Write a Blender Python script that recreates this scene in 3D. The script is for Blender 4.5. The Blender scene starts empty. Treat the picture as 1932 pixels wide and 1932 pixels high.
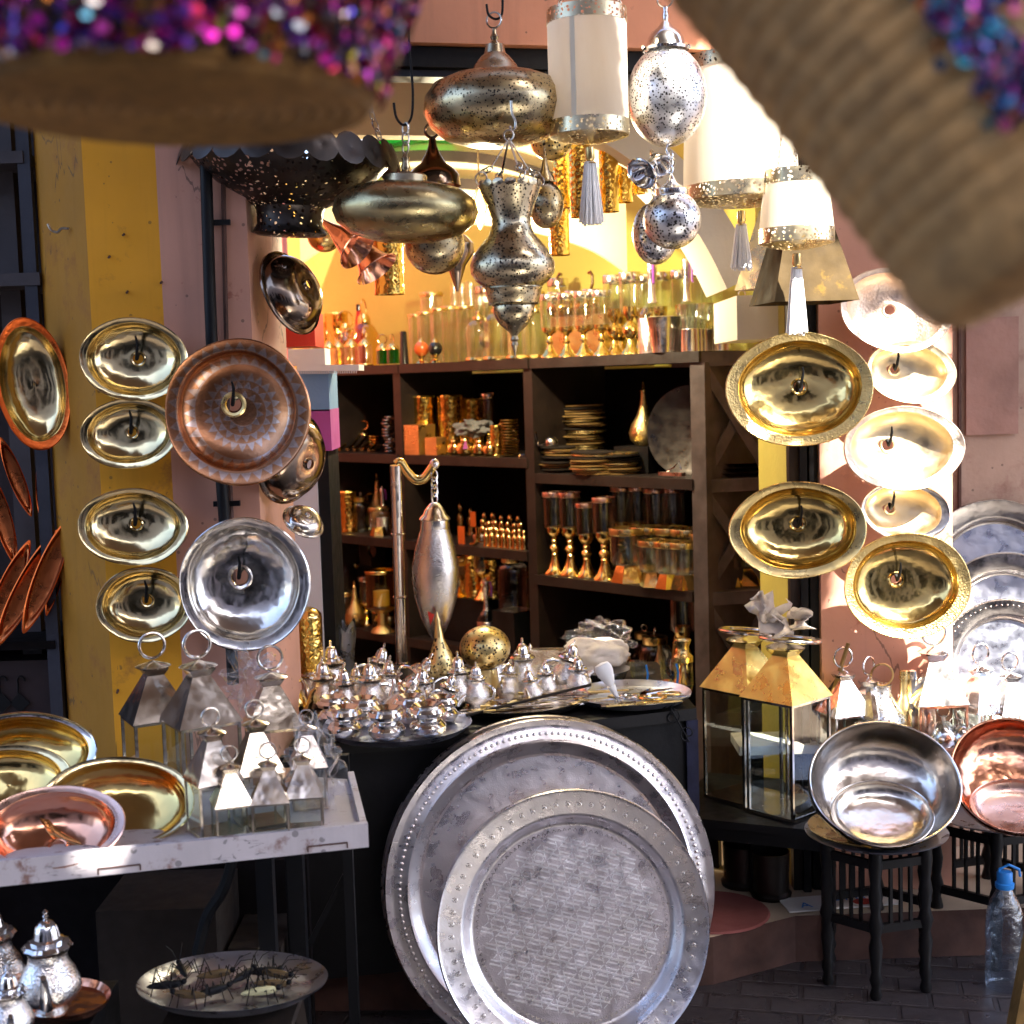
import bpy, math, random
from math import sin, cos, pi, radians, sqrt, atan2
from mathutils import Vector, Matrix, Euler
scn = bpy.context.scene
col = scn.collection
rnd = random.Random(7)
# ---------------- camera ----------------
F = 1932 * 50 / 36
PITCH, ROLL = radians(5.35), 0.030
EYE = Vector((0, 0, 1.6))
_r0 = Vector((1, 0, 0)); _u0 = Vector((0, sin(PITCH), cos(PITCH))); FW = Vector((0, cos(PITCH), -sin(PITCH)))
RT = _r0 * cos(ROLL) - _u0 * sin(ROLL); UP = _u0 * cos(ROLL) + _r0 * sin(ROLL)
cd = bpy.data.cameras.new('camera'); cam = bpy.data.objects.new('camera', cd); col.objects.link(cam)
cd.lens = 50; cd.sensor_width = 36; cd.clip_start = .05; cd.clip_end = 300
m = Matrix((RT, UP, -FW)).transposed().to_4x4(); m.translation = EYE
cam.matrix_world = m
cd.dof.use_dof = True; cd.dof.focus_distance = 3.4; cd.dof.aperture_fstop = 4.6
scn.camera = cam
# ---------------- light ----------------
SUN = Vector((.40, -.62, .80)).normalized()      # towards the sun
w = bpy.data.worlds.new('World'); scn.world = w; w.use_nodes = True
nt = w.node_tree
bg = nt.nodes['Background']; sky = nt.nodes.new('ShaderNodeTexSky'); sky.sky_type = 'NISHITA'; sky.sun_disc = False
sky.sun_elevation = math.asin(SUN.z); sky.sun_rotation = atan2(SUN.x, SUN.y)
sky.air_density = .55; sky.dust_density = 2.0; sky.ozone_density = .6
nt.links.new(sky.outputs[0], bg.inputs[0]); bg.inputs[1].default_value = .15
sl = bpy.data.lights.new('sun', 'SUN'); sl.energy = 5; sl.angle = radians(.5); sl.color = (1, .94, .85)
so = bpy.data.objects.new('sun', sl); col.objects.link(so); so.rotation_euler = SUN.to_track_quat('Z', 'Y').to_euler()
scn.view_settings.view_transform = 'Standard'; scn.view_settings.look = 'None'
scn.view_settings.exposure = 2.6; scn.view_settings.gamma = 1
scn.cycles.max_bounces = 10; scn.cycles.transparent_max_bounces = 24
scn.cycles.glossy_bounces = 5; scn.cycles.diffuse_bounces = 4
# ---------------- placing helpers (photo column/row -> world point at a stated depth or height) ----------------
def ray(u, v):
    return FW + RT * ((u - 966) / F) + UP * ((966 - v) / F)
def PY(u, v, Y):
    d = ray(u, v); return EYE + d * (Y / d.y)
def PZ(u, v, z):
    d = ray(u, v); return EYE + d * ((z - EYE.z) / d.z)
def AT(u, z, p, n):                     # column u, height z, on the vertical plane through p with normal n
    A = FW + RT * ((u - 966) / F); k = (p - EYE).dot(n)
    a, b, c, d = A.dot(n), UP.dot(n), A.z, UP.z
    det = a * d - b * c; zz = z - EYE.z
    t = (k * d - b * zz) / det; s = (a * zz - c * k) / det
    return EYE + A * t + UP * s
def SY(px, Y): return px / F * Y
# ---------------- mesh helpers ----------------
class G:
    def __init__(s): s.v = []; s.f = []
    def add(s, vs, fs, M=None):
        o = len(s.v)
        s.v += [tuple(M @ Vector(p)) if M else tuple(p) for p in vs]
        s.f += [tuple(i + o for i in f) for f in fs]; return s
    def lathe(s, prof, n=32, sx=1, sy=1, M=None, a0=0, a1=2 * pi, warp=None):
        full = abs(a1 - a0 - 2 * pi) < 1e-6; k = n if full else n + 1
        vs = []; fs = []
        for (r, z) in prof:
            for i in range(k):
                a = a0 + (a1 - a0) * i / n
                p = (r * cos(a) * sx, r * sin(a) * sy, z)
                if warp: p = warp(p, a)
                vs.append(p)
        for j in range(len(prof) - 1):
            for i in range(n):
                a = j * k + i; b = j * k + (i + 1) % k
                fs.append((a, b, b + k, a + k))
        if full:
            if prof[0][0] > 1e-4 and prof[0][0] < 9: pass
        return s.add(vs, fs, M)
    def disc(s, r, z, n=32, sx=1, sy=1, M=None):
        return s.add([(r * cos(2 * pi * i / n) * sx, r * sin(2 * pi * i / n) * sy, z) for i in range(n)], [tuple(range(n))], M)
    def box(s, x0, x1, y0, y1, z0, z1, M=None):
        return s.add([(x0, y0, z0), (x1, y0, z0), (x1, y1, z0), (x0, y1, z0), (x0, y0, z1), (x1, y0, z1), (x1, y1, z1), (x0, y1, z1)],
                     [(3, 2, 1, 0), (4, 5, 6, 7), (0, 1, 5, 4), (1, 2, 6, 5), (2, 3, 7, 6), (3, 0, 4, 7)], M)
    def tube(s, pts, r, n=8, M=None, cap=True, closed=False):
        pts = [Vector(p) for p in pts]; L = len(pts)
        rs = r if isinstance(r, (list, tuple)) else [r] * L
        vs = []; fs = []
        t0 = (pts[1] - pts[0]).normalized(); nrm = t0.orthogonal().normalized()
        for i, p in enumerate(pts):
            if closed: t = (pts[(i + 1) % L] - pts[i - 1]).normalized()
            else: t = (pts[min(i + 1, L - 1)] - pts[max(i - 1, 0)]).normalized()
            nrm = (nrm - t * nrm.dot(t)).normalized(); b = t.cross(nrm)
            for k in range(n):
                a = 2 * pi * k / n; vs.append(p + (nrm * cos(a) + b * sin(a)) * rs[i])
        for i in range(L if closed else L - 1):
            j = (i + 1) % L
            for k in range(n):
                fs.append((i * n + k, i * n + (k + 1) % n, j * n + (k + 1) % n, j * n + k))
        if cap and not closed: fs += [tuple(range(n))[::-1], tuple((L - 1) * n + k for k in range(n))]
        return s.add(vs, fs, M)
    def ring(s, R, r, c=(0, 0, 0), ax=(0, 1, 0), n=24, k=6, M=None, sx=1):
        q = Vector(ax).to_track_quat('Z', 'Y'); c = Vector(c)
        return s.tube([c + q @ Vector((R * cos(2 * pi * i / n) * sx, R * sin(2 * pi * i / n), 0)) for i in range(n)], r, k, M, closed=True)
    def prism(s, poly, z0, z1, M=None):
        n = len(poly)
        return s.add([(x, y, z0) for x, y in poly] + [(x, y, z1) for x, y in poly],
                     [tuple(range(n))[::-1], tuple(range(n, 2 * n))] + [(i, (i + 1) % n, n + (i + 1) % n, n + i) for i in range(n)], M)
    def bar(s, a, b, wx, wz=None, M=None):      # square bar a->b
        a = Vector(a); b = Vector(b); wz = wz or wx; d = (b - a); L = d.length
        q = d.to_track_quat('Z', 'Y').to_matrix().to_4x4(); q.translation = a
        return s.box(-wx / 2, wx / 2, -wz / 2, wz / 2, 0, L, (M @ q) if M else q)
    def ball(s, c, r, n=16, sz=1, M=None):
        T = Matrix.Translation(Vector(c)); k = n // 2
        return s.lathe([(max(r * sin(pi * i / k), 1e-5), -r * sz * cos(pi * i / k)) for i in range(k + 1)], n, M=(M @ T) if M else T)
    def obj(s, name, mat, parent=None, smooth=True, ang=38):
        me = bpy.data.meshes.new(name); me.from_pydata(s.v, [], s.f); me.update()
        if smooth:
            me.polygons.foreach_set('use_smooth', [True] * len(me.polygons)); me.set_sharp_from_angle(angle=radians(ang))
        for mm in (mat if isinstance(mat, (list, tuple)) else [mat]): me.materials.append(mm)
        o = bpy.data.objects.new(name, me); col.objects.link(o)
        if parent: o.parent = parent
        return o
def tag(o, label=None, cat=None, group=None, kind=None):
    if label: o['label'] = label
    if cat: o['category'] = cat
    if group: o['group'] = group
    if kind: o['kind'] = kind
    return o
def thing(name, label, cat, loc=(0, 0, 0), rot=None, group=None, s=1):
    o = bpy.data.objects.new(name, None); col.objects.link(o); o.empty_display_size = .05
    o.location = loc
    if rot is not None: o.rotation_euler = rot.to_euler() if isinstance(rot, Matrix) else (rot if hasattr(rot, '__len__') else (0, 0, rot))
    o.scale = (s, s, s)
    return tag(o, label, cat, group)
def single(g, name, mat, label, cat, group=None, loc=None, rot=None, smooth=True, ang=38):
    o = g.obj(name, mat, None, smooth, ang)
    if loc is not None: o.location = loc
    if rot is not None: o.rotation_euler = rot.to_euler() if isinstance(rot, Matrix) else rot
    return tag(o, label, cat, group)
def copy_tree(o, parent=None):
    c = o.copy(); col.objects.link(c)
    if parent: c.parent = parent
    for ch in list(o.children): copy_tree(ch, c)
    return c
class Proto:
    def __init__(s, fn): s.fn = fn; s.o = None
    def put(s, label, loc, rz=0, sc=1, group=None, tilt=(0, 0)):
        if s.o is None: s.o = s.fn(); o = s.o
        else:
            o = copy_tree(s.o)
            for k in ('group',):
                if k in o: del o[k]
        o.location = loc; o.rotation_euler = (tilt[0], tilt[1], rz)
        o.scale = (sc, sc, sc) if not isinstance(sc, tuple) else sc
        o['label'] = label
        if group: o['group'] = group
        return o
def prod(name, cat, parts):             # a turned thing: [(part, material, profile or G, sub-parts)]
    r = thing(name, '', cat)
    for p in parts:
        g = p[2] if isinstance(p[2], G) else G().lathe(p[2], p[3] if len(p) > 3 else 28)
        g.obj(p[0], p[1], r)
    return r
def face(n, roll=0):                    # local Z looks along n, local Y is up
    n = Vector(n).normalized(); x = Vector((0, 0, 1)).cross(n).normalized(); y = n.cross(x)
    return Matrix((x, y, n)).transposed() @ Matrix.Rotation(roll, 3, 'Z')
ORD = ['leftmost', 'second', 'third', 'fourth', 'fifth', 'sixth', 'seventh', 'eighth', 'ninth', 'tenth', 'eleventh', 'twelfth']
# ---------------- materials ----------------
class N:
    def __init__(s, name):
        s.m = bpy.data.materials.new(name); s.m.use_nodes = True; s.t = s.m.node_tree
        s.b = s.t.nodes['Principled BSDF']; s.out = s.t.nodes['Material Output']
    def new(s, t, **k):
        n = s.t.nodes.new('ShaderNode' + t)
        for a, b in k.items(): setattr(n, a, b)
        return n
    def put(s, sock, v):
        if v is None: return
        if hasattr(v, 'is_output') or isinstance(v, bpy.types.NodeSocket): s.t.links.new(v, sock)
        elif isinstance(v, (tuple, list)) and len(v) == 3 and sock.type == 'RGBA': sock.default_value = (*v, 1)
        else: sock.default_value = v
    def math(s, op, a, b=None, c=None):
        n = s.new('Math', operation=op); s.put(n.inputs[0], a); s.put(n.inputs[1], b)
        if c is not None: s.put(n.inputs[2], c)
        return n.outputs[0]
    def co(s, kind='Object', scale=None, rot=None):
        c = s.new('TexCoord').outputs[kind]
        if scale or rot:
            mp = s.new('Mapping'); s.put(mp.inputs['Vector'], c)
            if scale: mp.inputs['Scale'].default_value = scale if isinstance(scale, tuple) else (scale,) * 3
            if rot: mp.inputs['Rotation'].default_value = rot
            c = mp.outputs[0]
        return c
    def noise(s, scale=5, detail=4, vec=None, rough=.55):
        n = s.new('TexNoise'); n.inputs['Scale'].default_value = scale; n.inputs['Detail'].default_value = detail
        n.inputs['Roughness'].default_value = rough
        s.put(n.inputs['Vector'], vec if vec is not None else s.co()); return n.outputs['Fac']
    def vor(s, scale=5, vec=None, feat='F1', out='Distance'):
        n = s.new('TexVoronoi', feature=feat); n.inputs['Scale'].default_value = scale
        s.put(n.inputs['Vector'], vec if vec is not None else s.co()); return n.outputs[out]
    def ramp(s, f, stops):
        n = s.new('ValToRGB'); e = n.color_ramp.elements
        while len(e) < len(stops): e.new(.5)
        for i, (p, c) in enumerate(stops): e[i].position = p; e[i].color = (*c, 1) if len(c) == 3 else c
        s.put(n.inputs[0], f); return n.outputs[0]
    def mix(s, f, a, b):
        n = s.new('Mix', data_type='RGBA'); s.put(n.inputs[0], f); s.put(n.inputs[6], a); s.put(n.inputs[7], b); return n.outputs[2]
    def mr(s, f, a, b, c, d):
        n = s.new('MapRange'); s.put(n.inputs[0], f)
        for i, x in enumerate((a, b, c, d)): s.put(n.inputs[1 + i], x)
        return n.outputs[0]
    def bump(s, h, st=.3, dist=.01, prev=None):
        n = s.new('Bump'); n.inputs['Strength'].default_value = st; n.inputs['Distance'].default_value = dist
        s.put(n.inputs['Height'], h)
        if prev is not None: s.put(n.inputs['Normal'], prev)
        return n.outputs[0]
    def set(s, color=None, rough=None, metal=None, normal=None, **k):
        if color is not None: s.put(s.b.inputs['Base Color'], color)
        if rough is not None: s.put(s.b.inputs['Roughness'], rough)
        if metal is not None: s.put(s.b.inputs['Metallic'], metal)
        if normal is not None: s.put(s.b.inputs['Normal'], normal)
        for a, b in k.items(): s.put(s.b.inputs[a.replace('_', ' ')], b)
        return s.m
    def holes(s, mask):                 # mask 1 = a real opening
        t = s.new('BsdfTransparent'); mx = s.new('MixShader')
        s.put(mx.inputs[0], mask); s.put(mx.inputs[1], s.b.outputs[0]); s.put(mx.inputs[2], t.outputs[0])
        s.put(s.out.inputs[0], mx.outputs[0]); return s.m
def dull(name, c, rough=.8, var=.25, nscale=8, bump=.3, bscale=60, dist=.003, stains=None, spec=.3, cracks=0):
    n = N(name); f = n.noise(nscale, 6)
    dk = tuple(x * (1 - var) for x in c); lt = tuple(min(1, x * (1 + var * .6)) for x in c)
    cc = n.ramp(f, [(.3, dk), (.7, lt)])
    if stains:
        sc, colr, lo, hi = stains
        cc = n.mix(n.mr(n.noise(sc, 8, rough=.7), lo, hi, 0, 1), cc, colr)
    hb = n.bump(n.noise(bscale, 5), bump, dist)
    if cracks:
        ds = n.new('VectorMath', operation='ADD'); nz = n.new('TexNoise'); nz.inputs['Scale'].default_value = 6; nz.inputs['Detail'].default_value = 5
        s2 = n.new('VectorMath', operation='SCALE'); s2.inputs['Scale'].default_value = .16; n.put(s2.inputs[0], nz.outputs['Color']); n.put(ds.inputs[0], n.co()); n.put(ds.inputs[1], s2.outputs[0])
        cr = n.math('MULTIPLY', n.math('LESS_THAN', n.vor(2.6, ds.outputs[0], 'DISTANCE_TO_EDGE'), .007), n.math('GREATER_THAN', n.noise(3.1), .52))
        sp_ = n.math('LESS_THAN', n.vor(34), .13 * cracks); sp_ = n.math('MULTIPLY', sp_, n.math('GREATER_THAN', n.noise(12), .53))
        mk = n.math('MAXIMUM', cr, sp_); cc = n.mix(n.math('MULTIPLY', mk, .75), cc, tuple(x * .28 + .02 for x in c))
        st = n.mr(n.noise(3, 6, n.co(scale=(9, 9, .6))), .55, .8, 0, .35); cc = n.mix(st, cc, tuple(x * .5 for x in c))
        hb = n.bump(n.math('MULTIPLY', mk, -1), .6, .003, hb)
    return n.set(cc, n.mr(n.noise(nscale * 3), .3, .7, rough * .85, min(1, rough * 1.1)), 0, hb, Specular_IOR_Level=spec)
def metal(name, c, rough=.18, tarnish=.35, hammer=0, hscale=60, engrave=0, pierce=0, pscale=110, tcol=None, pr=.3, ts=9, dent=.25):
    n = N(name); va = n.new('VectorMath', operation='ADD'); n.put(va.inputs[0], n.co()); oi = n.new('ObjectInfo')
    sc_ = n.new('VectorMath', operation='SCALE'); n.put(sc_.inputs[0], oi.outputs['Location']); sc_.inputs['Scale'].default_value = 7; n.put(va.inputs[1], sc_.outputs[0]); V = va.outputs[0]
    f = n.noise(ts, 6, V)
    tc = tcol or tuple(x * .35 for x in c)
    cc = n.mix(n.mr(f, .45, .8, 0, tarnish), c, tc)
    rr = n.mr(n.noise(25, 5, V), .3, .75, rough * .7, rough * 1.7)
    nm = n.bump(n.noise(11, 3, V), dent, .012)
    if hammer: nm = n.bump(n.vor(hscale, V, feat='SMOOTH_F1'), hammer, .004, nm)
    if engrave: nm = n.bump(n.vor(hscale * 2.2, V), engrave, .002, n.bump(n.noise(hscale * 3, 3, V), engrave * .6, .002, nm))
    mt = n.set(cc, rr, 1, nm)
    if pierce:
        d = n.vor(pscale); e = n.vor(pscale * .22)
        hole = n.math('MULTIPLY', n.math('LESS_THAN', d, pr), n.math('GREATER_THAN', n.math('SINE', n.math('MULTIPLY', e, 16)), -.75))
        n.holes(hole)
    return n.m
M = {}
M['brass'] = metal('polished_brass', (.83, .60, .22), .13, .3, hammer=.12, hscale=45)
M['brass_yellow'] = metal('yellow_brass', (.80, .60, .08), .2, .3, tcol=(.45, .28, .04))
M['brass_satin'] = metal('satin_brass', (.80, .60, .26), .26, .35)
M['brass_ham'] = metal('hammered_brass', (.86, .58, .14), .16, .25, hammer=.8, hscale=95)
M['brass_eng'] = metal('engraved_brass', (.76, .57, .24), .3, .5, engrave=.6, hscale=90)
M['gold'] = metal('pale_gold_sink', (.80, .65, .35), .14, .45, hammer=.25, hscale=35, tcol=(.30, .20, .07))
M['antique'] = metal('antique_brass', (.56, .46, .28), .27, .55, pierce=1, pscale=150, pr=.32, hammer=.1)
M['antique_plain'] = metal('antique_brass_plain', (.50, .41, .27), .25, .5)
M['antique_fine'] = metal('antique_brass_fine', (.46, .38, .20), .25, .6, engrave=.12, hscale=150)
M['antique_dense'] = metal('antique_brass_dense', (.62, .52, .34), .25, .5, pierce=1, pscale=165, pr=.37)
M['gold_pierced'] = metal('pierced_gold', (.74, .58, .26), .3, .3, pierce=1, pscale=110, pr=.36)
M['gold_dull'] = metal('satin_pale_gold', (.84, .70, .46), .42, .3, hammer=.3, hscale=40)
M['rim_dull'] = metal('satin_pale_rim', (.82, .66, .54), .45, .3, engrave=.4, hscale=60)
M['roof_metal'] = metal('pale_roof_metal', (.82, .66, .20), .28, .15, tcol=(.60, .44, .10))
M['spindle'] = metal('etched_silver', (.68, .63, .58), .2, .6, engrave=.3, hscale=120, tcol=(.34, .28, .22))
M['lattice'] = metal('bright_chasing', (.98, .97, .99), .32, 0)
M['brace'] = dull('worn_grey_brown_wood', (.10, .075, .07), .5, .4, 12, .5, 40)
M['silver'] = metal('polished_silver', (.84, .82, .80), .13, .4, hammer=.1, hscale=60, tcol=(.42, .36, .30))
M['silver_eng'] = metal('engraved_silver', (.80, .77, .74), .17, .55, engrave=.42, hscale=110, tcol=(.36, .32, .28))
M['silver_ham'] = metal('hammered_silver', (.82, .78, .72), .16, .5, hammer=.4, hscale=38, tcol=(.42, .32, .22))
M['silver_pierced'] = metal('pierced_silver', (.80, .78, .77), .3, .4, pierce=1, pscale=175, pr=.36)
M['silver_holes'] = metal('pierced_silver_balls', (.82, .80, .78), .28, .35, pierce=1, pscale=150, pr=.40)
M['nickel'] = metal('nickel', (.74, .69, .63), .17, .4, tcol=(.4, .3, .2))
M['lantern_metal'] = metal('lantern_steel', (.66, .60, .53), .17, .5, tcol=(.42, .30, .16), dent=.3)
M['copper'] = metal('copper', (.86, .42, .27), .15, .3, hammer=.35, hscale=40)
M['copper_rim'] = metal('copper_pale_rim', (.84, .55, .45), .25, .2)
M['copper_red'] = metal('copper_red', (.88, .17, .035), .33, .25, engrave=.3, hscale=60)
M['bronze'] = metal('dark_bronze', (.30, .22, .16), .14, .5)
M['pan_dark'] = metal('chased_pan', (.62, .57, .60), .32, .05, engrave=.2, hscale=150, tcol=(.42, .30, .18), ts=4)
M['tray_silver'] = metal('aged_tray_silver', (.78, .74, .74), .27, .07, engrave=.12, hscale=120, tcol=(.50, .34, .18), ts=4)
M['tray_plain'] = metal('aged_tray_plain', (.77, .72, .71), .26, .09, tcol=(.50, .34, .18), ts=4)
M['dark_metal'] = metal('blackened_pierced_iron', (.06, .05, .045), .38, .2, pierce=1, pscale=85, pr=.36)
M['dark_plain'] = metal('blackened_iron', (.07, .06, .055), .35, .2)
M['chain'] = metal('chain_metal', (.55, .50, .43), .28, .4)
M['aluminium'] = metal('dull_aluminium', (.50, .52, .60), .3, .3)
M['band'] = metal('pierced_band', (.66, .56, .36), .28, .4, pierce=1, pscale=110, pr=.36)
M['wood'] = dull('dark_shelf_wood', (.022, .013, .010), .5, .4, 10, .4, 40, spec=.35)
M['blackwood'] = dull('black_wood', (.008, .007, .007), .5, .3, 10, spec=.25)
M['iron'] = dull('black_iron', (.005, .005, .006), .55, .2, spec=.2)
M['steel_paint'] = dull('blue_grey_steel', (.035, .037, .05), .45, .25, 6)
M['white_board'] = dull('white_painted_board', (.50, .46, .48), .6, .15, 5, .5, 30, stains=(16, (.22, .13, .11), .56, .66), cracks=1.6)
M['white'] = dull('white_paint', (.78, .77, .76), .6, .05)
M['panel'] = dull('pale_panel', (.62, .60, .62), .6, .05)

M['tassel'] = dull('white_tassel', (.90, .88, .86), .9, .06, 40)
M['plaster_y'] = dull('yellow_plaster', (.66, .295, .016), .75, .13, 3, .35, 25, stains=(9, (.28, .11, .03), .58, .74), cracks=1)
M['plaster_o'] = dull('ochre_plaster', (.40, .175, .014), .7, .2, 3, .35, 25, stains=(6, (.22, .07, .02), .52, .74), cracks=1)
M['plaster_p'] = dull('pink_plaster', (.53, .27, .19), .75, .12, 3, .4, 25, stains=(14, (.34, .12, .08), .62, .70), cracks=1)
M['lintel'] = dull('salmon_lintel', (.70, .30, .17), .75, .12, 4, .3, 30, stains=(14, (.35, .13, .08), .66, .72), cracks=.8)
M['wall_brown'] = dull('brown_wall', (.42, .29, .22), .8, .22, 3, .6, 18, .006, stains=(7, (.22, .10, .08), .5, .7), cracks=1)
M['wall_panel'] = dull('brown_wall_panel', (.33, .19, .15), .8, .25, 6, .7, 22, .006)
M['room'] = dull('interior_yellow', (.62, .53, .11), .7, .12, 3)
M['room_red'] = dull('interior_red', (.42, .10, .05), .7, .12, 3)
M['soffit'] = dull('beige_soffit', (.70, .60, .38), .7, .12, 3)
M['cream'] = dull('cream_arch', (.74, .68, .58), .7, .08, 4)
M['green'] = metal('green_enamel', (.02, .38, .06), .25, .2, engrave=.5, hscale=60)
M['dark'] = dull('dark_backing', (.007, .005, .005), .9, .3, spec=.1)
M['floor'] = dull('shop_floor_plaster', (.48, .38, .28), .8, .2, 4)
M['brickface'] = dull('step_face', (.085, .042, .032), .8, .35, 12, .6, 20)
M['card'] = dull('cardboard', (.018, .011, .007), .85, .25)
M['blue_box'] = dull('blue_box', (.17, .30, .50), .7, .1)
M['mag_box'] = dull('magenta_box', (.42, .08, .30), .7, .1)
M['red'] = dull('red_paint', (.50, .03, .02), .4, .1)
M['orange'] = dull('orange_gloss', (.60, .11, .02), .2, .1, bump=0, spec=.6)
M['black_gloss'] = dull('black_gloss', (.01, .01, .01), .15, .1, bump=0, spec=.6)
M['paper'] = dull('crumpled_paper', (.62, .56, .50), .8, .15, 12, .6, 40)
M['cloth_grey'] = dull('grey_cloth', (.20, .19, .18), .9, .2)
M['wax'] = dull('candle_wax', (.80, .74, .62), .5, .03)
M['leather'] = dull('stacked_leather', (.24, .14, .045), .5, .5, 14, .6, 60)
M['grey_wood'] = dull('grey_violet_wood', (.065, .055, .058), .6, .3, 6)
M['violet_wall'] = dull('violet_wall', (.022, .012, .013), .7, .3, 4)
M['blue_plastic'] = dull('blue_plastic', (.03, .22, .62), .35, .05, bump=0)
M['straw_cone'] = dull('mat_red', (.28, .09, .08), .85, .2)
M['lime'] = dull('ivory_body', (.60, .56, .30), .5, .15)
M['insect'] = dull('insect_brown', (.16, .10, .04), .5, .4)
M['concrete'] = dull('far_wall', (.46, .40, .40), .8, .15)
M['sun_mask'] = dull('sun_mask_sheet', (.30, .24, .20), .9, .2)
M['label'] = dull('label_white', (.7, .68, .66), .6, .05)
M['purple'] = dull('purple_ribbon', (.35, .08, .5), .5, .1)
def cloth():
    n = N('cream_parchment'); f = n.noise(7, 5, n.co(scale=(1, 1, .25))); c = n.mix(n.mr(f, .35, .7, 0, 1), (.86, .80, .70), (.74, .64, .50))
    n.set(c, .8, 0, n.bump(n.noise(220, 3), .25, .001)); t = n.new('BsdfTranslucent'); n.put(t.inputs[0], c); mx = n.new('MixShader'); mx.inputs[0].default_value = .5
    n.put(mx.inputs[1], n.b.outputs[0]); n.put(mx.inputs[2], t.outputs[0]); n.put(n.out.inputs[0], mx.outputs[0]); return n.m
M['fabric'] = cloth()
def glassy(name, tint=(.93, .95, .93), rough=.03, base=.05, bmp=0):
    n = N(name)
    t = n.new('BsdfTransparent'); t.inputs[0].default_value = (*tint, 1)
    g = n.new('BsdfGlossy'); g.inputs['Roughness'].default_value = rough; g.inputs[0].default_value = (1, 1, 1, 1)
    if bmp: n.put(g.inputs['Normal'], n.bump(n.noise(30, 4), bmp, .02))
    lw = n.new('LayerWeight'); lw.inputs[0].default_value = .35
    fc = n.math('ADD', n.math('MULTIPLY', n.math('POWER', lw.outputs['Facing'], 2.2), .75), base)
    mx = n.new('MixShader'); n.put(mx.inputs[0], fc); n.put(mx.inputs[1], t.outputs[0]); n.put(mx.inputs[2], g.outputs[0])
    n.put(n.out.inputs[0], mx.outputs[0]); return n.m
M['glass'] = glassy('clear_glass')
M['pane'] = glassy('lantern_pane', (.86, .90, .88), .02, .025)
M['glass_y'] = glassy('amber_glass', (.85, .74, .36))
M['glass_g'] = glassy('green_glass', (.05, .45, .16))
M['film'] = glassy('plastic_film', (.96, .96, .98), .06, .03, 1)
M['pet'] = glassy('bottle_plastic', (.70, .80, .92), .06, .12, .5)
def emis(name, c, s):
    n = N(name); n.set((0, 0, 0)); n.b.inputs['Emission Color'].default_value = (*c, 1); n.b.inputs['Emission Strength'].default_value = s; return n.m
M['glow'] = emis('lit_glass', (1, .55, .12), 5)
# ================= SETTING =================
g = G().add([(-40, -40, 0), (40, -40, 0), (40, 40, 0), (-40, 40, 0)], [(0, 1, 2, 3)])
n = N('cobbles')
br = n.new('TexBrick'); n.put(br.inputs['Vector'], n.co(rot=(0, 0, .22))); br.inputs['Scale'].default_value = 1
br.inputs['Brick Width'].default_value = .16; br.inputs['Row Height'].default_value = .085; br.inputs['Mortar Size'].default_value = .008
br.inputs['Mortar Smooth'].default_value = .4
br.inputs[1].default_value = (.050, .044, .048, 1); br.inputs[2].default_value = (.028, .024, .026, 1); br.inputs[3].default_value = (.02, .015, .015, 1)
M['cobble'] = n.set(n.mix(n.noise(9, 5), br.outputs[0], (.06, .05, .052)), n.mr(n.noise(14), .3, .7, .2, .55), 0,
                    n.bump(n.math('SUBTRACT', n.math('MULTIPLY', n.noise(20, 4), .3), br.outputs['Fac']), .8, .012))
tag(g.obj('street_paving', M['cobble']), kind='structure')
# raised shop floor with a worn step face
pf = [PZ(1345, 1768, .13), PZ(1500, 1728, .13), PZ(1950, 1712, .13)]
poly = [(-3.2, 3.62)] + [(-.2, 3.5)] + [(p.x, p.y) for p in pf] + [(4, pf[2].y), (4, 8.5), (-3.2, 8.5)]
o = G().prism(poly, .001, .13).obj('shop_floor', [M['floor'], M['brickface']], smooth=False)
for p in o.data.polygons:
    if abs(p.normal.z) < .5: p.material_index = 1
tag(o, kind='structure')

# ---- left pillar ----
def smooth_pts(pts, k=6):
    out = []
    for i in range(len(pts) - 1):
        p0 = pts[max(i - 1, 0)]; p1 = pts[i]; p2 = pts[i + 1]; p3 = pts[min(i + 2, len(pts) - 1)]
        for j in range(k):
            t = j / k
            out.append(tuple(.5 * (2 * b + (c - a) * t + (2 * a - 5 * b + 4 * c - d) * t * t + (3 * b - a - 3 * c + d) * t ** 3) for a, b, c, d in zip(p0, p1, p2, p3)))
    return out + [pts[-1]]

def PX(u, Y, z=1.6):                     # x of column u at depth Y and eye height
    return AT(u, z, Vector((0, Y, 0)), Vector((0, 1, 0))).x
PLY = 3.25
xa, xb, xc, xd = PX(92, 3.46), PX(180, PLY), PX(316, PLY), PX(480, PLY)
t = thing('corner_pillar', 'plastered wall pillar painted ochre, bright yellow and pink, hung with oval brass basins', 'pillar', (xb, PLY, .0))
T = Matrix.Translation((-xb, -PLY, 0))
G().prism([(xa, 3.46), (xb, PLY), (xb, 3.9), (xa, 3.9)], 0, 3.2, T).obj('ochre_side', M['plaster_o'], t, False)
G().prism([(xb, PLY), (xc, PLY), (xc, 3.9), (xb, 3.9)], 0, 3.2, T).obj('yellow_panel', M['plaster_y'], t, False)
G().prism([(xc, PLY), (xd, PLY), (xd + .02, 3.62), (xc, 3.9)], 0, 3.2, T).obj('pink_panel', M['plaster_p'], t, False)
def pt(u, v, Y): return PY(u, v, Y)
g = G()
for (u, v) in ((207, 483), (340 * .52 + 200 - 96, 762), (280, 618), (470, 825), (372, 848), (349, 760), (436, 617)):
    pass
g = G().tube([pt(388, 300, 3.22), pt(396, 560, 3.22), pt(402, 700, 3.215), pt(424, 985, 3.215), pt(440, 1290, 3.22)], .0135, 10)
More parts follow.
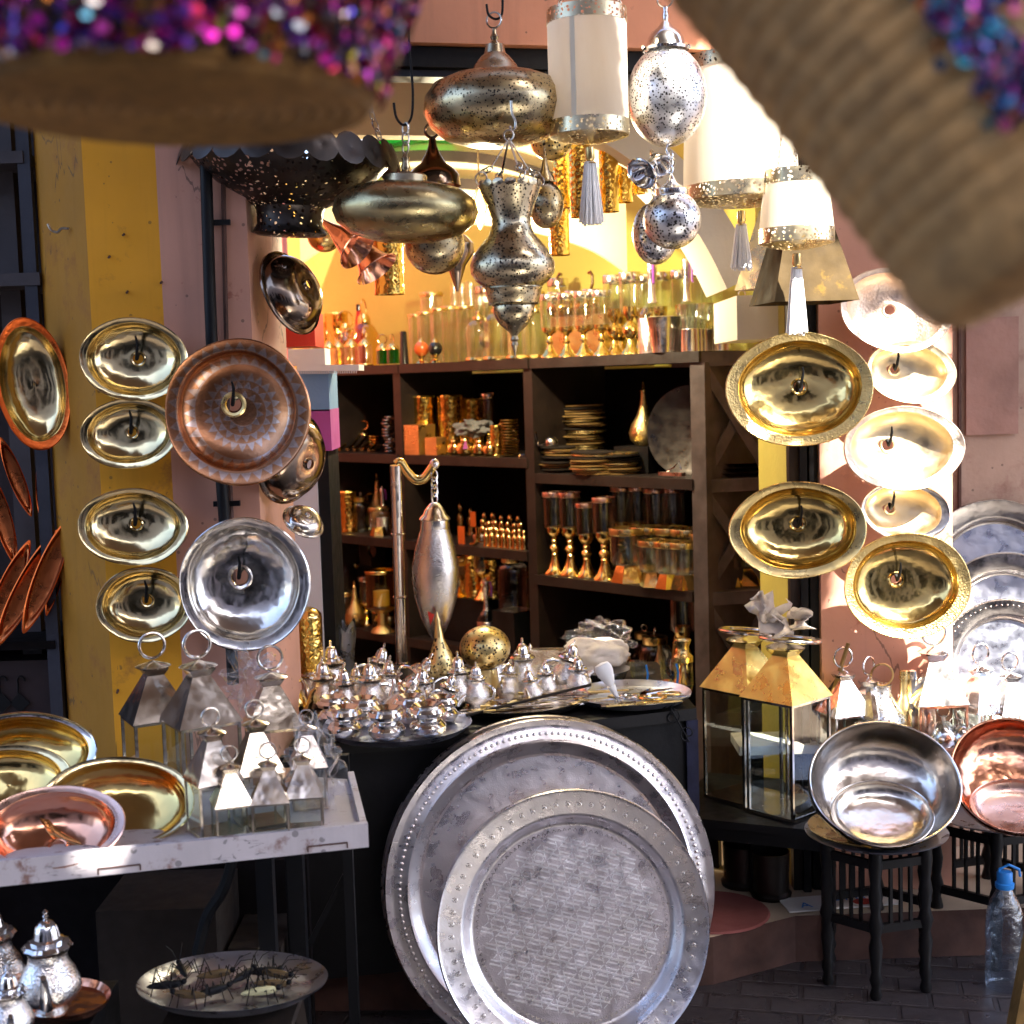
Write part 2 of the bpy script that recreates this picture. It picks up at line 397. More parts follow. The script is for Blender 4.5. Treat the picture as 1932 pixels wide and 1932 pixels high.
for (u, v) in ((401, 420), (409, 660), (420, 950)): g.box(-.03, .03, -.006, .006, -.006, .006, Matrix.Translation(pt(u + 8, v, 3.235)))
single(g, 'drainpipe', M['iron'], 'black pipe running down the pink part of the left pillar', 'pipe')
g = G().tube([pt(421, 330, 3.24), pt(424, 500, 3.24), pt(430, 800, 3.24), pt(441, 1100, 3.24)], .006, 6)
single(g, 'cable', M['copper_rim'] if 0 else M['brickface'], 'thin rust-brown cable beside the black pipe', 'cable')
single(G().tube([PY(u, v, 3.34 - .0) + Vector((0, -.03, 0)) for u, v in smooth_pts([(98, 425), (104, 436), (116, 441), (124, 434), (138, 434)], 4)], .003, 6), 'wall_hook', M['chain'], 'bent silver hook screwed into the ochre side of the pillar', 'hook')
for u, v, l in ((233, 440, 'rusty nail high on the bright yellow wall'), (206, 482, 'small nail stub left on the yellow wall under the rusty nail'), (240, 548, 'dark nail stub on the yellow wall above the top basin'), (304, 530, 'dark nail stub near the pink edge of the yellow wall'), (222, 1300, 'nail stub low on the yellow wall above the large lanterns')):
    p = PY(u, v, PLY); single(G().tube([p + Vector((0, .01, 0)), p + Vector((.002, -.014, -.006))], [.0035, .0025], 6), 'nail', M['brickface'], l, 'nail', 'nails left in the yellow wall')
# ---- left neighbour shop: wall, shelves ----
t = thing('neighbour_wall', 'dark violet back wall of the shop left of the ochre pillar', 'wall', (-1.6, 3.75, 0))
G().box(-1.0, .6, 0, .1, 0, 3.2).obj('wall_face', M['violet_wall'], t, False)
t = thing('shelf_rack', 'grey painted rack with narrow shelves at the left edge behind copper ware', 'rack', (-1.25, 3.5, 0))
T = Matrix.Translation((1.25, -3.5, 0))
x1 = PX(84, 3.46)
for i, (v, uu, th) in enumerate(((298, 48, .028), (527, 80, .03), (1214, 108, .02))):
    a = PY(uu, v, 3.46)
    G().box(-1.75, a.x, 3.44, 3.75, a.z - th / 2, a.z + th / 2, T).obj('shelf', M['grey_wood'] if i < 2 else M['dark'], t, False)
G().bar((x1 - .012, 3.455, 0), (x1 - .012, 3.455, 3), .03, .02, T).obj('post', M['steel_paint'], t, False)
G().bar((PX(35, 3.6), 3.6, .9), (PX(35, 3.6), 3.6, 3), .05, .03, T).obj('post', M['grey_wood'], t, False)
# lower violet panel with two black scroll ornaments
a = PY(0, 1230, 3.52); b = PY(112, 1500, 3.52)
t = thing('cabinet_front', 'dark violet cabinet front with small black scroll ornaments, below the copper trays', 'cabinet', (-1.3, 3.52, 0))
T = Matrix.Translation((1.3, -3.52, 0))
G().box(-1.75, b.x, 3.5, 3.7, 0, a.z - .02, T).obj('panel', M['violet_wall'], t, False)
for u in (36, 2):
    g = G(); c = PY(u, 1300, 3.495)
    g.tube([c + Vector((cos(q) * .009 + .006, 0, sin(q) * .012 + .02)) for q in [x * .45 for x in range(0, 9)]] + [c + Vector((-.003, 0, -.01)), c + Vector((-.001, 0, -.03))], .0025, 6, T)
    g.box(-.018, .018, -.002, .002, -.018, .018, T @ Matrix.Translation(c - Vector((0, 0, .035))) @ Matrix.Rotation(pi / 4, 4, 'Y'))
    g.obj('scroll_ornament', M['iron'], t)

# ---- shop interior room ----
SL, SR = AT(632, 1.6, Vector((0, 6.1, 0)), Vector((0, 1, 0))), AT(1312, 1.6, Vector((0, 4.7, 0)), Vector((0, 1, 0)))
SL.z = SR.z = 0
SD = (SR - SL).normalized(); SN = Vector((SD.y, -SD.x, 0))      # SN points out of the shelves to the viewer
if SN.y > 0: SN = -SN
BK = -SN
def wallq(name, label, a, b, z0, z1, th, mat, cat='wall'):
    a = Vector(a); b = Vector(b); d = (b - a); nn = Vector((-d.y, d.x, 0)).normalized() * th
    g = G().prism([(a.x, a.y), (b.x, b.y), (b.x + nn.x, b.y + nn.y), (a.x + nn.x, a.y + nn.y)], z0, z1)
    return single(g, name, mat, label, cat, smooth=False)
A0 = SL + BK * .5 - SD * 1.0; B0 = SR + BK * .5 + SD * .6
wallq('back_wall', 'warm yellow back wall of the shop behind the dark shelves', (A0.x, A0.y, 0), (B0.x, B0.y, 0), .13, 2.66, .1, M['room'])
wallq('side_wall', 'dull red inner side wall of the shop behind the left pillar', (-1.55, 3.9, 0), (A0.x, A0.y + .3, 0), .13, 2.6, .1, M['room_red'])
wallq('end_wall', 'inner wall of the shop behind the white arch', (B0.x - .05, B0.y, 0), (1.9, 4.3, 0), .13, 3.3, .1, M['plaster_p'])
g = G().prism([(-1.8, 3.3), (2.2, 3.95), (2.2, 5.3), (1.1, 5.6), (-.35, 6.3), (-.35, 4.3), (-1.8, 3.7)], 3.05, 3.15)
single(g, 'ceiling', M['soffit'], 'beige plaster ceiling over the inside of the shop', 'ceiling', smooth=False)
# lintel: line a->b across the top of the opening
la, lb = Vector((-1.0, 3.22, 0)), Vector((2.2, 3.98, 0))
ld = (lb - la).normalized(); ln = Vector((ld.y, -ld.x, 0))
def along(u, z, off): return AT(u, z, la + ln * off, ln)
def zat(u, v, off):
    p = la + ln * off; d = ray(u, v); t = (p - EYE).dot(ln) / d.dot(ln); return (EYE + d * t).z
zl = zat(1000, 85, 0)
def beam(name, off0, off1, z0, z1, mat, label, cat):
    a = la + ln * off0; b = lb + ln * off0; c = lb + ln * off1; d = la + ln * off1
    return single(G().prism([(p.x, p.y) for p in (a, b, c, d)], z0, z1), name, mat, label, cat, smooth=False)
beam('lintel', 0, -.25, zl, zl + 1.2, M['lintel'], 'salmon plaster lintel across the top of the shop opening', 'lintel')
zb = zat(900, 118, -.02)
beam('dark_beam', -.03, -.2, zb - .01, zl - .002, M['blackwood'], 'black timber beam directly under the salmon lintel', 'beam')
zs = zat(850, 138, -.06)
o = beam('steel_channel', -.05, -.12, zs - .012, zb - .013, M['steel_paint'], '', '')
for k in ('label', 'category'):
    if k in o: del o[k]
t = thing('steel_rail', 'blue-grey painted steel rail with bolts and hooks below the black beam', 'rail', (0, 0, 0)); o.name = 'rail_plate'; o.parent = t
for u, v in ((1033 * 0 + 955, 100), (985, 107), (1027, 115), (880, 100)):
    p = along(u, (zs + zb) / 2 - .01, -.045); g = G().lathe([(.0001, .008), (.007, .006), (.009, 0)], 10, M=Matrix.Translation(p) @ face(ln if ln.y < 0 else -ln).to_4x4()); g.obj('bolt', M['iron'], t)
for u in (990, 925):
    p = along(u, zb - .03, -.04)
    G().tube([p, p + Vector((0, -.012, 0)), p + Vector((-.003, -.014, -.05)), p + Vector((-.012, -.012, -.058)), p + Vector((-.02, -.01, -.05))], .0022, 6).obj('rail_hook', M['iron'], t)
# beige soffit band seen under the rail
zz = zat(850, 215, -.5)
beam('soffit_board', -.55, -.62, zz - .05, 3.04, M['soffit'], 'beige board deeper inside the shop, under the steel rail', 'board')
# vault bands: green arch and brown ribs
def arcband(name, pts, Y, th, dep, mat, label, cat='arch', down=False):
    P = [PY(u, v, Y) for u, v in pts]; Q = []
    for i, p in enumerate(P):
        d = (P[min(i + 1, len(P) - 1)] - P[max(i - 1, 0)]); nn = Vector((d.z, 0, -d.x)).normalized()
        if down: nn = Vector((0, 0, -1))
        h = th[i] if isinstance(th, (list, tuple)) else th
        Q.append((p, p + nn * h))
    vs = []; fs = []
    for (a, b) in Q:
        vs += [a, b, b + Vector((0, dep, 0)), a + Vector((0, dep, 0))]
    for i in range(len(Q) - 1):
        for k in range(4): fs.append((i * 4 + k, i * 4 + (k + 1) % 4, i * 4 + 4 + (k + 1) % 4, i * 4 + 4 + k))
    e = len(Q) * 4 - 4; fs += [(0, 3, 2, 1), (e, e + 1, e + 2, e + 3)]
    return single(G().add(vs, fs), name, mat, label, cat, smooth=True, ang=30)
arcband('green_arch', smooth_pts([(640, 300), (672, 273), (720, 250), (790, 236), (860, 238)]), 4.9, .045, .10, M['green'], 'shiny green arch band at the top left of the vault')
g = smooth_pts([(560, 330), (620, 290), (690, 262), (800, 252), (960, 262), (1100, 300), (1180, 350)])
arcband('vault_shell', g, 5.0, .30, .05, M['soffit'], 'yellow-lit curved vault panel behind the hanging lamps', 'vault', down=True)
arcband('vault_rib', smooth_pts([(620, 315), (700, 292), (800, 283), (930, 292), (1060, 330)]), 4.97, .035, .03, M['wood'], 'upper brown rib on the curved vault panel', 'rib', )
arcband('vault_rib', smooth_pts([(600, 375), (700, 345), (820, 335), (950, 345), (1090, 385)]), 4.96, .035, .03, M['wood'], 'lower brown rib on the curved vault panel', 'rib')
# sunlit cream arch on the right
arcband('cream_arch', smooth_pts([(1060, 232), (1150, 275), (1230, 335), (1290, 402), (1335, 470), (1372, 545)]), 4.05, -.095, .42, M['cream'], 'thick cream plaster arch sweeping down behind the white lampshades')
p = PY(1385, 540, 4.0); q = PY(1500, 1240, 4.0)
G0 = G().box(PX(1392, 4.05), PX(1480, 4.0), 4.05, 4.5, 1.69, PY(1385, 558, 4.05).z)
single(G0, 'arch_corbel', M['cream'], 'cream block on which the arch rests, above the shelf corner', 'corbel', smooth=False)
# upper right wall above arch
a = PX(1455, 3.95)
# right pillar
RPY = 3.9
x0, x1, x2 = PX(1476, RPY + .1), PX(1545, RPY), PX(1797, RPY)
t = thing('right_pillar', 'pink plastered pillar on the right, hung with shiny brass and copper basins', 'pillar', (x1, RPY, 0))
T = Matrix.Translation((-x1, -RPY, 0))
G().box(x1, x2, RPY, RPY + .5, 0, 3.1, T).obj('pink_face', M['plaster_p'], t, False)
G().box(x0, x1 - .03, RPY + .06, RPY + .5, .13, 3.0, T).obj('ochre_strip', M['room'], t, False)
G().box(x1 - .055, x1 - .035, RPY + .0, RPY + .06, .13, 3.0, T).obj('black_bar', M['iron'], t, False)
G().box(x1 - .025, x1 - .002, RPY + .02, RPY + .06, .13, 3.0, T).obj('black_bar', M['iron'], t, False)
G().box(x0 - .0, x0 + .035, RPY + .02, RPY + .058, .13, 3.0, T).obj('dark_post', M['wood'], t, False)
# far right wall with recessed panel
t = thing('street_wall', 'rough brown plaster wall at the right edge with a darker sunken panel', 'wall', (x2, 4.25, 0))
T = Matrix.Translation((-x2, -4.25, 0))
a = PY(1820, 600, 4.25); b = PY(1918, 818, 4.25)
G().box(x2, 4.5, 4.25, 4.6, 0, 3.2, T).obj('wall_face', M['wall_brown'], t, False)
G().box(a.x, b.x, 4.235, 4.248, b.z, a.z, T).obj('panel', M['wall_panel'], t, False)
G().box(PX(1808, 4.24), PX(1813, 4.24), 4.236, 4.249, 1.0, 2.6, T).obj('groove', M['brickface'], t, False)

# ---- world behind the viewer (seen in the reflections) ----
t = thing('opposite_house', 'terracotta house wall on the other side of the lane', 'house', (0, -3.2, 0))
G().box(-9, 9, -.3, 0, 0, 4.6).obj('wall', M['concrete'], t, False)
for x in (-6, -3.4, -1.5, .5, 2.6, 5): G().box(x, x + 1.3, -.02, .06, .1, 2.4).obj('doorway', M['dark'], t, False)
G().box(-2.6, -.2, .0, .5, .1, 1.3).obj('stall_front', M['blackwood'], t, False)
single(G().box(-9, -1.36, 4.5, 4.8, 0, 5), 'neighbour_house', M['violet_wall'], 'house wall left of the shop', 'house', smooth=False)
# unseen sheet added to block the sun, its openings shaped for chosen sunlit spots
AZ = 3.9
def proj(u, v, Y):
    p = PY(u, v, Y); k = (AZ - p.z) / SUN.z; q = p + SUN * k; return (q.x, q.y)
hole = [proj(u, v, Y) for u, v, Y in ((1150, 300, 3.25), (1135, 150, 3.25), (1130, -40, 3.25), (1420, -20, 3.55), (1640, 200, 3.45), (1760, 300, 3.5), (1800, 520, 3.88), (1812, 880, 3.88), (1960, 1120, 4.1), (1960, 1420, 4.0), (1700, 1420, 3.9), (1560, 1330, 3.75), (1440, 1215, 3.7),
                                     (1590, 1130, 3.85), (1600, 960, 3.88), (1560, 840, 3.88), (1600, 640, 3.88), (1560, 640, 3.4), (1430, 620, 3.4), (1270, 430, 3.4))]
def inside(x, y, poly):
    c = False; n_ = len(poly)
    for i in range(n_):
        (x1_, y1_), (x2_, y2_) = poly[i], poly[i - 1]
        if (y1_ > y) != (y2_ > y) and x < (x2_ - x1_) * (y - y1_) / (y2_ - y1_) + x1_: c = not c
    return c
def sun_mask():
    X0, X1, Y0, Y1, st = -2.2, 4.6, -1.1, 3.3, .02
    g = G(); nx = round((X1 - X0) / st); ny = round((Y1 - Y0) / st); hs = [hole] + small
    bb = [(min(p[0] for p in h), max(p[0] for p in h), min(p[1] for p in h), max(p[1] for p in h)) for h in hs]
    for j in range(ny):
        y = Y0 + (j + .5) * st; run = None
        act = [h for h, b in zip(hs, bb) if b[2] - st < y < b[3] + st]
        for i in range(nx + 1):
            x = X0 + (i + .5) * st
            solid = i < nx and not any(inside(x, y, h) for h in act)
            if solid and run is None: run = i
            if not solid and run is not None:
                a, b = X0 + run * st, X0 + i * st; g.add([(a, y - st / 2, AZ), (b, y - st / 2, AZ), (b, y + st / 2, AZ), (a, y + st / 2, AZ)], [(0, 1, 2, 3)]); run = None
    o = g.obj('unseen_sun_mask', M['sun_mask'], None, False)
    return tag(o, 'unseen brown sheet added over the lane to block the sun, with shaped openings', 'sun_mask')
def circ(u, v, Y, rx, n=14):
    c = proj(u, v, Y); return [(c[0] + rx * cos(2 * pi * i / n), c[1] + rx * .8 * sin(2 * pi * i / n)) for i in range(n)]
small = [circ(183, 1628, 2.4, .045), circ(1485, 815, 3.7, .05, 5), circ(1425, 965, 3.7, .055, 4), circ(1400, 1055, 3.7, .05, 5)]
sun_mask()
# ================= BASINS AND PLATES ON THE WALLS =================
def basin_prof(depth=.38, flange=.14, hole=.12, th=.012, flat=.30):
    i = 1 - flange
    P = [(1.0, -.02), (1.005, .008), (.99, .022), (.975, .012), (i + .03, .0), (i, -.006), (i - .02, -.03)]
    for k in range(1, 9):
        a = k / 8 * pi / 2
        P.append((flat + (i - .02 - flat) * cos(a), -.03 - (depth - .03) * sin(a)))
    P += [(hole + .06, -depth), (hole + .03, -depth + .004), (hole + .015, -depth + .002), (hole, -depth - .02), (hole - .005, -depth - .06)]
    O = [(r + (th if r < .97 else 0), z - th * 1.4) for r, z in P[::-1]]
    return P, O
def basin(u, v, hu, hv, Y, mat, label, wallY=None, n=(0, -1, .04), roll=0, depth=.38, flange=.14, hole=.12, name='oval_basin', cat='basin', group=None, rimmat=None, hook=True, dots=True, bx=0, by=0, hooklabel=None, edge=None):
    rx, ry = SY(hu, Y), SY(hv, Y); R = max(rx, ry); c = PY(u, v, Y)
    n = (n[0] + rnd.uniform(-.06, .06), n[1], n[2] + rnd.uniform(-.05, .06)); depth *= rnd.uniform(.88, 1.15); flange *= rnd.uniform(.85, 1.2); ph = rnd.uniform(0, 6); am = rnd.uniform(.006, .014)
    t = thing(name, label, cat, c, face(n, roll), group)
    P, O = basin_prof(depth, flange, hole)
    sx, sy = rx, ry
    def wp(p, a):
        x, y, z = p; r = sqrt((x / sx) ** 2 + (y / sy) ** 2); k = max(0, min(1, (1 - r) / .8))
        wv = 1 + am * sin(2 * a + ph) * min(1, r) + am * .6 * sin(5 * a + ph * 2)
        return (x * wv + bx * R * k, y * wv + by * R * k, z * R + am * R * 1.3 * sin(3 * a + ph) * min(1, r))
    i = 1 - flange
    split = next(k for k, q in enumerate(P) if q[0] <= i + .001)
    G().lathe(P[split:], 56, sx, sy, warp=wp).obj('bowl', mat, t)
    g = G().lathe([(P[0][0] - .01, -.03)] + P[:split + 1], 56, sx, sy, warp=wp)
    g.lathe([(1.0, -.02), (.97, -.03), (i, -.02)], 56, sx, sy, warp=wp)
    g.obj('rim', rimmat or mat, t)
    G().lathe(O, 40, sx, sy, warp=wp).obj('back_shell', mat, t)
    if hole: 
        g = G().lathe([(hole + .07, -depth + .008), (hole + .045, -depth + .022), (hole + .01, -depth + .012), (hole, -depth - .02)], 24, min(sx, sy), min(sx, sy), warp=lambda p, a: (p[0] + bx * R * (1 - hole) , p[1] + by * R * (1 - hole), p[2] * R))
        g.obj('drain_ring', edge or mat, t)
    if dots:
        g = G()
        for k in (-1, 0, 1): g.ball((k * .045 * R + bx * R * .4, -sy * .74 + by * R * .4, -depth * R * .50), .011 * R, 8)
        g.obj('overflow_holes', M['dark'], t)
    if hook:
        R3 = face(n, roll); off = Vector((bx * R * .9, by * R * .9, -depth * R)); hc = c + R3 @ off
        g = G().tube([hc + Vector((0, .05, .015)), hc + Vector((0, .0, .012)), hc + Vector((0, -.012, .0)), hc + Vector((.003, -.02, .012)), hc + Vector((.006, -.024, .035)), hc + Vector((.004, -.03, .05))], [.005, .005, .0045, .004, .0035, .002], 8)
        single(g, 'wall_hook', M['iron'], hooklabel or ('hook in the ' + ' '.join(label.replace(',', '').split()[:13])), 'hook', 'hooks holding the basins')
    return t
B1 = 'oval brass basins on the left pillar'
yl = 3.16
basin(252, 678, 102, 78, yl, M['gold'], 'oval brass basin, top one of the four on the left pillar', roll=-.05, bx=-.03, by=.02, group=B1)
basin(243, 818, 93, 66, yl, M['gold'], 'oval brass basin on the left pillar, second down, tucked behind the big copper dish', roll=.04, bx=-.04, by=.03, group=B1)
basin(250, 994, 105, 73, yl, M['gold'], 'oval brass basin on the left pillar, third down, with yellow wall showing above it', roll=-.02, bx=-.03, by=.05, group=B1)
basin(272, 1141, 92, 72, yl, M['gold'], 'lowest oval brass basin on the left pillar, partly behind the silver dish', roll=.05, bx=-.04, by=.04, group=B1)
# inlaid copper dish material
def inlay():
    n = N('inlaid_copper'); c = n.new('SeparateXYZ'); n.put(c.inputs[0], n.co())
    r = n.math('SQRT', n.math('ADD', n.math('POWER', c.outputs[0], 2), n.math('POWER', c.outputs[1], 2)))
    th = n.math('ARCTAN2', c.outputs[1], c.outputs[0])
    R = SY(137, 3.08)
    def tri(r0, r1, k):
        q = n.math('DIVIDE', n.math('SUBTRACT', r, r0 * R), (r1 - r0) * R)
        inb = n.math('MULTIPLY', n.math('GREATER_THAN', q, 0), n.math('LESS_THAN', q, 1))
        w = n.math('PINGPONG', n.math('MULTIPLY', th, k / (2 * pi)), .5)
        return n.math('MULTIPLY', inb, n.math('LESS_THAN', n.math('MULTIPLY', q, .5), w)), inb
    f = None
    for a, b, k in ((.84, .97, 34), (.66, .80, 30), (.44, .56, 24), (.33, .43, 18), (.20, .30, 12)):
        x, _ = tri(a, b, k); f = x if f is None else n.math('MAXIMUM', f, x)
    base = n.mix(n.mr(n.noise(20, 5), .35, .7, 0, 1), (.56, .26, .13), (.34, .14, .06))
    cc = n.mix(n.math('MULTIPLY', f, .62), base, (.50, .43, .39))
    return n.set(cc, .27, 1, n.bump(f, .25, .002, n.bump(n.noise(120, 3), .2, .002)))
M['inlay'] = inlay()
basin(448, 778, 137, 139, 3.08, M['inlay'], 'large round copper dish inlaid with rings of triangles, hung on the pillar', flat=.3 if 0 else None, name='inlaid_dish', cat='dish', roll=.1, depth=.34, flange=.15, hole=.11, bx=-.10, by=.13, dots=False, edge=M['brass_satin']) if 0 else None
def _b(*a, **k):
    k.pop('flat', None); return basin(*a, **k)
_b(448, 778, 137, 139, 3.08, M['inlay'], 'large round copper dish inlaid with rings of triangles, on the left pillar', name='inlaid_dish', cat='dish', roll=.1, depth=.32, flange=.15, hole=.11, bx=-.12, by=.13, dots=False, edge=M['brass_satin'])
_b(462, 1103, 124, 128, 3.05, M['silver_ham'], 'large round hammered silver dish low on the left pillar', name='silver_dish', cat='dish', roll=.1, depth=.36, flange=.15, hole=.13, bx=-.14, by=.10, dots=False)
# neighbour shop copper
_b(62, 725, 66, 125, 3.35, M['gold'], 'upright oval basin with glowing copper-red rim at the left edge', name='oval_basin', n=(.25, -1, 0), roll=.1, rimmat=M['copper_red'], hook=False, depth=.3, hole=0, dots=False, flange=.12)
M['copper_dk'] = metal('dark_copper', (.42, .12, .04), .25, .5)
def leaf_tray(u, v, hu, hv, roll, label, Y=3.4, nrm=(.3, -1, .1), mat='copper_red'):
    rx, ry = SY(hu, Y), SY(hv, Y)
    t = thing('leaf_tray', label, 'tray', PY(u, v, Y), face(nrm, roll), 'narrow copper trays at the left edge')
    prof = [(0, -.012), (.6, -.012), (.75, -.01), (.85, 0), (.92, .002), (1, 0), (1, -.004), (.9, -.004), (.75, -.016), (0, -.016)]
    wf = lambda p, a: (p[0] * (1 - .35 * abs(sin(a)) ** 3), p[1], p[2])
    G().lathe(prof[4:], 40, rx, ry, warp=wf).obj('rim', M[mat], t)
    G().lathe(prof[:5], 40, rx, ry, warp=wf).obj('pan', M['copper_dk'], t)
for i, (u, v, hu, hv, ro, l) in enumerate(((88, 1085, 22, 118, -.42, 'narrow pointed copper tray, tallest of the bundle under the grey shelf'), (50, 1110, 22, 125, -.52, 'narrow copper tray leaning left of the tallest pointed one'), (12, 1120, 20, 110, -.45, 'narrow copper tray cut by the left picture edge'),
                                      (110, 1075, 12, 90, -.3, 'thin copper tray nearest the ochre pillar, mostly edge-on'), (30, 900, 14, 80, .3, 'small copper tray hanging below the red-rimmed oval basin'), (80, 900, 12, 75, -.1, 'thin copper tray hanging beside the ochre pillar'), (6, 980, 16, 90, .2, 'copper tray hanging at the left edge over the bundle'))):
    leaf_tray(u, v, hu, hv, ro, l, 3.42 + .012 * i)
# things hung edge-on on the inner side of the pillar
def side_dish(u, v, hu, hv, Y, mat, label, n, roll=0):
    return _b(u, v, hu, hv, Y, mat, label, name='hanging_basin', n=n, roll=roll, hook=False, dots=False, depth=.42, hole=.1, flange=.12)
def side(u, v, R_, sq, Y, mat, label, n, roll):
    r = SY(R_, Y); t = thing('hanging_basin', label, 'basin', PY(u, v, Y), face(n, roll))
    P, O = basin_prof(.5, .12, .1)
    G().lathe([(x * r, z * r) for x, z in P], 48, sq, 1).obj('bowl', mat, t)
    G().lathe([(x * r, z * r) for x, z in O], 40, sq, 1).obj('back_shell', mat, t)
side(547, 553, 82, 1, 3.35, M['bronze'], 'dark mirror-like basin hung sideways at the shop corner, above the copper dish', (-.80, .42, -.30), .2)
side(548, 865, 88, 1, 3.3, M['bronze'], 'dark basin hung sideways behind the lower edge of the inlaid copper dish', (-.75, .50, .2), .3)
side(572, 985, 42, 1, 3.3, M['nickel'], 'small silver basin poking out above the hammered silver dish', (-.5, .5, -.75), .3)
# right pillar
yr = 3.80
_b(1508, 735, 137, 107, 3.62, M['brass'], 'large oval brass basin, upper of the two in front of the shelf corner', roll=.06, rimmat=M['brass_eng'], depth=.33, flange=.15, hole=.085, bx=.04, by=.06, dots=False, n=(-.12, -1, .05))
_b(1505, 1000, 128, 93, 3.62, M['brass'], 'large oval brass basin, lower of the two in front of the shelf corner', roll=.04, rimmat=M['brass_satin'], depth=.33, flange=.17, hole=.10, bx=.05, by=.07, dots=False, n=(-.12, -1, .05))
_b(1712, 1105, 121, 100, 3.72, M['brass'], 'oval brass basin with engraved rim, lowest on the right pillar', roll=.02, rimmat=M['brass_eng'], depth=.33, flange=.15, hole=.09, bx=-.12, by=.08, dots=False)
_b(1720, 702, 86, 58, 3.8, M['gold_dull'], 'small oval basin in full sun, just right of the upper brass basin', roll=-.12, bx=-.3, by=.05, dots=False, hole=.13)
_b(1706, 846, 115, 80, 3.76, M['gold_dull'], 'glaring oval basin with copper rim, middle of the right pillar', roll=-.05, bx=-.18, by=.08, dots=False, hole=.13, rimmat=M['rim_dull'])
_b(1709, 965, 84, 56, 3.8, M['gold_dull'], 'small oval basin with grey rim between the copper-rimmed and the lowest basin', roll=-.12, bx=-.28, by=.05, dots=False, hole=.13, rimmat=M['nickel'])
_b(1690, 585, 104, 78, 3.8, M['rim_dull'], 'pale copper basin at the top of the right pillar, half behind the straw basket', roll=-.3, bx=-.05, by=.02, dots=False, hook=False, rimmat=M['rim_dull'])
# far right round trays leaning on the wall
def round_tray(name, label, c, R, nrm, roll=0, mats=('tray_plain', 'tray_silver', 'tray_plain'), lip=.02, beads=0, cat='tray', group=None, rings=(.72,), edge=0):
    t = thing(name, label, cat, c, face(nrm, roll), group)
    a = rings[0]
    G().lathe([(R, -.006), (R * 1.006, .004), (R * .995, .010), (R * .98, .007), (R * (a + .05), .004), (R * (a + .02), .001), (R * a, -lip * .5), (R * (a - .02), -lip * .9), (R * (a - .05), -lip)], 96).obj('rim', M[mats[0]], t)
    G().lathe([(R * (a - .05), -lip), (R * .3, -lip), (.0001, -lip)], 96).obj('pan', M[mats[1]], t)
    G().lathe([(R, -.006), (R * a, -.012), (R * (a - .05), -lip - .004), (.0001, -lip - .004)], 64).obj('back_face', M[mats[2]], t)
    if beads:
        g = G()
        for i in range(beads):
            q = 2 * pi * i / beads; g.ball((R * .91 * cos(q), R * .91 * sin(q), .006), R * .0125, 8, .8)
        g.obj('bead_border', M[mats[0]], t)
    return t
for u, v, r, Y, l in ((1882, 1090, 150, 4.15, 'tall grey round tray, rearmost of three leaning on the brown wall'), (1900, 1180, 140, 4.08, 'middle round tray of three leaning on the brown wall'), (1900, 1258, 130, 4.0, 'front round tray with ribbed border, glaring in the sun at the right edge')):
    round_tray('leaning_tray', l, PY(u, v, Y), SY(r, Y), (-.08, -1, .18), mats=('nickel', 'aluminium', 'nickel'), group='round trays leaning on the brown wall', beads=70 if v > 1200 else 0, rings=(.74,))

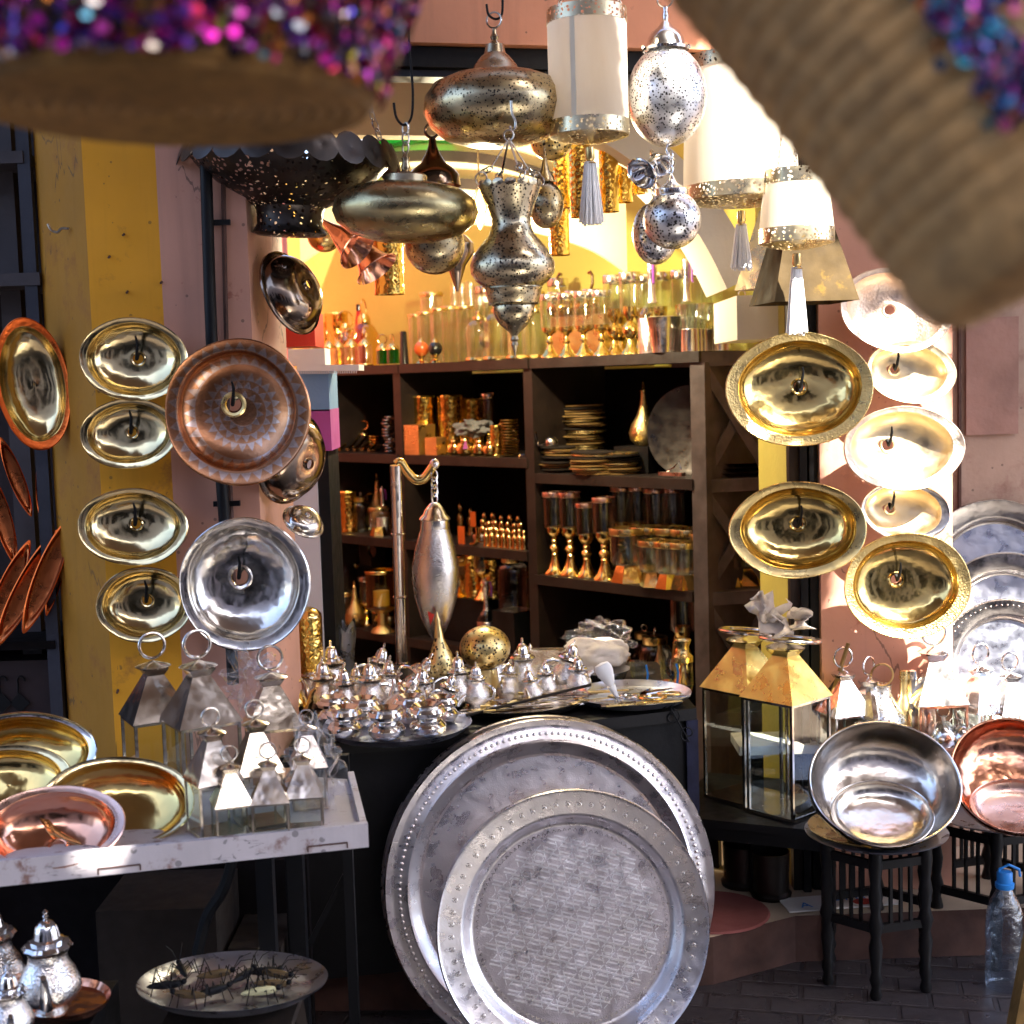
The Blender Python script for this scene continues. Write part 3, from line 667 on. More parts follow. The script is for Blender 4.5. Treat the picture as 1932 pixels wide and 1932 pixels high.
# ================= THE TWO BIG TRAYS =================
def tray_shell(name, label, c, R, nrm, roll, outer):
    t = thing(name, label, 'tray', c, face(nrm, roll), None)
    if outer:
        P = [(R, -.012), (R * 1.005, 0), (R * .996, .008), (R * .97, .004), (R * .955, .002), (R * .94, .004), (R * .88, .004), (R * .865, .007), (R * .85, .004), (R * .835, -.004), (R * .805, -.012), (R * .79, -.022), (R * .775, -.024)]
        G().lathe(P, 128).obj('rim', M['tray_plain'], t)
        G().lathe([(R * .775, -.024), (R * .4, -.024), (.0001, -.024)], 96).obj('pan', M['tray_silver'], t)
        g = G()
        for i in range(150):
            q = 2 * pi * i / 150; g.ball((R * .912 * cos(q), R * .912 * sin(q), .004), R * .0125, 8, .8)
        g.obj('bead_border', M['tray_plain'], t)
        g = G()
        for rr, k, sc in ((.62, 90, .013), (.56, 70, .016), (.48, 60, .012)):
            for i in range(k):
                q = 2 * pi * i / k; d = Vector((cos(q), sin(q), 0)); e = Vector((-sin(q), cos(q), 0)); b = d * R * rr + Vector((0, 0, -.0238))
                for s_ in (-1, 1): g.bar(b - e * R * sc * s_, b + d * R * sc * 1.4, .0014, .0016)
        g.obj('engraved_ring', M['tray_plain'], t)
    else:
        P = [(R, -.012), (R * 1.006, 0), (R * .994, .009), (R * .975, .005), (R * .83, .003), (R * .81, .0), (R * .79, -.010), (R * .76, -.024), (R * .735, -.030), (R * .725, -.030)]
        G().lathe(P, 128).obj('rim', M['tray_silver'], t)
        G().lathe([(R * .725, -.030), (R * .4, -.030), (.0001, -.030)], 96).obj('pan', M['pan_dark'], t)
        g = G(); Rp = R * .64; a = R * .120; q0 = radians(-17)
        def seg(p, q, w=.0016, dbl=0):
            p = Vector((*p, 0)); q = Vector((*q, 0)); mid = (p + q) / 2
            if mid.length > Rp: return
            d = (q - p).normalized(); e = Vector((-d.y, d.x, 0))
            for s_ in ((-.0045, .0045) if dbl else (0,)):
                g.bar(p + e * s_ + Vector((0, 0, -.0296)), q + e * s_ + Vector((0, 0, -.0296)), w * 1.7, .0012)
        rot = Matrix.Rotation(q0, 2)
        for i in range(-9, 10):
            for j in range(-9, 10):
                c0 = Vector((a * (i + (j % 2) * .5), a * .87 * j))
                if c0.length > Rp + a: continue
                for k in range(6):
                    w1 = radians(60 * k); w2 = radians(60 * k + 60)
                    p = c0 + Vector((cos(w1), sin(w1))) * a * .30; q = c0 + Vector((cos(w2), sin(w2))) * a * .30
                    if (i + 2 * j) % 5 == 0: seg(rot @ p, rot @ q, .0012)
                for k in range(3):
                    w1 = radians(60 * k); d = Vector((cos(w1), sin(w1))); e = Vector((-d.y, d.x))
                    for sgn in (-1, 1):
                        p = c0 + e * a * (.30 if k == 0 else .40) * sgn - d * a * (.40 if k == 0 else .16); q = c0 + e * a * (.30 if k == 0 else .40) * sgn + d * a * (.40 if k == 0 else .16)
                        seg(rot @ p, rot @ q, .0022 if k == 0 else .0014, k == 0)
        g.obj('engraved_lattice', M['lattice'], t)
        g = G()
        for rr, k, sc in ((.69, 110, .012), (.90, 64, .016), (.885, 64, .010)):
            for i in range(k):
                q = 2 * pi * i / k; d = Vector((cos(q), sin(q), 0)); e = Vector((-sin(q), cos(q), 0)); b = d * R * rr + Vector((0, 0, -.0298 if rr < .8 else .0036))
                for s_ in (-1, 1): g.bar(b - e * R * sc * s_, b + d * R * sc * 1.6, .0013, .0012)
                if rr == .90: g.ring(R * sc * .9, .0007, b - d * R * .01, (0, 0, 1), 10, 4)
        g.obj('engraved_ring', M['nickel'], t)
    G().lathe([(R, -.012), (R * .85, -.012), (R * .76, -.036), (.0001, -.036)], 64).obj('back_face', M['tray_plain'], t)
    return t
tray_shell('giant_tray', 'giant round aged silver tray with beaded border, leaning on the black table', PY(1040, 1672, 3.30), SY(322, 3.30), (.10, -1, .22), 0, True)
tray_shell('giant_tray', 'thin dark giant tray standing directly behind the beaded one, only its edge showing', PY(1030, 1662, 3.345), SY(318, 3.345), (.10, -1, .22), 0, True)
tray_shell('round_tray', 'round silver tray engraved with a star lattice, front of the leaning trays', PY(1083, 1752, 3.14), SY(268, 3.14), (.10, -1, .20), 0, False)
# ================= HANGING LAMPS =================
def turned(name, cat, label, u, v0, Y, parts, group=None, tilt=(0, 0), n=48):
    k = Y / F; t = thing(name, label, cat, PY(u, v0, Y), (tilt[0], tilt[1], 0), group)
    for p in parts:
        prof = p[2]
        if p[1] in ('antique', 'antique_dense', 'silver_pierced', 'silver_holes', 'gold_pierced'):
            G().lathe([(max(h * .96 - 1, .01) * k, (v0 - v) * k * .985) for h, v in prof], n).obj('inside_shadow_shell', M['dark_plain'], t)  # added dark shell, stands in for the unlit inside seen through the holes
        g = G().lathe([(max(h, .01) * k, (v0 - v) * k) for h, v in prof], n)
        o = g.obj(p[0], M[p[1]], t)
    return t, k
def ell(hw, vc, hv, a0=-90, a1=90, n=14, pw=1.0):
    out = []
    for i in range(n + 1):
        a = radians(a0 + (a1 - a0) * i / n); c = cos(a); s_ = sin(a)
        out.append((hw * abs(c) ** pw, vc - hv * s_))
    return out
def chain(g, a, b, link=.03, r=.0022, w=.008):
    a, b = Vector(a), Vector(b); d = b - a; n_ = max(1, round(d.length / (link * .75))); dd = d.normalized(); x = dd.orthogonal().normalized(); y = dd.cross(x)
    for i in range(n_):
        c = a + d * ((i + .5) / n_); s_ = x if i % 2 else y
        g.tube([c + s_ * (w * cos(q)) + dd * (link * .5 * sin(q)) for q in [2 * pi * j / 12 for j in range(12)]], r, 5, closed=True)
def shook(pts, label, Y, r=.0028, mat='iron', cat='hook'):
    P = [PY(u, v, Y) for u, v in smooth_pts(pts, 5)]
    return single(G().tube(P, r, 8), 'hanging_hook', M[mat], label, cat, 'hooks and chains under the lintel')
Y1 = 3.30
# big oblate pierced lamp
t, k = turned('saucer_lamp', 'pendant lamp', 'big oblate pierced brass lamp hanging centrally under the lintel', 937, 205, Y1, [
    ('shade', 'antique', [(8, 271), (60, 269), (98, 258), (124, 236), (136, 208), (132, 182), (115, 160), (85, 147), (45, 142), (8, 141)]),
    ('cap', 'antique_plain', [(46, 144), (47, 139), (44, 136), (40, 128), (27, 112), (20, 106), (18, 96), (17, 90), (9, 88), (6, 82), (8, 76), (5, 70), (4, 62), (1, 60)])])
g = G(); g.ring(SY(14, Y1), .0022, (0, 0, (205 - 46) * k), (.3, 1, 0), 24, 6); g.obj('ring', M['chain'], t)
shook([(918, 8), (922, 28), (936, 36), (947, 26), (948, -10), (946, -60)], 'open wire hook carrying the big oblate brass lamp', Y1)
# smaller oblate lamp
t, k = turned('saucer_lamp', 'pendant lamp', 'flatter oblate brass lamp on a long chain, left of and below the big one', 765, 400, 3.18, [
    ('shade', 'antique_fine', [(8, 454), (60, 452), (103, 440), (128, 420), (136, 400), (130, 378), (108, 360), (70, 350), (35, 346), (8, 346)]),
    ('cap', 'antique_plain', [(40, 348), (40, 334), (36, 331), (10, 330), (7, 324), (9, 318), (6, 308), (8, 302), (4, 294), (1, 292)])], tilt=(0, .04))
g = G(); chain(g, (0, 0, (400 - 292) * k), (0, 0, (400 - 240) * k), .027, .0022, .010); g.obj('chain', M['chain'], t)
shook([(743, 194), (748, 222), (762, 236), (776, 222), (779, 180), (776, 130), (772, 85), (770, 20)], 'long black wire hook reaching down to the flat oblate lamp', 3.18)
# black flower bowl
t, k = turned('flower_bowl_lamp', 'pendant lamp', 'black pierced bowl lamp with scalloped petal rim and drum foot', 548, 300, 3.30, [
    ('bowl', 'dark_metal', [(190, 290), (183, 306), (160, 332), (130, 352), (98, 370), (72, 384), (66, 388)]),
    ('foot_drum', 'dark_metal', [(66, 388), (62, 396), (60, 420), (66, 430), (70, 436), (60, 440), (.1, 441)]),
    ('rim_band', 'dark_plain', [(194, 286), (196, 291), (192, 296), (188, 290), (190, 286)])], tilt=(.03, .06))
g = G()
for i in range(22):
    q = 2 * pi * i / 22; R_ = SY(196, 3.3); c = Vector((R_ * cos(q), R_ * sin(q), SY(6, 3.3)))
    T = Matrix.Translation(c) @ Matrix.Rotation(q + pi / 2, 4, 'Z') @ Matrix.Rotation(pi / 2 - .35, 4, 'X')
    w_ = SY(31, 3.3); h_ = SY(31, 3.3)
    g.lathe([(.0001, .0), (.5, .003), (1, 0), (1, -.002), (.5, .001), (.0001, -.002)], 14, w_, h_, T)
g.obj('petal_rim', M['dark_plain'], t)
g = G(); kk = 3.3 / F
for a in (.4, 2.5, 4.6): chain(g, (SY(185, 3.3) * cos(a), SY(185, 3.3) * sin(a), .02), (0, 0, .62), .03, .0018, .008)
g.obj('chain', M['chain'], t)
M['fabric_seam'] = dull('glued_seam', (.80, .72, .56), .7, .1)
# parchment cylinder lanterns
def drum(u, v0, v1, hw, Y, label, top=True, taper=0, tas=None, sx=1, mat='fabric'):
    k = Y / F; t = thing('drum_shade', label, 'lampshade', PY(u, v1, Y)); H = (v1 - v0) * k; R = hw * k; b = 26 * k; R1 = R * (1 - taper)
    G().lathe([(R, b * .9), (R1, H - b * .9)], 56).obj('shade_cloth', M[mat], t)
    G().lathe([(R * 1.01, 0), (R * 1.012, b), (R * 1.0, b)], 56).obj('lower_band', M['band'], t)
    G().lathe([(R1 * 1.0, H - b), (R1 * 1.012, H - b), (R1 * 1.01, H)], 56).obj('upper_band', M['band'], t)
    G().lathe([(R * 1.01, 0), (R * 1.0, -.002), (R * .7, -.010), (R * .3, -.016), (.001, -.018)], 56).obj('base_plate', M['band'], t)
    a_ = -2.0; G().box(R * .997, R * 1.002, -.006, .006, b, H - b, Matrix.Rotation(a_, 4, 'Z')).obj('seam', M['fabric_seam'], t, False) if not taper else None
    if tas:
        L = tas * k
        G().lathe([(.001, -.024), (.010, -.026), (.011, -.05), (.008, -.055), (.014, -.062)], 16).obj('tassel_cap', M['brass_satin'], t)
        g = G()
        for i in range(34):
            q = i * 2.4; r0 = .011 * sqrt(rnd.random()); r1 = r0 * 1.7 + .003
            g.tube([(r0 * cos(q), r0 * sin(q), -.058), (r1 * .9 * cos(q), r1 * .9 * sin(q), -.07 - L * .4), (r1 * 1.25 * cos(q), r1 * 1.25 * sin(q), -.05 - L + rnd.uniform(-.006, .004))], .0032, 5)
        g.obj('tassel', M['tassel'], t)
    g = G()
    for a in (.3, 2.4, 4.5): chain(g, (R1 * cos(a), R1 * sin(a), H), (R1 * .3 * cos(a), R1 * .3 * sin(a), H + .16), .016, .0012, .004)
    g.obj('chain', M['chain'], t)
    return t
drum(1112, 30, 256, 73, 3.25, 'cream cylinder lantern with pierced metal bands and a white tassel, beside the silver ball lamp', tas=118)
drum(1398, 120, 378, 106, 3.56, 'large white drum shade with gold bands glaring in the sun, above the cream arch', tas=88, taper=.06)
drum(1503, 325, 458, 69, 3.44, 'smaller white drum shade with gold band and long white tassel, rightmost lampshade', tas=128, taper=.14)
# silver ball lamp
t, k = turned('ball_lamp', 'pendant lamp', 'large egg-shaped silver pierced lamp hanging right of the cream cylinder lantern', 1258, 180, 3.30, [
    ('shade', 'silver_pierced', ell(74, 182, 92)),
    ('cap', 'silver', [(42, 100), (43, 95), (36, 92), (33, 78), (26, 66), (14, 58), (9, 50), (5, 46), (6, 38), (4, 30), (5, 22), (1, 18)])])
g = G(); g.ring(SY(14, 3.3), .002, (0, 0, (180 - 8) * k), (.2, 1, 0)); g.obj('ring', M['chain'], t)
g = G()
for s_ in (-1, 1): g.ball((s_ * SY(42, 3.3), 0, (180 - 93) * k), .006, 8)
g.obj('screw', M['silver'], t)
# cluster of small silver balls and bells
def small_ball(u, v, r, Y, label, capv, sz=1.0):
    t, k = turned('ball_lantern', 'lantern', label, u, v, Y, [
        ('shade', 'silver_holes', ell(r, v, r * sz, -90, 68)),
        ('collar', 'silver', [(r * .52, v - r * .80), (r * .56, v - r * .86), (r * .56, v - r * 1.03), (r * .5, v - r * 1.06), (r * .2, v - r * 1.25), (r * .07, v - r * 1.5), (1, v - r * 1.6)])], 'small pierced silver ball lanterns')
    g = G(); chain(g, (0, 0, r * 1.6 * k), (0, 0, (v - capv) * k), .02, .0016, .006); g.obj('chain', M['silver'], t)
small_ball(1268, 415, 54, 3.25, 'rounder small pierced silver lantern, front one of the hanging pair', 290)
small_ball(1236, 440, 43, 3.33, 'small pierced silver lantern half hidden behind the rounder one', 300, 1.35)
for i, (u, v, n_, l) in enumerate(((1212, 326, (-.55, -.55, -.5), 'small silver bell cup hanging open side left under the silver lamp'), (1244, 314, (.3, -.5, -.8), 'small silver bell cup hanging bottom down beside the other bell cup'))):
    Y = 3.28 + .02 * i; r = SY(31, Y)
    t = thing('bell_cup', l, 'bell', PY(u, v, Y), face(n_), 'small silver bell cups')
    G().lathe([(r, 0), (r * 1.02, .004), (r * .95, .006), (r * .92, 0), (r * .8, -.006), (r * .6, -.018), (r * .3, -.028), (.001, -.03)], 32).obj('cup', M['silver'], t)
    G().lathe([(r * .35, -.029), (r * .15, -.036), (.006, -.042), (.004, -.05), (.001, -.052)], 20).obj('knob', M['silver'], t)
shook([(1262, 272), (1270, 268), (1268, 262), (1262, 268), (1256, 282), (1262, 292)], 'silver clasp holding the cluster of small lanterns', 3.28, mat='silver', cat='clasp')
# vase-shaped pierced lamp
t, k = turned('vase_lamp', 'pendant lamp', 'tall vase-shaped pierced brass lamp with long pointed finial, hanging in the centre', 967, 500, 3.12, [
    ('shade', 'antique_dense', [(59, 354), (56, 362), (45, 388), (37, 412), (36, 425), (43, 445), (58, 462), (72, 480), (79, 498), (78, 515), (68, 530), (55, 540)]),
    ('band', 'antique', [(54, 540), (55, 543), (53, 546), (51, 556), (48, 566), (46, 570), (48, 572), (44, 574)]),
    ('lower_cup', 'antique', [(39, 574), (40, 577), (38, 592), (30, 606), (18, 618), (9, 626), (6, 632)]),
    ('finial', 'antique_plain', [(6, 632), (8, 638), (5, 642), (7, 648), (4, 654), (2, 664), (.2, 674)])])
g = G(); R_ = 59 * k
for i in range(16):
    q = 2 * pi * i / 16; T = Matrix.Translation((R_ * cos(q), R_ * sin(q), (500 - 353) * k)) @ Matrix.Rotation(q + pi / 2, 4, 'Z') @ Matrix.Rotation(pi / 2, 4, 'X')
    g.lathe([(.0001, .0012), (.0125, 0), (.0001, -.0012)], 12, 1, .6, T)
g.obj('scalloped_rim', M['antique_plain'], t)
g = G()
top = Vector((0, 0, (500 - 268) * k))
for a in (0, 1.57, 3.14, 4.71):
    b = Vector((R_ * .98 * cos(a + .4), R_ * .98 * sin(a + .4), (500 - 348) * k)); c = b.lerp(top, .35) + Vector((0, 0, -.004))
    g.ring(.013, .0018, b + Vector((0, 0, .006)), (sin(a + .4), -cos(a + .4), .3)); chain(g, b + Vector((0, 0, .016)), c, .022, .0018, .008)
    g.bar(c, top, .0045, .0018)
g.ring(.011, .002, top + Vector((0, 0, .006)), (.3, 1, .1))
g.obj('chain', M['chain'], t)
shook([(962, 238), (966, 246), (972, 240), (972, 228), (966, 214), (964, 190)], 'small hook holding the vase-shaped lamp', 3.12, mat='chain')
# lamps further back
turned('ball_lamp', 'pendant lamp', 'brass pierced ball lamp peeking out right behind the vase-shaped lamp', 1030, 385, 3.5, [('shade', 'antique', ell(33, 386, 44)), ('cap', 'antique_plain', [(18, 345), (16, 335), (8, 322), (3, 300), (1, 280)])])
turned('ball_lamp', 'pendant lamp', 'dark pierced ball lamp whose bottom hangs below the flat oblate lamp', 820, 462, 3.6, [('shade', 'antique', ell(56, 462, 55)), ('cap', 'antique_plain', [(22, 410), (20, 395), (14, 385), (8, 370), (4, 350)])])
t, k = turned('trumpet_lamp', 'pendant lamp', 'brown brass lamp with trumpet neck and ring, behind the flat oblate lamp', 817, 300, 3.75, [('shade', 'bronze', [(50, 350), (48, 330), (38, 318), (24, 308), (14, 292), (8, 276), (6, 262), (1, 260)])])
G().ring(SY(13, 3.75), .004, (0, 0, (300 - 248) * k), (.2, 1, 0)).obj('ring', M['bronze'], t)
turned('ball_lamp', 'pendant lamp', 'small gold ball lamp just showing under the right end of the big oblate lamp', 1040, 270, 3.7, [('shade', 'gold_pierced', ell(38, 270, 32)), ('cap', 'antique_plain', [(12, 240), (8, 228), (2, 215)])])
turned('ball_lamp', 'pendant lamp', 'brown lamp body behind the dark ball lamp under the flat oblate lamp', 860, 465, 3.9, [('shade', 'bronze', [(3, 548), (8, 530), (18, 500), (34, 478), (34, 460), (20, 445), (5, 440)])])
turned('dome_lamp', 'pendant lamp', 'small dark brass dome lamp hanging below the black flower bowl', 612, 440, 4.2, [('shade', 'brass_satin', ell(32, 445, 30, -90, 40))])
# gold hammered cylinders
for i, (u, v0, v1, hw, Y, l) in enumerate(((1062, 278, 392, 17, 4.3, 'leftmost of the hanging gold hammered cylinders behind the vase lamp'), (1096, 268, 410, 20, 4.15, 'longest hanging gold hammered cylinder, left of the white tassel'),
        (1150, 280, 400, 18, 4.2, 'hanging gold hammered cylinder right of the white tassel'), (1178, 296, 382, 16, 4.25, 'hanging gold hammered cylinder near the cream arch'), (1204, 300, 366, 13, 4.3, 'short gold cylinder, rightmost of the hanging cluster'),
        (735, 448, 556, 28, 4.0, 'wide gold hammered cylinder hanging alone left of the dark ball lamp'), (1056, 398, 482, 19, 4.35, 'gold mesh cylinder hanging low behind the vase lamp'))):
    k = Y / F; t = thing('metal_cylinder_lamp', l, 'pendant lamp', PY(u, v1, Y), None, 'gold hammered cylinder lamps'); H = (v1 - v0) * k
    G().lathe([(hw * k, 0), (hw * k * 1.02, .002), (hw * k, .006), (hw * k, H)], 32).obj('cylinder', M['brass_ham'], t)
    G().lathe([(hw * k, H), (hw * k * .4, H + .01), (.003, H + .014), (.002, H + .3)], 20).obj('stem', M['antique_plain'], t)
    G().disc(hw * k * .96, .01, 24).obj('inner_plate', M['bronze'], t)
# copper horns
for u, v, Y, l, n_ in ((648, 448, 3.6, 'shiny copper funnel hanging left of the flat oblate lamp', (.6, -.3, -.5)), (690, 480, 3.75, 'small copper funnel hanging behind the shiny one', (.5, -.2, -.7))):
    r = SY(34, Y); t = thing('copper_funnel', l, 'funnel', PY(u, v, Y), face(n_), 'hanging copper funnels')
    G().lathe([(r * 1.3, .05), (r * 1.25, .052), (r * .9, .03), (r * .55, -.01), (r * .3, -.04), (.004, -.08)], 36).obj('cone', M['copper'], t)
    G().ring(.014, .002, (0, 0, -.09), (1, 0, 0)).obj('ring', M['copper'], t)
M['bronze_y'] = dull('shadow_toned_brass', (.075, .05, .022), .8, .5, 9, .2, 60, stains=(7, (.22, .13, .02), .6, .72), spec=.1)  # brass coloured dark as if shadowed, yellow patches painted as reflections
# trapezoid brass shades at the right
t = thing('pyramid_shade', 'brass pyramid-shaped shade hanging behind the two white lampshades', 'lampshade', PY(1515, 572, 3.72))
k = 3.72 / F
def frust(w0, w1, h, M_=None):
    g = G(); a, b = w0 / 2, w1 / 2
    return g.add([(-a, -a, 0), (a, -a, 0), (a, a, 0), (-a, a, 0), (-b, -b, h), (b, -b, h), (b, b, h), (-b, b, h)], [(0, 1, 5, 4), (1, 2, 6, 5), (2, 3, 7, 6), (3, 0, 4, 7), (4, 5, 6, 7)], M_)
frust(160 * k, 66 * k, 185 * k, Matrix.Rotation(.12, 4, 'Z')).obj('shade', M['bronze_y'], t, False)
G().tube([(0, 0, 185 * k), (0, 0, 185 * k + .5)], .003, 6).obj('stem', M['iron'], t)
t = thing('cone_shade', 'dark brass cone shade between the arch and the tassel of the large white shade', 'lampshade', PY(1462, 545, 3.85))
frust(110 * k, 40 * k, 150 * k, Matrix.Rotation(.5, 4, 'Z')).obj('shade', M['antique_fine'], t, False)
# lit star lantern deep inside
t = thing('lit_lantern', 'small faceted glass lantern, lit yellow, between the flat lamp and the vase lamp', 'lantern', PY(905, 395, 4.7))
g = G(); k = 4.7 / F
g.lathe([(.001, -34 * k), (26 * k, 0), (.001, 40 * k)], 6); g.obj('glass_panels', M['glow'], t, False)
g = G()
for i in range(6):
    q = 2 * pi * i / 6; p = Vector((27 * k * cos(q), 27 * k * sin(q), 0)); g.tube([(0, 0, -36 * k), p, (0, 0, 42 * k)], .003, 6)
g.tube([(0, 0, 42 * k), (0, 0, 1.0)], .003, 6); g.obj('lead_frame', M['antique_plain'], t)
def lamp(name, loc, E, colr, size, parent):
    l = bpy.data.lights.new(name, 'POINT'); l.energy = E; l.color = colr; l.shadow_soft_size = size
    o = bpy.data.objects.new(name, l); col.objects.link(o); o.parent = parent; o.location = loc
lamp('lantern_light', (0, -.0, -.13), 11, (1, .88, .58), .03, t)
t = thing('ceiling_bulb', 'bare warm bulb hanging high inside the shop, behind the oblate lamps', 'bulb', PY(1120, 250, 4.45))
G().ball((0, 0, 0), .028, 16, 1.15).obj('bulb', M['glow'], t)
G().tube([(0, 0, .03), (0, 0, .4)], .008, 8).obj('cord', M['iron'], t)
lamp('bulb_light', (0, 0, -.06), 16, (1, .90, .62), .03, t)
# ================= SHELF UNIT =================
ZT = 1.672; TH = .036; DEP = .40
def onsh(u, z, w=0): return AT(u, z, SL + BK * w, SN)
t = thing('shelf_unit', 'dark brown wooden shelving with three bays and an X-braced side, full of metalware', 'shelving', (SR.x, SR.y, .13))
TW = Matrix.Translation((-SR.x, -SR.y, -.13))
def board(u0, u1, z, name='shelf', th=TH, w0=0, w1=DEP, ov=0):
    a = onsh(u0, z) + BK * w0; b = onsh(u1, z) + BK * w0; a -= SD * ov; b += SD * ov; c = b + BK * (w1 - w0); d = a + BK * (w1 - w0)
    G().prism([(p.x, p.y) for p in (a, b, c, d)], z - th, z, TW).obj(name, M['wood'], t, False)
def upright(u, z0, z1, wd=.045, zr=1.0, mat='wood'):
    a = onsh(u, zr); b = a + SD * wd; c = b + BK * DEP; d = a + BK * DEP
    G().prism([(p.x, p.y) for p in (a, b, c, d)], z0, z1, TW).obj('upright', M[mat], t, False)
SH_L = [ZT, 1.305, .955, .55]; SH_R = [ZT, 1.25, .872, .46]
UP_U = [612, 752, 996, 1310]
for u in UP_U[:3]: upright(u, .13, ZT - TH)
upright(1308, .13, ZT - TH, .06, mat='brace')
board(600, 754, ZT, w0=-.012); board(757, 1000, ZT, w0=-.015); board(1003, 1322, ZT, w0=-.012)
for z in SH_L[1:]: board(622, 752, z, w0=-.006); board(765, 996, z, w0=-.006)
for z in SH_R[1:]: board(1011, 1308, z, w0=-.006)
# back panel
a = onsh(600, 1) + BK * (DEP + .002); b = onsh(1325, 1) + BK * (DEP + .002); c = b + BK * .012; d = a + BK * .012
G().prism([(p.x, p.y) for p in (a, b, c, d)], .13, ZT - TH - .01, TW).obj('back_panel', M['dark'], t, False)
# side frame with X braces running right from the corner
C0 = onsh(1326, 1.2); SDIR = Vector((.96, .20, 0)).normalized(); SBK = Vector((-SDIR.y, SDIR.x, 0))
def sp(u, z): return AT(u, z, C0, Vector((SDIR.y, -SDIR.x, 0)))
e = sp(1482, 1.2); 
def sbox(p, q, z0, z1, th, name, w0=0, mat='brace'):
    a, b = p + SBK * w0, q + SBK * w0; c, d = b + SBK * th, a + SBK * th
    G().prism([(x.x, x.y) for x in (a, b, c, d)], z0, z1, TW).obj(name, M[mat], t, False)
s0 = C0 + SDIR * .0; s1 = e
sbox(s0, s1 + SDIR * .02, ZT - .05, ZT - .003, .30, 'side_top')
sbox(s1 - SDIR * .045, s1, .13, ZT - .053, .04, 'side_post')
for z in (SH_R[1], SH_R[2], SH_R[3]): sbox(s0, s1 - SDIR * .048, z - .045, z - .002, .30, 'side_shelf')
zs_ = [ZT - .05, SH_R[1], SH_R[2] , SH_R[3]]
for i in range(3):
    z1_, z0_ = zs_[i] - (.0 if i == 0 else .048), zs_[i + 1] + .002
    for k_, (za, zb2) in enumerate(((z1_, z0_), (z0_, z1_))):
        p = s0 + SBK * (.004 + .012 * k_) + SDIR * .01; q = s1 + SBK * (.004 + .012 * k_) - SDIR * .05
        P = Vector((p.x, p.y, za)); Q = Vector((q.x, q.y, zb2)); d = (Q - P).normalized(); up = Vector((0, 0, 1)); nn = SBK
        ww = (up - d * up.dot(d)).normalized() * .017
        vs = [P - ww, Q - ww, Q + ww, P + ww]; vs = vs + [x + nn * .010 for x in vs]
        G().add(vs, [(0, 1, 2, 3), (7, 6, 5, 4), (0, 4, 5, 1), (1, 5, 6, 2), (2, 6, 7, 3), (3, 7, 4, 0)], TW).obj('cross_brace', M['brace'], t, False)

# ---- ware prototypes (metres) ----
def arc(n, r, c, a0, a1, pl='xz'):
    return [(c[0] + r * cos(radians(a0 + (a1 - a0) * i / n)), 0, c[1] + r * sin(radians(a0 + (a1 - a0) * i / n))) for i in range(n + 1)]
def P_hurr():
    return prod('candle_hurricane', 'candle holder', [
        ('glass', M['glass'], [(.012, .092), (.028, .094), (.032, .10), (.032, .205), (.0308, .205), (.0308, .10)]),
        ('rim_band', M['nickel'], [(.0328, .198), (.0335, .2), (.0335, .216), (.0326, .218), (.0318, .21)]),
        ('base', M['brass'], [(.034, 0), (.032, .006), (.024, .014), (.014, .03), (.009, .044), (.012, .05), (.013, .055), (.009, .06), (.007, .072), (.012, .08), (.022, .086), (.027, .094), (.0265, .104), (.025, .104)])])
def P_hurrb():
    return prod('candle_hurricane', 'candle holder', [
        ('glass', M['glass'], [(.012, .15), (.034, .152), (.037, .16), (.037, .262), (.0358, .262), (.0358, .16)]),
        ('rim_band', M['nickel'], [(.0378, .255), (.0385, .257), (.0385, .28), (.0375, .282)]),
        ('base', M['brass'], [(.036, 0), (.033, .008), (.018, .024), (.012, .045), (.01, .052), (.018, .060), (.026, .072), (.028, .084), (.025, .098), (.016, .108), (.01, .114), (.014, .125), (.022, .135), (.024, .15), (.024, .165)])])
def P_cup():
    return prod('footed_glass', 'glass cup', [
        ('glass', M['glass'], [(.02, .05), (.046, .052), (.052, .06), (.054, .155), (.0525, .155), (.050, .06)]),
        ('rim_band', M['brass_satin'], [(.0545, .14), (.0555, .142), (.0555, .158), (.0545, .16)]),
        ('foot', M['brass'], G().lathe([(.052, 0), (.051, .004), (.036, .046), (.034, .05), (.001, .05)], 6))])
def P_gob():
    return prod('goblet_holder', 'candle holder', [
        ('glass', M['glass'], [(.02, .172), (.040, .174), (.042, .18), (.043, .30), (.042, .30), (.041, .18)]),
        ('rim_band', M['copper_rim'], [(.0435, .288), (.0445, .29), (.0445, .304), (.0435, .306)]),
        ('base', M['brass'], [(.044, 0), (.043, .006), (.030, .022), (.018, .05), (.014, .068), (.016, .074), (.012, .08), (.018, .088), (.0225, .098), (.018, .108), (.012, .114), (.013, .122), (.016, .126), (.012, .132), (.024, .145), (.031, .158), (.032, .176), (.03, .178)])])
def P_tumb():
    return prod('banded_tumbler', 'tumbler', [
        ('glass', M['glass'], [(.001, .004), (.026, .004), (.028, .05), (.027, .075), (.03, .10), (.038, .14), (.037, .14), (.029, .10), (.026, .075), (.026, .01)]),
        ('sleeve', M['nickel'], [(.0305, 0), (.030, .004), (.0295, .06), (.0305, .064), (.0295, .066)])])
def P_jar():
    t = prod('lidded_jar', 'jar', [
        ('glass', M['glass'], [(.001, .002), (.042, .002), (.046, .01), (.046, .12), (.04, .138), (.03, .145), (.03, .152)]),
        ('lid', M['brass_satin'], [(.033, .146), (.034, .148), (.034, .166), (.031, .168), (.001, .170)])])
    G().ring(.011, .002, (0, 0, .182), (.4, 1, 0)).obj('lid_ring', M['silver'], t); return t
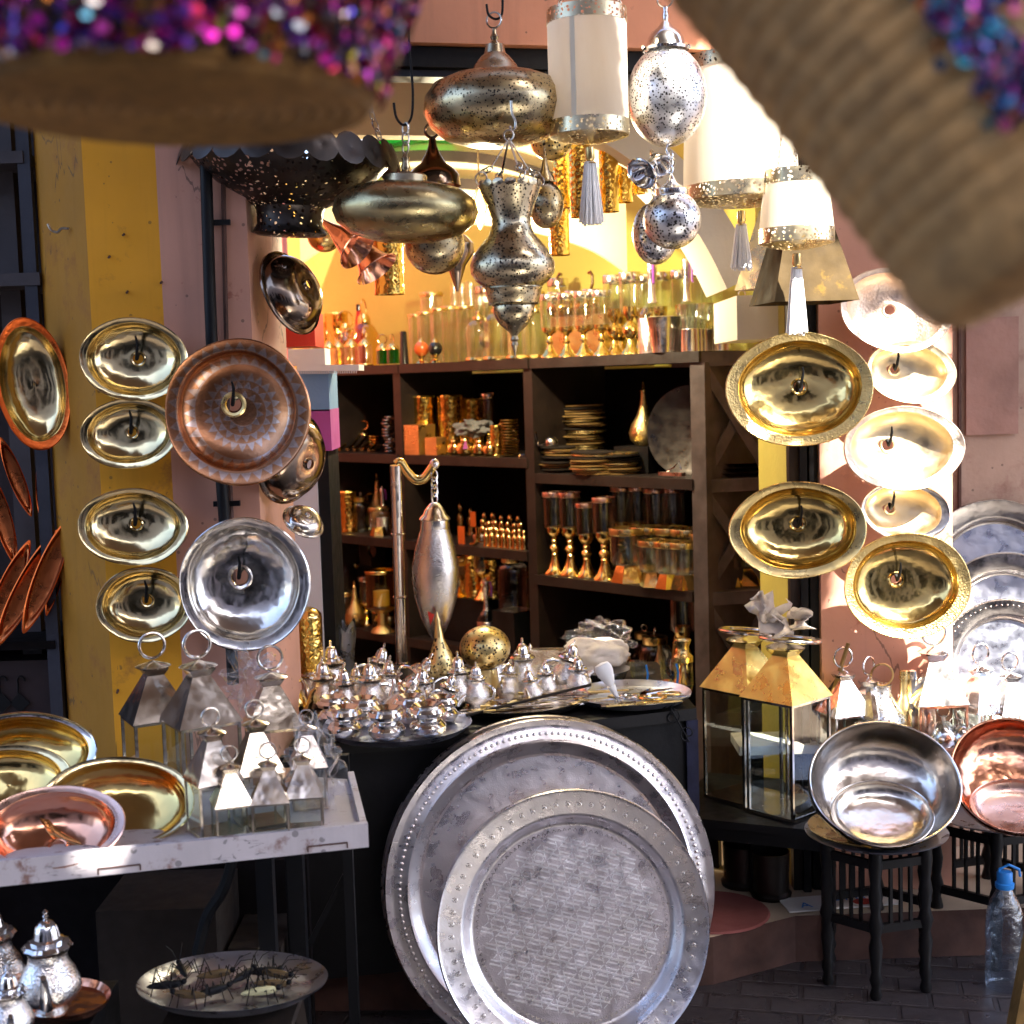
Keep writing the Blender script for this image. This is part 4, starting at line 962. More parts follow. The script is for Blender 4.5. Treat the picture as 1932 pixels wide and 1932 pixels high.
def P_bottle():
    return prod('long_neck_bottle', 'bottle', [
        ('body', M['glass'], [(.001, .001), (.05, .001), (.052, .01), (.05, .12), (.048, .135), (.03, .16), (.02, .172)]),
        ('sleeve', M['silver_eng'], [(.0535, 0), (.0535, .002), (.0525, .115), (.051, .118)]),
        ('neck', M['silver_eng'], [(.02, .17), (.0165, .18), (.014, .20), (.0145, .27), (.017, .275), (.017, .31), (.014, .316), (.005, .32), (.003, .33), (.001, .331)])])
def P_bucket():
    return prod('ice_bucket', 'bucket', [('bucket', M['nickel'], [(.001, .003), (.042, .003), (.044, 0), (.048, .04), (.0495, .045), (.049, .05), (.060, .115), (.062, .118), (.060, .12), (.058, .115), (.045, .01)])])
def P_kettle():
    t = prod('brass_kettle', 'kettle', [('body', M['brass'], [(.03, 0), (.045, .004), (.062, .02), (.066, .035), (.058, .055), (.035, .065), (.03, .07)]),
                                      ('lid', M['brass'], [(.03, .068), (.026, .078), (.008, .084), (.006, .09), (.009, .096), (.001, .10)])])
    G().tube([(-.005, 0, .08), (-.02, 0, .12), (-.02, 0, .15), (-.01, 0, .165), (.0, 0, .16)], .006, 8).obj('handle', M['bronze'], t)
    G().tube([(.05, 0, .03), (.08, 0, .05), (.095, 0, .075)], [.012, .008, .005], 8).obj('spout', M['brass'], t); return t
def P_cloche():
    t = prod('glass_cloche', 'cloche', [('dome', M['glass'], [(.05, .014), (.05, .115), (.046, .135), (.034, .15), (.012, .156)]),
                                       ('base', M['brass'], [(.058, 0), (.059, .004), (.055, .012), (.048, .014), (.001, .014)]),
                                       ('knob', M['brass_satin'], [(.012, .155), (.022, .158), (.022, .168), (.01, .172), (.006, .178), (.010, .186), (.001, .192)])]); return t
def P_tube():
    return prod('tall_glass_cylinder', 'glass cylinder', [('glass', M['glass'], [(.034, 0), (.034, .20), (.0325, .20), (.0325, .004)]),
        ('rim', M['brass_satin'], [(.0345, .196), (.0352, .198), (.0352, .206), (.034, .208)])])
def P_chim():
    return prod('lamp_chimney', 'glass chimney', [('glass', M['glass'], [(.017, 0), (.018, .03), (.03, .05), (.03, .09), (.016, .13), (.014, .26), (.0128, .26), (.0148, .13)])])
def P_mini():
    t = prod('mini_lantern', 'lantern', [('glass', M['glass'], [(.001, .003), (.026, .003), (.026, .075), (.018, .088)]),
        ('foot', M['brass'], [(.028, 0), (.029, .004), (.027, .008)]), ('dome', M['brass'], [(.028, .074), (.028, .079), (.023, .086), (.012, .096), (.008, .10), (.001, .104)])])
    G().ring(.021, .0022, (0, 0, .122), (.25, 1, 0)).obj('ring_handle', M['brass'], t); return t
def P_gmini():
    t = prod('mini_lantern', 'lantern', [('glass', M['glass_g'], [(.001, .003), (.026, .003), (.026, .062), (.018, .072)]),
        ('dome', M['brass'], [(.028, .060), (.028, .066), (.020, .078), (.008, .086), (.001, .09)])])
    G().ring(.019, .0022, (0, 0, .105), (.25, 1, 0)).obj('ring_handle', M['brass'], t); return t
def P_big():
    t = prod('glass_lantern', 'lantern', [('glass', M['glass_y'], [(.001, .003), (.055, .003), (.056, .12), (.04, .15), (.022, .165)]),
        ('collar', M['brass'], [(.024, .16), (.026, .165), (.024, .185), (.014, .2), (.001, .204)])])
    G().ring(.04, .003, (0, 0, .215), (.2, 1, 0)).obj('ring_handle', M['brass'], t); return t
def P_perf():
    return prod('hammered_cylinder', 'cylinder', [('tube', M['brass_ham'], [(.034, 0), (.035, .003), (.034, .006), (.034, .15), (.0355, .153), (.034, .157), (.032, .155)])])
def P_bell():
    return prod('brass_figurine', 'figurine', [('body', M['brass'], [(.013, 0), (.012, .006), (.009, .022), (.012, .034), (.010, .044), (.005, .05), (.008, .056), (.0085, .062), (.005, .069), (.001, .072)], 14)])
def P_ballf():
    return prod('ball_ornament', 'ornament', [('ball', M['orange'], ell(.001, 0, 0) and [(max(.026 * cos(a), 1e-4), .05 + .026 * sin(a)) for a in [radians(-90 + 15 * i) for i in range(13)]]),
        ('stand', M['brass'], [(.024, 0), (.016, .008), (.006, .014), (.008, .02), (.014, .026)]), ('cap', M['brass'], [(.012, .073), (.008, .08), (.003, .084), (.001, .088)])])
def P_blackb():
    return prod('ball_ornament', 'ornament', [('ball', M['black_gloss'], [(max(.026 * cos(a), 1e-4), .05 + .026 * sin(a)) for a in [radians(-90 + 15 * i) for i in range(13)]]),
        ('stand', M['brass'], [(.024, 0), (.016, .008), (.006, .014), (.008, .02), (.014, .026)]), ('cap', M['brass'], [(.012, .073), (.008, .08), (.001, .088)])])
def P_gourd():
    return prod('gourd_bottle', 'bottle', [('body', M['brass_eng'], [(.001, 0), (.03, 0), (.05, .02), (.054, .045), (.044, .075), (.026, .105), (.014, .14), (.010, .165), (.008, .19)]),
        ('stopper', M['brass'], [(.010, .19), (.011, .194), (.006, .20), (.004, .215), (.001, .225)])])
PR = {k: Proto(f) for k, f in dict(hurr=P_hurr, hurrb=P_hurrb, cup=P_cup, gob=P_gob, tumb=P_tumb, jar=P_jar, bottle=P_bottle, bucket=P_bucket, kettle=P_kettle, cloche=P_cloche, tube=P_tube,
      chim=P_chim, mini=P_mini, gmini=P_gmini, big=P_big, perf=P_perf, bell=P_bell, ballo=P_ballf, ballb=P_blackb, gourd=P_gourd).items()}
def W(kind, u, z, w, label, sc=1, group=None, rz=None, tilt=(0, 0)):
    p = onsh(u, z + .001, w)
    return PR[kind].put(label, p, rnd.uniform(0, 6) if rz is None else rz, sc, group, tilt)
Z = ZT
# top shelf, right bay
for i, u in enumerate((1038, 1070, 1102, 1136)):
    W('hurr', u, Z, .05 + .02 * (i % 2), f'{ORD[i]} slim brass-footed candle glass from the vase lamp on the top shelf' if i else 'slim brass-footed candle glass on the top shelf, nearest the vase lamp', 1.05, 'slim candle glasses on the top shelf')
for i, (u, w) in enumerate(((1052, .26), (1086, .27), (1120, .26))):
    W('hurr', u, Z, w, f'{("left", "middle", "right")[i]} one of three candle glasses in the second row behind the slim ones', 1.15, 'slim candle glasses on the top shelf')
for i, (u, w) in enumerate(((1160, .12), (1190, .06), (1222, .2))):
    W('hurrb', u, Z, w, ('ball-stemmed candle glass right behind the fourth slim one', 'ball-stemmed candle glass, middle and nearest of its three', 'ball-stemmed candle glass behind the long-necked bottle')[i], 1.0, 'ball-stemmed candle glasses')
for i, (u, w) in enumerate(((1172, .30), (1208, .31), (1248, .3), (1288, .3), (1325, .29), (1345, .33))):
    W('hurrb', u, Z, w, f'tall clear glass with metal rim, {("first", "second", "third", "fourth", "fifth", "last")[i]} in the back row beside the yellow wall', 1.04, 'tall glasses in the back row')
o = W('bottle', 1233, Z, .06, 'silver long-necked bottle with a purple ribbon behind the ice bucket', 1.0)
g = G().tube([(.018, -.01, .31), (.024, -.014, .28), (.022, -.012, .24), (.026, -.014, .235)], .004, 6); g.obj('ribbon', M['purple'], o)
W('bottle', 1299, Z, .13, 'silver long-necked bottle rising behind the row of tumblers', 1.0)
W('bucket', 1254, Z, .02, 'tapered silver ice bucket on the top shelf', 1.0)
for i, (u, w) in enumerate(((1303, .02), (1328, .06), (1352, .10), (1378, .05), (1316, .12), (1364, .16))):
    q = AT(u, Z + .001, SL + BK * w, SN) if u < 1318 else sp(u, Z) + SBK * (.03 + w)
    q.z = Z + .001
    PR['tumb'].put(('front left tumbler with silver sleeve beside the ice bucket', 'second tumbler with silver sleeve from the ice bucket', 'third tumbler with silver sleeve, above the shelf corner', 'rightmost tumbler with silver sleeve, beside the lidded jar', 'tumbler in the second row behind the ice bucket end', 'tumbler in the second row behind the lidded jar end')[i], q, 0, 1.12, 'tumblers with silver sleeves')
q = sp(1418, Z) + SBK * .08; q.z = Z + .001; PR['jar'].put('clear glass jar with metal lid at the right end of the top shelf', q, 0, 1.02)
W('kettle', 1062, Z + .16, .30, 'brass kettle standing high behind the candle glasses, nearer the vase lamp', 1, 'brass kettles')
W('kettle', 1112, Z + .16, .34, 'brass kettle with upright loop handle against the yellow wall', 1, 'brass kettles')
a = onsh(1040, Z, .24); b = onsh(1140, Z, .24)
single(G().prism([(p.x, p.y) for p in (a, b, b + BK * .15, a + BK * .15)], Z + .001, Z + .158), 'brass_riser', M['brass_eng'], 'brass riser box carrying the kettles', 'riser', smooth=False)
# top shelf, middle bay
for i, (u, w, s_) in enumerate(((905, .05, 1.0), (942, .08, 1.15), (985, .06, 1.1), (1012, .1, 1.1))):
    W('cloche', u, Z, w, ('small glass cloche with brass base, left of its row', 'glass cloche with brass base directly left of the vase lamp tip', 'glass cloche with brass base directly behind the vase lamp tip', 'glass cloche with brass base next to the slim candle glasses')[i], s_, 'glass cloches with brass bases')
for i, (u, w, s_) in enumerate(((788, .2, 1.0), (805, .1, 1.0), (830, .12, 1.05), (852, .2, 1.1), (818, .3, 1.45), (880, .25, 1.1))):
    W('tube', u, Z, w, ('glass cylinder furthest left in the middle bay', 'glass cylinder behind the orange ball', 'glass cylinder behind the black ball', 'glass cylinder right of the black ball, second row', 'widest glass cylinder with a brass collar against the wall', 'glass cylinder behind the small cloche')[i], s_, 'glass cylinders on the top shelf')
for i, (u, w) in enumerate(((862, .30), (876, .32), (892, .31), (908, .33), (922, .3))):
    W('chim', u, Z, w, f'tall thin glass chimney, {("first", "second", "third", "fourth", "fifth")[i]} of the row rising left of the vase lamp', 1.28, 'tall thin glass chimneys')
W('ballo', 796, Z, .03, 'glossy orange ball ornament on a small brass stand', 1.15)
W('ballb', 822, Z, .04, 'glossy black ball ornament on a small brass stand', 1.1)
o = onsh(763, Z + .001, .03); single(G().lathe([(.02, 0), (.019, .003), (.013, .13), (.012, .132), (.001, .133)], 24), 'black_cone', M['black_gloss'], 'tall tapered black stand with gold edge on the shelf', 'stand', loc=o)
# left bay top
for i, (u, w) in enumerate(((588, .03), (604, .08), (622, .04), (640, .12), (664, .06), (690, .04))):
    W('mini', u, Z, w, ('brass and glass mini lantern furthest left', 'second mini lantern from the left on the top shelf', 'third mini lantern from the left on the top shelf', 'mini lantern in the second row on the left', 'mini lantern just left of the green pair', 'mini lantern touching the first green one')[i], 1.12, 'brass and glass mini lanterns')
for i, u in enumerate((723, 742)): W('gmini', u, Z, .03, ('green glass mini lantern, left one of the pair', 'green glass mini lantern, right one of the pair, beside the black cone')[i], 1.0, 'green mini lanterns')
W('big', 690, Z, .22, 'round amber glass lantern with large ring handle behind the small ones', 1.15)
W('big', 655, Z, .30, 'amber glass lantern partly hidden behind the round one', 1.0)
W('perf', 638, Z, .3, 'upright hammered brass cylinder on the top shelf at left', 1.6)
W('perf', 596, Z, .25, 'shorter hammered brass cylinder beside the hanging dark basin', 1.35)
o = onsh(681, Z + .001, .3); t = thing('red_bottle', 'red and black bottle standing against the yellow wall', 'bottle', o)
G().lathe([(.024, 0), (.025, .12), (.018, .2), (.010, .25), (.001, .252)], 20).obj('body', M['red'], t); G().lathe([(.010, .25), (.012, .252), (.012, .28), (.001, .282)], 16).obj('cap', M['black_gloss'], t)
# ---- second row ----
z = SH_L[1]
o = onsh(668, z + .17, .30); t = thing('copper_platter', 'dark round copper platter standing in the left bay', 'platter', o, face(SN + Vector((0, 0, .15))))
G().lathe([(.165, 0), (.17, .006), (.15, .002), (.12, -.01), (.001, -.012)], 56).obj('platter', M['copper_red'], t)
for i, (u, w) in enumerate(((640, .05), (655, .06), (668, .05), (682, .06), (696, .05))):
    p = onsh(u, z + .012, w); g = G().tube([(0, 0, 0), (.02, .05, .018), (.04, .12, .05)], [.008, .007, .006], 8)
    single(g, 'brass_pestle', M['brass'], f'{ORD[i]} of the brass pestles laid side by side in the left bay' if i else 'leftmost of the brass pestles laid side by side in the left bay', 'pestle', 'brass pestles in the left bay', p)
def stack(u, z, w, r, n_, dz, mat, name, label, cat, jit=.004, sq=1, sl=0, segs=28):
    p = onsh(u, z + .001, w); t = thing(name, label, cat, p)
    for i in range(n_):
        T = Matrix.Translation((rnd.uniform(-jit, jit), rnd.uniform(-jit, jit), i * dz)) @ Matrix.Rotation(rnd.uniform(0, 6), 4, 'Z') @ Matrix.Rotation(rnd.uniform(-sl, sl), 4, 'X')
        rr = r * rnd.uniform(.9, 1.05)
        G().lathe([(.001, .002), (rr * .7, .001), (rr * .95, dz * .5), (rr, dz * .75), (rr * .98, dz * .8), (rr * .7, dz * .3), (.001, dz * .4)], segs, 1, sq, T).obj('piece', M[mat], t)
    return t
stack(735, z, .07, .028, 12, .013, 'nickel', 'cutlery_rests', 'wobbly stack of small silver pieces at the right of the left bay', 'stack', .009)
stack(708, z, .12, .03, 6, .012, 'brass', 'small_dish_stack', 'low stack of small brass dishes beside the silver pieces', 'stack', .006)
W('mini', 688, z, .2, 'brass jar on the second shelf in front of the copper platter', .9)
z = SH_L[1]
W('perf', 803, z, .12, 'perforated metal cylinder standing upper left in the middle bay', 1.5)
W('perf', 852, z, .16, 'perforated metal cylinder right of the other one in the middle bay', 1.5)
W('perf', 893, z, .25, 'dim perforated cylinder deep in the middle bay', 1.4)
def bx(name, label, cat, p, w_, d_, h_, rz, mat, group=None, extra=None):
    t = G().box(-w_ / 2, w_ / 2, -d_ / 2, d_ / 2, 0, h_)
    o = single(t, name, M[mat], label, cat, group, p, (0, 0, rz), smooth=False); return o
RZ = atan2(SD.y, SD.x)
bx('brass_box', 'engraved brass box in the middle bay, left side', 'box', onsh(793, z + .001, .05), .09, .09, .12, RZ, 'brass_eng')
bx('brass_box', 'small engraved brass box in front of the larger one', 'box', onsh(822, z + .001, .035), .07, .05, .07, RZ, 'brass_eng')
def pot(u, z, w, r, label, mat='brass', name='brass_pot'):
    p = onsh(u, z + .001, w); t = thing(name, label, 'pot', p)
    G().lathe([(r * .5, 0), (r * .9, r * .3), (r, r * .8), (r * .8, r * 1.3), (r * .45, r * 1.5), (r * .5, r * 1.6), (r * .52, r * 1.65)], 28).obj('body', M[mat], t)
    G().lathe([(r * .5, r * 1.62), (r * .4, r * 1.85), (r * .15, r * 1.95), (r * .08, r * 2.05), (r * .12, r * 2.15), (.001, r * 2.25)], 24).obj('lid', M[mat], t)
pot(858, z, .06, .032, 'round brass pot left of the tarnished gold one'); pot(878, z, .03, .036, 'round gold pot with a pink tag in the middle bay'); pot(905, z, .06, .032, 'brass pot under the grey cloth bundle'); pot(925, z, .05, .03, 'brass pot beside the coil of saucers')
p = onsh(878, z + .03, .0); single(G().prism([(-.01, 0), (.01, 0), (.004, .03), (-.002, .03)], 0, .002, Matrix.Rotation(pi / 2, 4, 'X')), 'pink_tag', M['mag_box'], 'pink paper tag on the gold pot', 'tag', loc=p)
def blob(name, label, cat, c, s3, mat, seed=1, amp=.3, fr=2.5, rz=0, n_=20):
    from mathutils import noise as mn
    g = G(); k = n_ // 2; vs = []
    for j in range(k + 1):
        for i in range(n_):
            a = 2 * pi * i / n_; b = pi * j / k; d = Vector((sin(b) * cos(a), sin(b) * sin(a), -cos(b)))
            r = 1 + amp * mn.noise(d * fr + Vector((seed * 7, 0, 0))) * 1.8 + amp * .5 * mn.noise(d * fr * 3 + Vector((0, seed, 0)))
            vs.append((d.x * r * s3[0], d.y * r * s3[1], d.z * r * s3[2]))
    fs = [(j * n_ + i, j * n_ + (i + 1) % n_, (j + 1) * n_ + (i + 1) % n_, (j + 1) * n_ + i) for j in range(k) for i in range(n_)]
    g.add(vs, fs); return single(g, name, M[mat], label, cat, None, c, (0, 0, rz), ang=60)
blob('cloth_bundle', 'crumpled grey cloth bundle lying on brass pots', 'cloth', onsh(893, z + .105, .10), (.065, .05, .03), 'cloth_grey', 3, .4, 2.2, n_=40)
stack(963, z, .05, .036, 13, .011, 'brass', 'saucer_stack', 'tall stack of brass saucers at the right of the middle bay', 'stack', .002)
W('perf', 938, z, .07, 'small brass tumbler left of the saucer stack', .75)
W('mini', 983, z, .04, 'small brass bell lying by the middle upright', .5, tilt=(1.5, 0))
z = SH_R[1]
def sheets(u, z, w, rx, n_, dz, label, name='leather_stack', seed=0):
    r2 = random.Random(seed); p = onsh(u, z + .001, w); t = thing(name, label, 'stack', p, (0, 0, RZ)); 
    for i in range(n_):
        T = Matrix.Translation((r2.uniform(-.012, .012), r2.uniform(-.012, .012), i * dz)) @ Matrix.Rotation(r2.uniform(-.3, .3), 4, 'Z') @ Matrix.Rotation(r2.uniform(-.03, .03), 4, 'Y')
        q = r2.choice(('leather', 'leather', 'brass_eng', 'card'))
        G().lathe([(.001, .0), (rx, .0), (rx, dz * .55), (.001, dz * .6)], 20, 1, .8, T).obj('sheet', M[q], t, ang=30)
sheets(1052, z, .08, .075, 11, .009, 'fanned stack of thin brassy pouches, left front', seed=1)
sheets(1118, z, .05, .09, 9, .0095, 'lower front stack of thin brassy pouches in the middle', seed=2)
sheets(1165, z, .10, .085, 9, .009, 'stack of thin pouches on the right, beside the gourd bottle', seed=3)
sheets(1100, z + .0, .24, .09, 26, .0095, 'tall pile of dull leather pouches behind the front stacks', seed=4)
p = onsh(1215, z + .10, .20); bx('wooden_block', 'dark block under the gourd bottle', 'block', onsh(1215, z + .001, .20), .16, .14, .095, RZ, 'blackwood')
W('gourd', 1216, z + .097, .20, 'gourd-shaped engraved brass bottle with thin neck in the right bay', 1.02)
o = onsh(1302, z + .15, .18); t = thing('dark_platter', 'big dark polished platter leaning at the right end of the bay', 'platter', o, face(SN + SD * .3 + Vector((0, 0, .1))))
G().lathe([(.155, 0), (.16, .006), (.14, .002), (.11, -.012), (.001, -.014)], 56).obj('platter', M['dark_plain'], t)
t = thing('ladle', 'silver ladle with round bowl leaning at the left of the right bay', 'ladle', onsh(1040, z + .11, .05))
G().ball((0, 0, 0), .026, 20).obj('bowl', M['nickel'], t); G().tube([(-.02, 0, .0), (-.05, .0, -.01), (-.06, .01, .05), (-.075, .02, .17)], .006, 8).obj('handle', M['bronze'], t)
t = thing('ornate_tongs', 'small pale ornate tongs on the shelf edge at right', 'tongs', onsh(1268, z + .006, .03), (0, 0, RZ))
G().box(-.05, .05, -.012, .012, 0, .012).obj('grip', M['copper_rim'], t); G().tube([(-.02, 0, .014), (.01, 0, .03), (.03, 0, .05), (.032, .01, .02)], .003, 6).obj('arm', M['silver'], t)
for i in range(3):
    q = sp(1405 + 6 * i, SH_R[1]) + SBK * .14; q.z = SH_R[1] + .001 + i * .016
    single(G().lathe([(.001, .002), (.10, .002), (.125, .012), (.13, .013), (.10, -.0), (.001, 0)], 48), 'dark_tray', M['bronze'], ('dark round tray at the bottom of the pile beside the X brace', 'middle dark round tray of the pile beside the X brace', 'top dark round tray of the pile beside the X brace')[i], 'tray', 'dark trays beside the X brace', q)
# ---- third row ----
z = SH_L[2]
W('perf', 658, z, .07, 'hammered brass cylinder at the left of the third shelf', 1.15)
W('jar', 683, z, .12, 'dim glass jar behind the brass cylinder on the third shelf', .9); W('mini', 700, z, .2, 'dark little lantern deep on the third shelf', 1.1)
W('cup', 715, z, .05, 'small brass footed vessel left of the lamp pole', .75); W('bottle', 724, z, .1, 'brass-necked flask just left of the lamp pole', .62)
bx('small_box', 'brown box behind the lamp pole on the third shelf', 'box', onsh(780, z + .001, .18), .10, .06, .17, RZ, 'card'); bx('small_box', 'brown cardboard box right of the lamp pole', 'box', onsh(806, z + .001, .22), .12, .08, .16, RZ, 'card')
bx('orange_card', 'orange price card propped on the third shelf', 'card', onsh(871, z + .001, .03), .036, .003, .07, RZ, 'orange'); bx('orange_card', 'small orange card above the first figurine', 'card', onsh(893, z + .06, .12), .03, .003, .06, RZ, 'orange')
n_ = 0; FN = ['first', 'second', 'third', 'fourth', 'fifth', 'sixth', 'seventh', 'eighth', 'ninth']
for row, (us, w, zz_) in enumerate((([918, 929, 940, 951, 962, 972, 981, 990], .03, 0), ([912, 924, 936, 948, 960, 972, 984], .12, .0), ([916, 932, 948, 964, 980], .22, .0))):
    for i, u in enumerate(us):
        W('bell', u, z, w, f'{FN[i]} little brass figurine in the {("front", "middle", "back")[row]} row of the third shelf', 1.0 + .22 * row + rnd.uniform(0, .12), 'little brass figurines')
t = thing('brass_boot', 'brass boot-shaped ornament left of the figurines', 'ornament', onsh(898, z + .001, .02), (0, 0, RZ))
G().tube([(-.03, 0, .004), (-.005, 0, .008), (.008, 0, .02), (.012, 0, .05), (.014, 0, .075)], [.006, .009, .012, .009, .012], 10).obj('boot', M['brass'], t)
z = SH_R[2]
for i, (u, w, s_) in enumerate(((1048, .05, 1.0), (1078, .06, 1.0), (1108, .06, .88), (1142, .04, .97))):
    W('gob', u, z, w, ('tall brass-stemmed candle goblet, nearest the middle upright', 'second tall brass-stemmed candle goblet on the third shelf', 'shortest brass-stemmed candle goblet, third in the row', 'fourth brass-stemmed candle goblet, beside the wide glasses')[i], s_, 'brass-stemmed candle goblets')
for i, (u, w) in enumerate(((1175, .22), (1205, .26), (1240, .22), (1272, .26))):
    W('gob', u, z, w, f'dim tall glass in the rear row, {FN[i]} from the goblets', 1.05, 'dim tall glasses in the rear row')
for i, (u, w, s_) in enumerate(((1186, .05, 1.2), (1222, .12, 1.2), (1234, .02, 1.0), (1264, .02, 1.0), (1292, .03, 1.0), (1268, .14, 1.2), (1300, .14, 1.2))):
    W('cup', u, z, w, ('tall wide glass on a faceted brass foot, first right of the goblets', 'tall wide glass on brass foot behind the low ones', 'low wide glass on brass foot, left of the front three', 'low wide glass on brass foot, middle of the front three', 'low wide glass on brass foot, touching the corner post', 'tall wide glass behind the middle low glass', 'tall wide glass behind the corner post')[i], s_, 'wide glasses on brass feet')
for i, u in enumerate((1362, 1400, 1436)):
    q = sp(u, z) + SBK * .12; q.z = z + .001
    PR['cup'].put(('wide glass on brass foot just right of the corner post', 'wide glass on brass foot behind the X brace', 'wide glass on brass foot behind the lower brass basin')[i], q, 0, 1.15, 'wide glasses on brass feet')
# ---- bottom row ----
z = SH_L[3]
W('jar', 650, z + .05, .1, 'brass-topped jar low in the left bay', 1.5); W('kettle', 645, z + .25, .2, 'gold kettle low in the left bay', .9); W('kettle', 668, z + .22, .15, 'second gold kettle low in the left bay', .8)
t = thing('candle_glass', 'large amber candle glass with brass rim holding a white candle', 'candle holder', onsh(722, z + .001, .02))
G().lathe([(.001, .10), (.06, .10), (.066, .11), (.066, .26), (.0645, .26), (.0645, .11)], 40).obj('glass', M['glass_y'], t); G().lathe([(.067, .252), (.0685, .254), (.0685, .262), (.067, .264)], 40).obj('rim_band', M['brass'], t)
G().lathe([(.05, 0), (.045, .01), (.02, .03), (.02, .08), (.06, .10), (.001, .10)], 32).obj('foot', M['brass_eng'], t); G().lathe([(.001, .175), (.034, .175), (.034, .112), (.001, .112)], 28).obj('candle', M['wax'], t)
bx('speaker_box', 'small grey box with a round hole low beside the lamp pole', 'box', onsh(703, z + .26, .14), .08, .08, .12, RZ, 'card')
single(G().lathe([(.001, 0), (.026, 0), (.03, .004), (.026, .006)], 28), 'round_opening', M['black_gloss'], 'round dark ring on the small grey box', 'ring', None, onsh(703, z + .33, .10), face(SN))
bx('shelf_crate', 'dark crate low in the left bay supporting small boxes', 'crate', onsh(700, z + .001, .2), .2, .12, .255, RZ, 'blackwood')
pot(886, z + .18, .12, .04, 'shiny brass pot low right of the silver lamp'); pot(866, z + .20, .1, .035, 'brass pot low beside the silver lamp'); pot(905, z + .16, .16, .045, 'third brass pot low in the middle bay')
bx('shelf_crate', 'dark crate low in the middle bay under brass pots', 'crate', onsh(890, z + .001, .14), .34, .16, .18, RZ, 'blackwood')
W('jar', 970, z + .16, .05, 'amber jar with domed brass lid low by the middle upright', 1.3)
bx('shelf_crate', 'dark crate under the domed jar', 'crate', onsh(972, z + .001, .08), .12, .12, .158, RZ, 'blackwood')
W('bottle', 920, z + .01, .06, 'dim brass bottle behind the pierced ball', .8)
z = SH_R[3]
W('hurrb', 1290, z + .08, .05, 'clear candle glass with silver collar low beside the corner post', 1.2); pot(1262, z, .12, .05, 'dark pot low at the back of the right bay', 'bronze'); pot(1200, z, .15, .06, 'dark round pot deep in the right bay', 'bronze'); W('jar', 1238, z, .1, 'dim jar low in the right bay', 1.3)
bx('shelf_crate', 'dark crate low beside the corner post', 'crate', onsh(1288, z + .001, .06), .10, .10, .078, RZ, 'blackwood')
for i, (u, w, m_) in enumerate(((1050, .15, 'bronze'), (1080, .2, 'bronze'), (1120, .2, 'bronze'))): pot(u, z, w, .05 + .01 * i, f'dark pot in the lowest right bay, {FN[i]} from the middle upright', m_)
for i in range(12):
    u = 780 + i * 46; w = .33 + .03 * (i % 2)
    if u < 880 or 1140 < u < 1330: continue
    W('tube' if i % 3 else 'hurrb', u, ZT, w, f'gold-rimmed clear glass against the yellow wall, {ORD[i % 12]} along the back', 1.1 + .1 * (i % 3), 'gold-rimmed glasses along the back wall')
cl = random.Random(21)
for (za, u0, u1, w0, n__, desc) in ((SH_L[1], 790, 985, .27, 8, 'second shelf of the middle bay'), (SH_L[2], 650, 742, .26, 5, 'third shelf of the left bay'), (SH_L[2], 780, 900, .30, 6, 'third shelf behind the lamp pole'),
        (SH_L[3], 640, 745, .10, 5, 'lowest shelf of the left bay'), (SH_L[3] + .182, 850, 940, .10, 5, 'crate low in the middle bay'), (SH_R[3], 1030, 1290, .24, 9, 'lowest shelf of the right bay'), (SH_R[1], 1020, 1080, .33, 3, 'second shelf of the right bay'), (SH_L[3], 770, 860, .2, 4, 'lowest shelf behind the spindle lamp')):
    for i in range(n__):
        kd = cl.choice(['perf', 'mini', 'jar', 'hurr', 'cup', 'kettle', 'bell', 'gourd'])
        W(kd, u0 + (u1 - u0) * (i + .5) / n__, za, w0 + cl.uniform(-.05, .03), {'perf': 'dim hammered cylinder', 'mini': 'dim brass lantern jar', 'jar': 'dim lidded jar', 'hurr': 'dim candle glass', 'cup': 'dim footed glass', 'kettle': 'dim brass kettle', 'bell': 'dim brass figurine', 'gourd': 'dim gourd bottle'}[kd] + f', {ORD[i].replace("leftmost", "first")} at the back of the {desc}', cl.uniform(.85, 1.2) * (1.6 if kd == 'bell' else 1), 'dim ware at the back of the shelves')
# ---- box column beside the pillar ----
YB = 3.95
def pbox(u0, v0, u1, v1, Y, dep, mat, name, label, cat='box'):
    a = PY(u0, v0, Y); b = PY(u1, v1, Y); p = Vector((min(a.x, b.x), Y, b.z))
    return single(G().box(0, abs(b.x - a.x), 0, dep, 0, a.z - b.z), name, M[mat], label, cat, None, p, smooth=False)
pbox(500, 702, 622, 775, YB, .2, 'blue_box', 'stacked_box', 'pale blue box on top of the magenta one beside the left pillar')
pbox(500, 776, 626, 850, YB, .2, 'mag_box', 'stacked_box', 'magenta box on the white panel beside the left pillar')
a = PY(480, 852, YB); b = PY(634, 1240, YB)
t = thing('white_cabinet', 'white panel in a black frame standing between the left pillar and shelves', 'cabinet', (a.x, YB, .13)); H = a.z - .13; Wd = b.x - a.x - .0
G().box(0, Wd - .0, .012, .25, 0, H - .002).obj('frame', M['iron'], t, False); G().box(0, Wd - .032, 0, .011, .1, H - .026).obj('panel', M['panel'], t, False)
p = PY(560, 672, YB - .05); single(G().box(0, .10, 0, .12, 0, .045), 'white_case', M['white'], 'white plastic case lying behind the rim of the inlaid dish', 'case', None, PY(545, 690, YB - .02), smooth=False)
t = thing('slatted_tray', 'white slatted plastic tray sticking out over the blue box', 'tray', PY(560, 700, YB - .03), (0, .02, 0))
G().box(0, .17, 0, .14, 0, .016).obj('top', M['white'], t, False); g = G()
for i in range(26): g.box(.004 + i * .0063, .0072 + i * .0063, -.002, .0, -.008, -.0005)
g.obj('slats', M['label'], t, False)
single(G().box(0, .10, 0, .2, 0, .10), 'red_box', M['red'], 'bright red box glimpsed between the dark basin and the blue box', 'box', None, PY(530, 655, YB + .2), smooth=False)
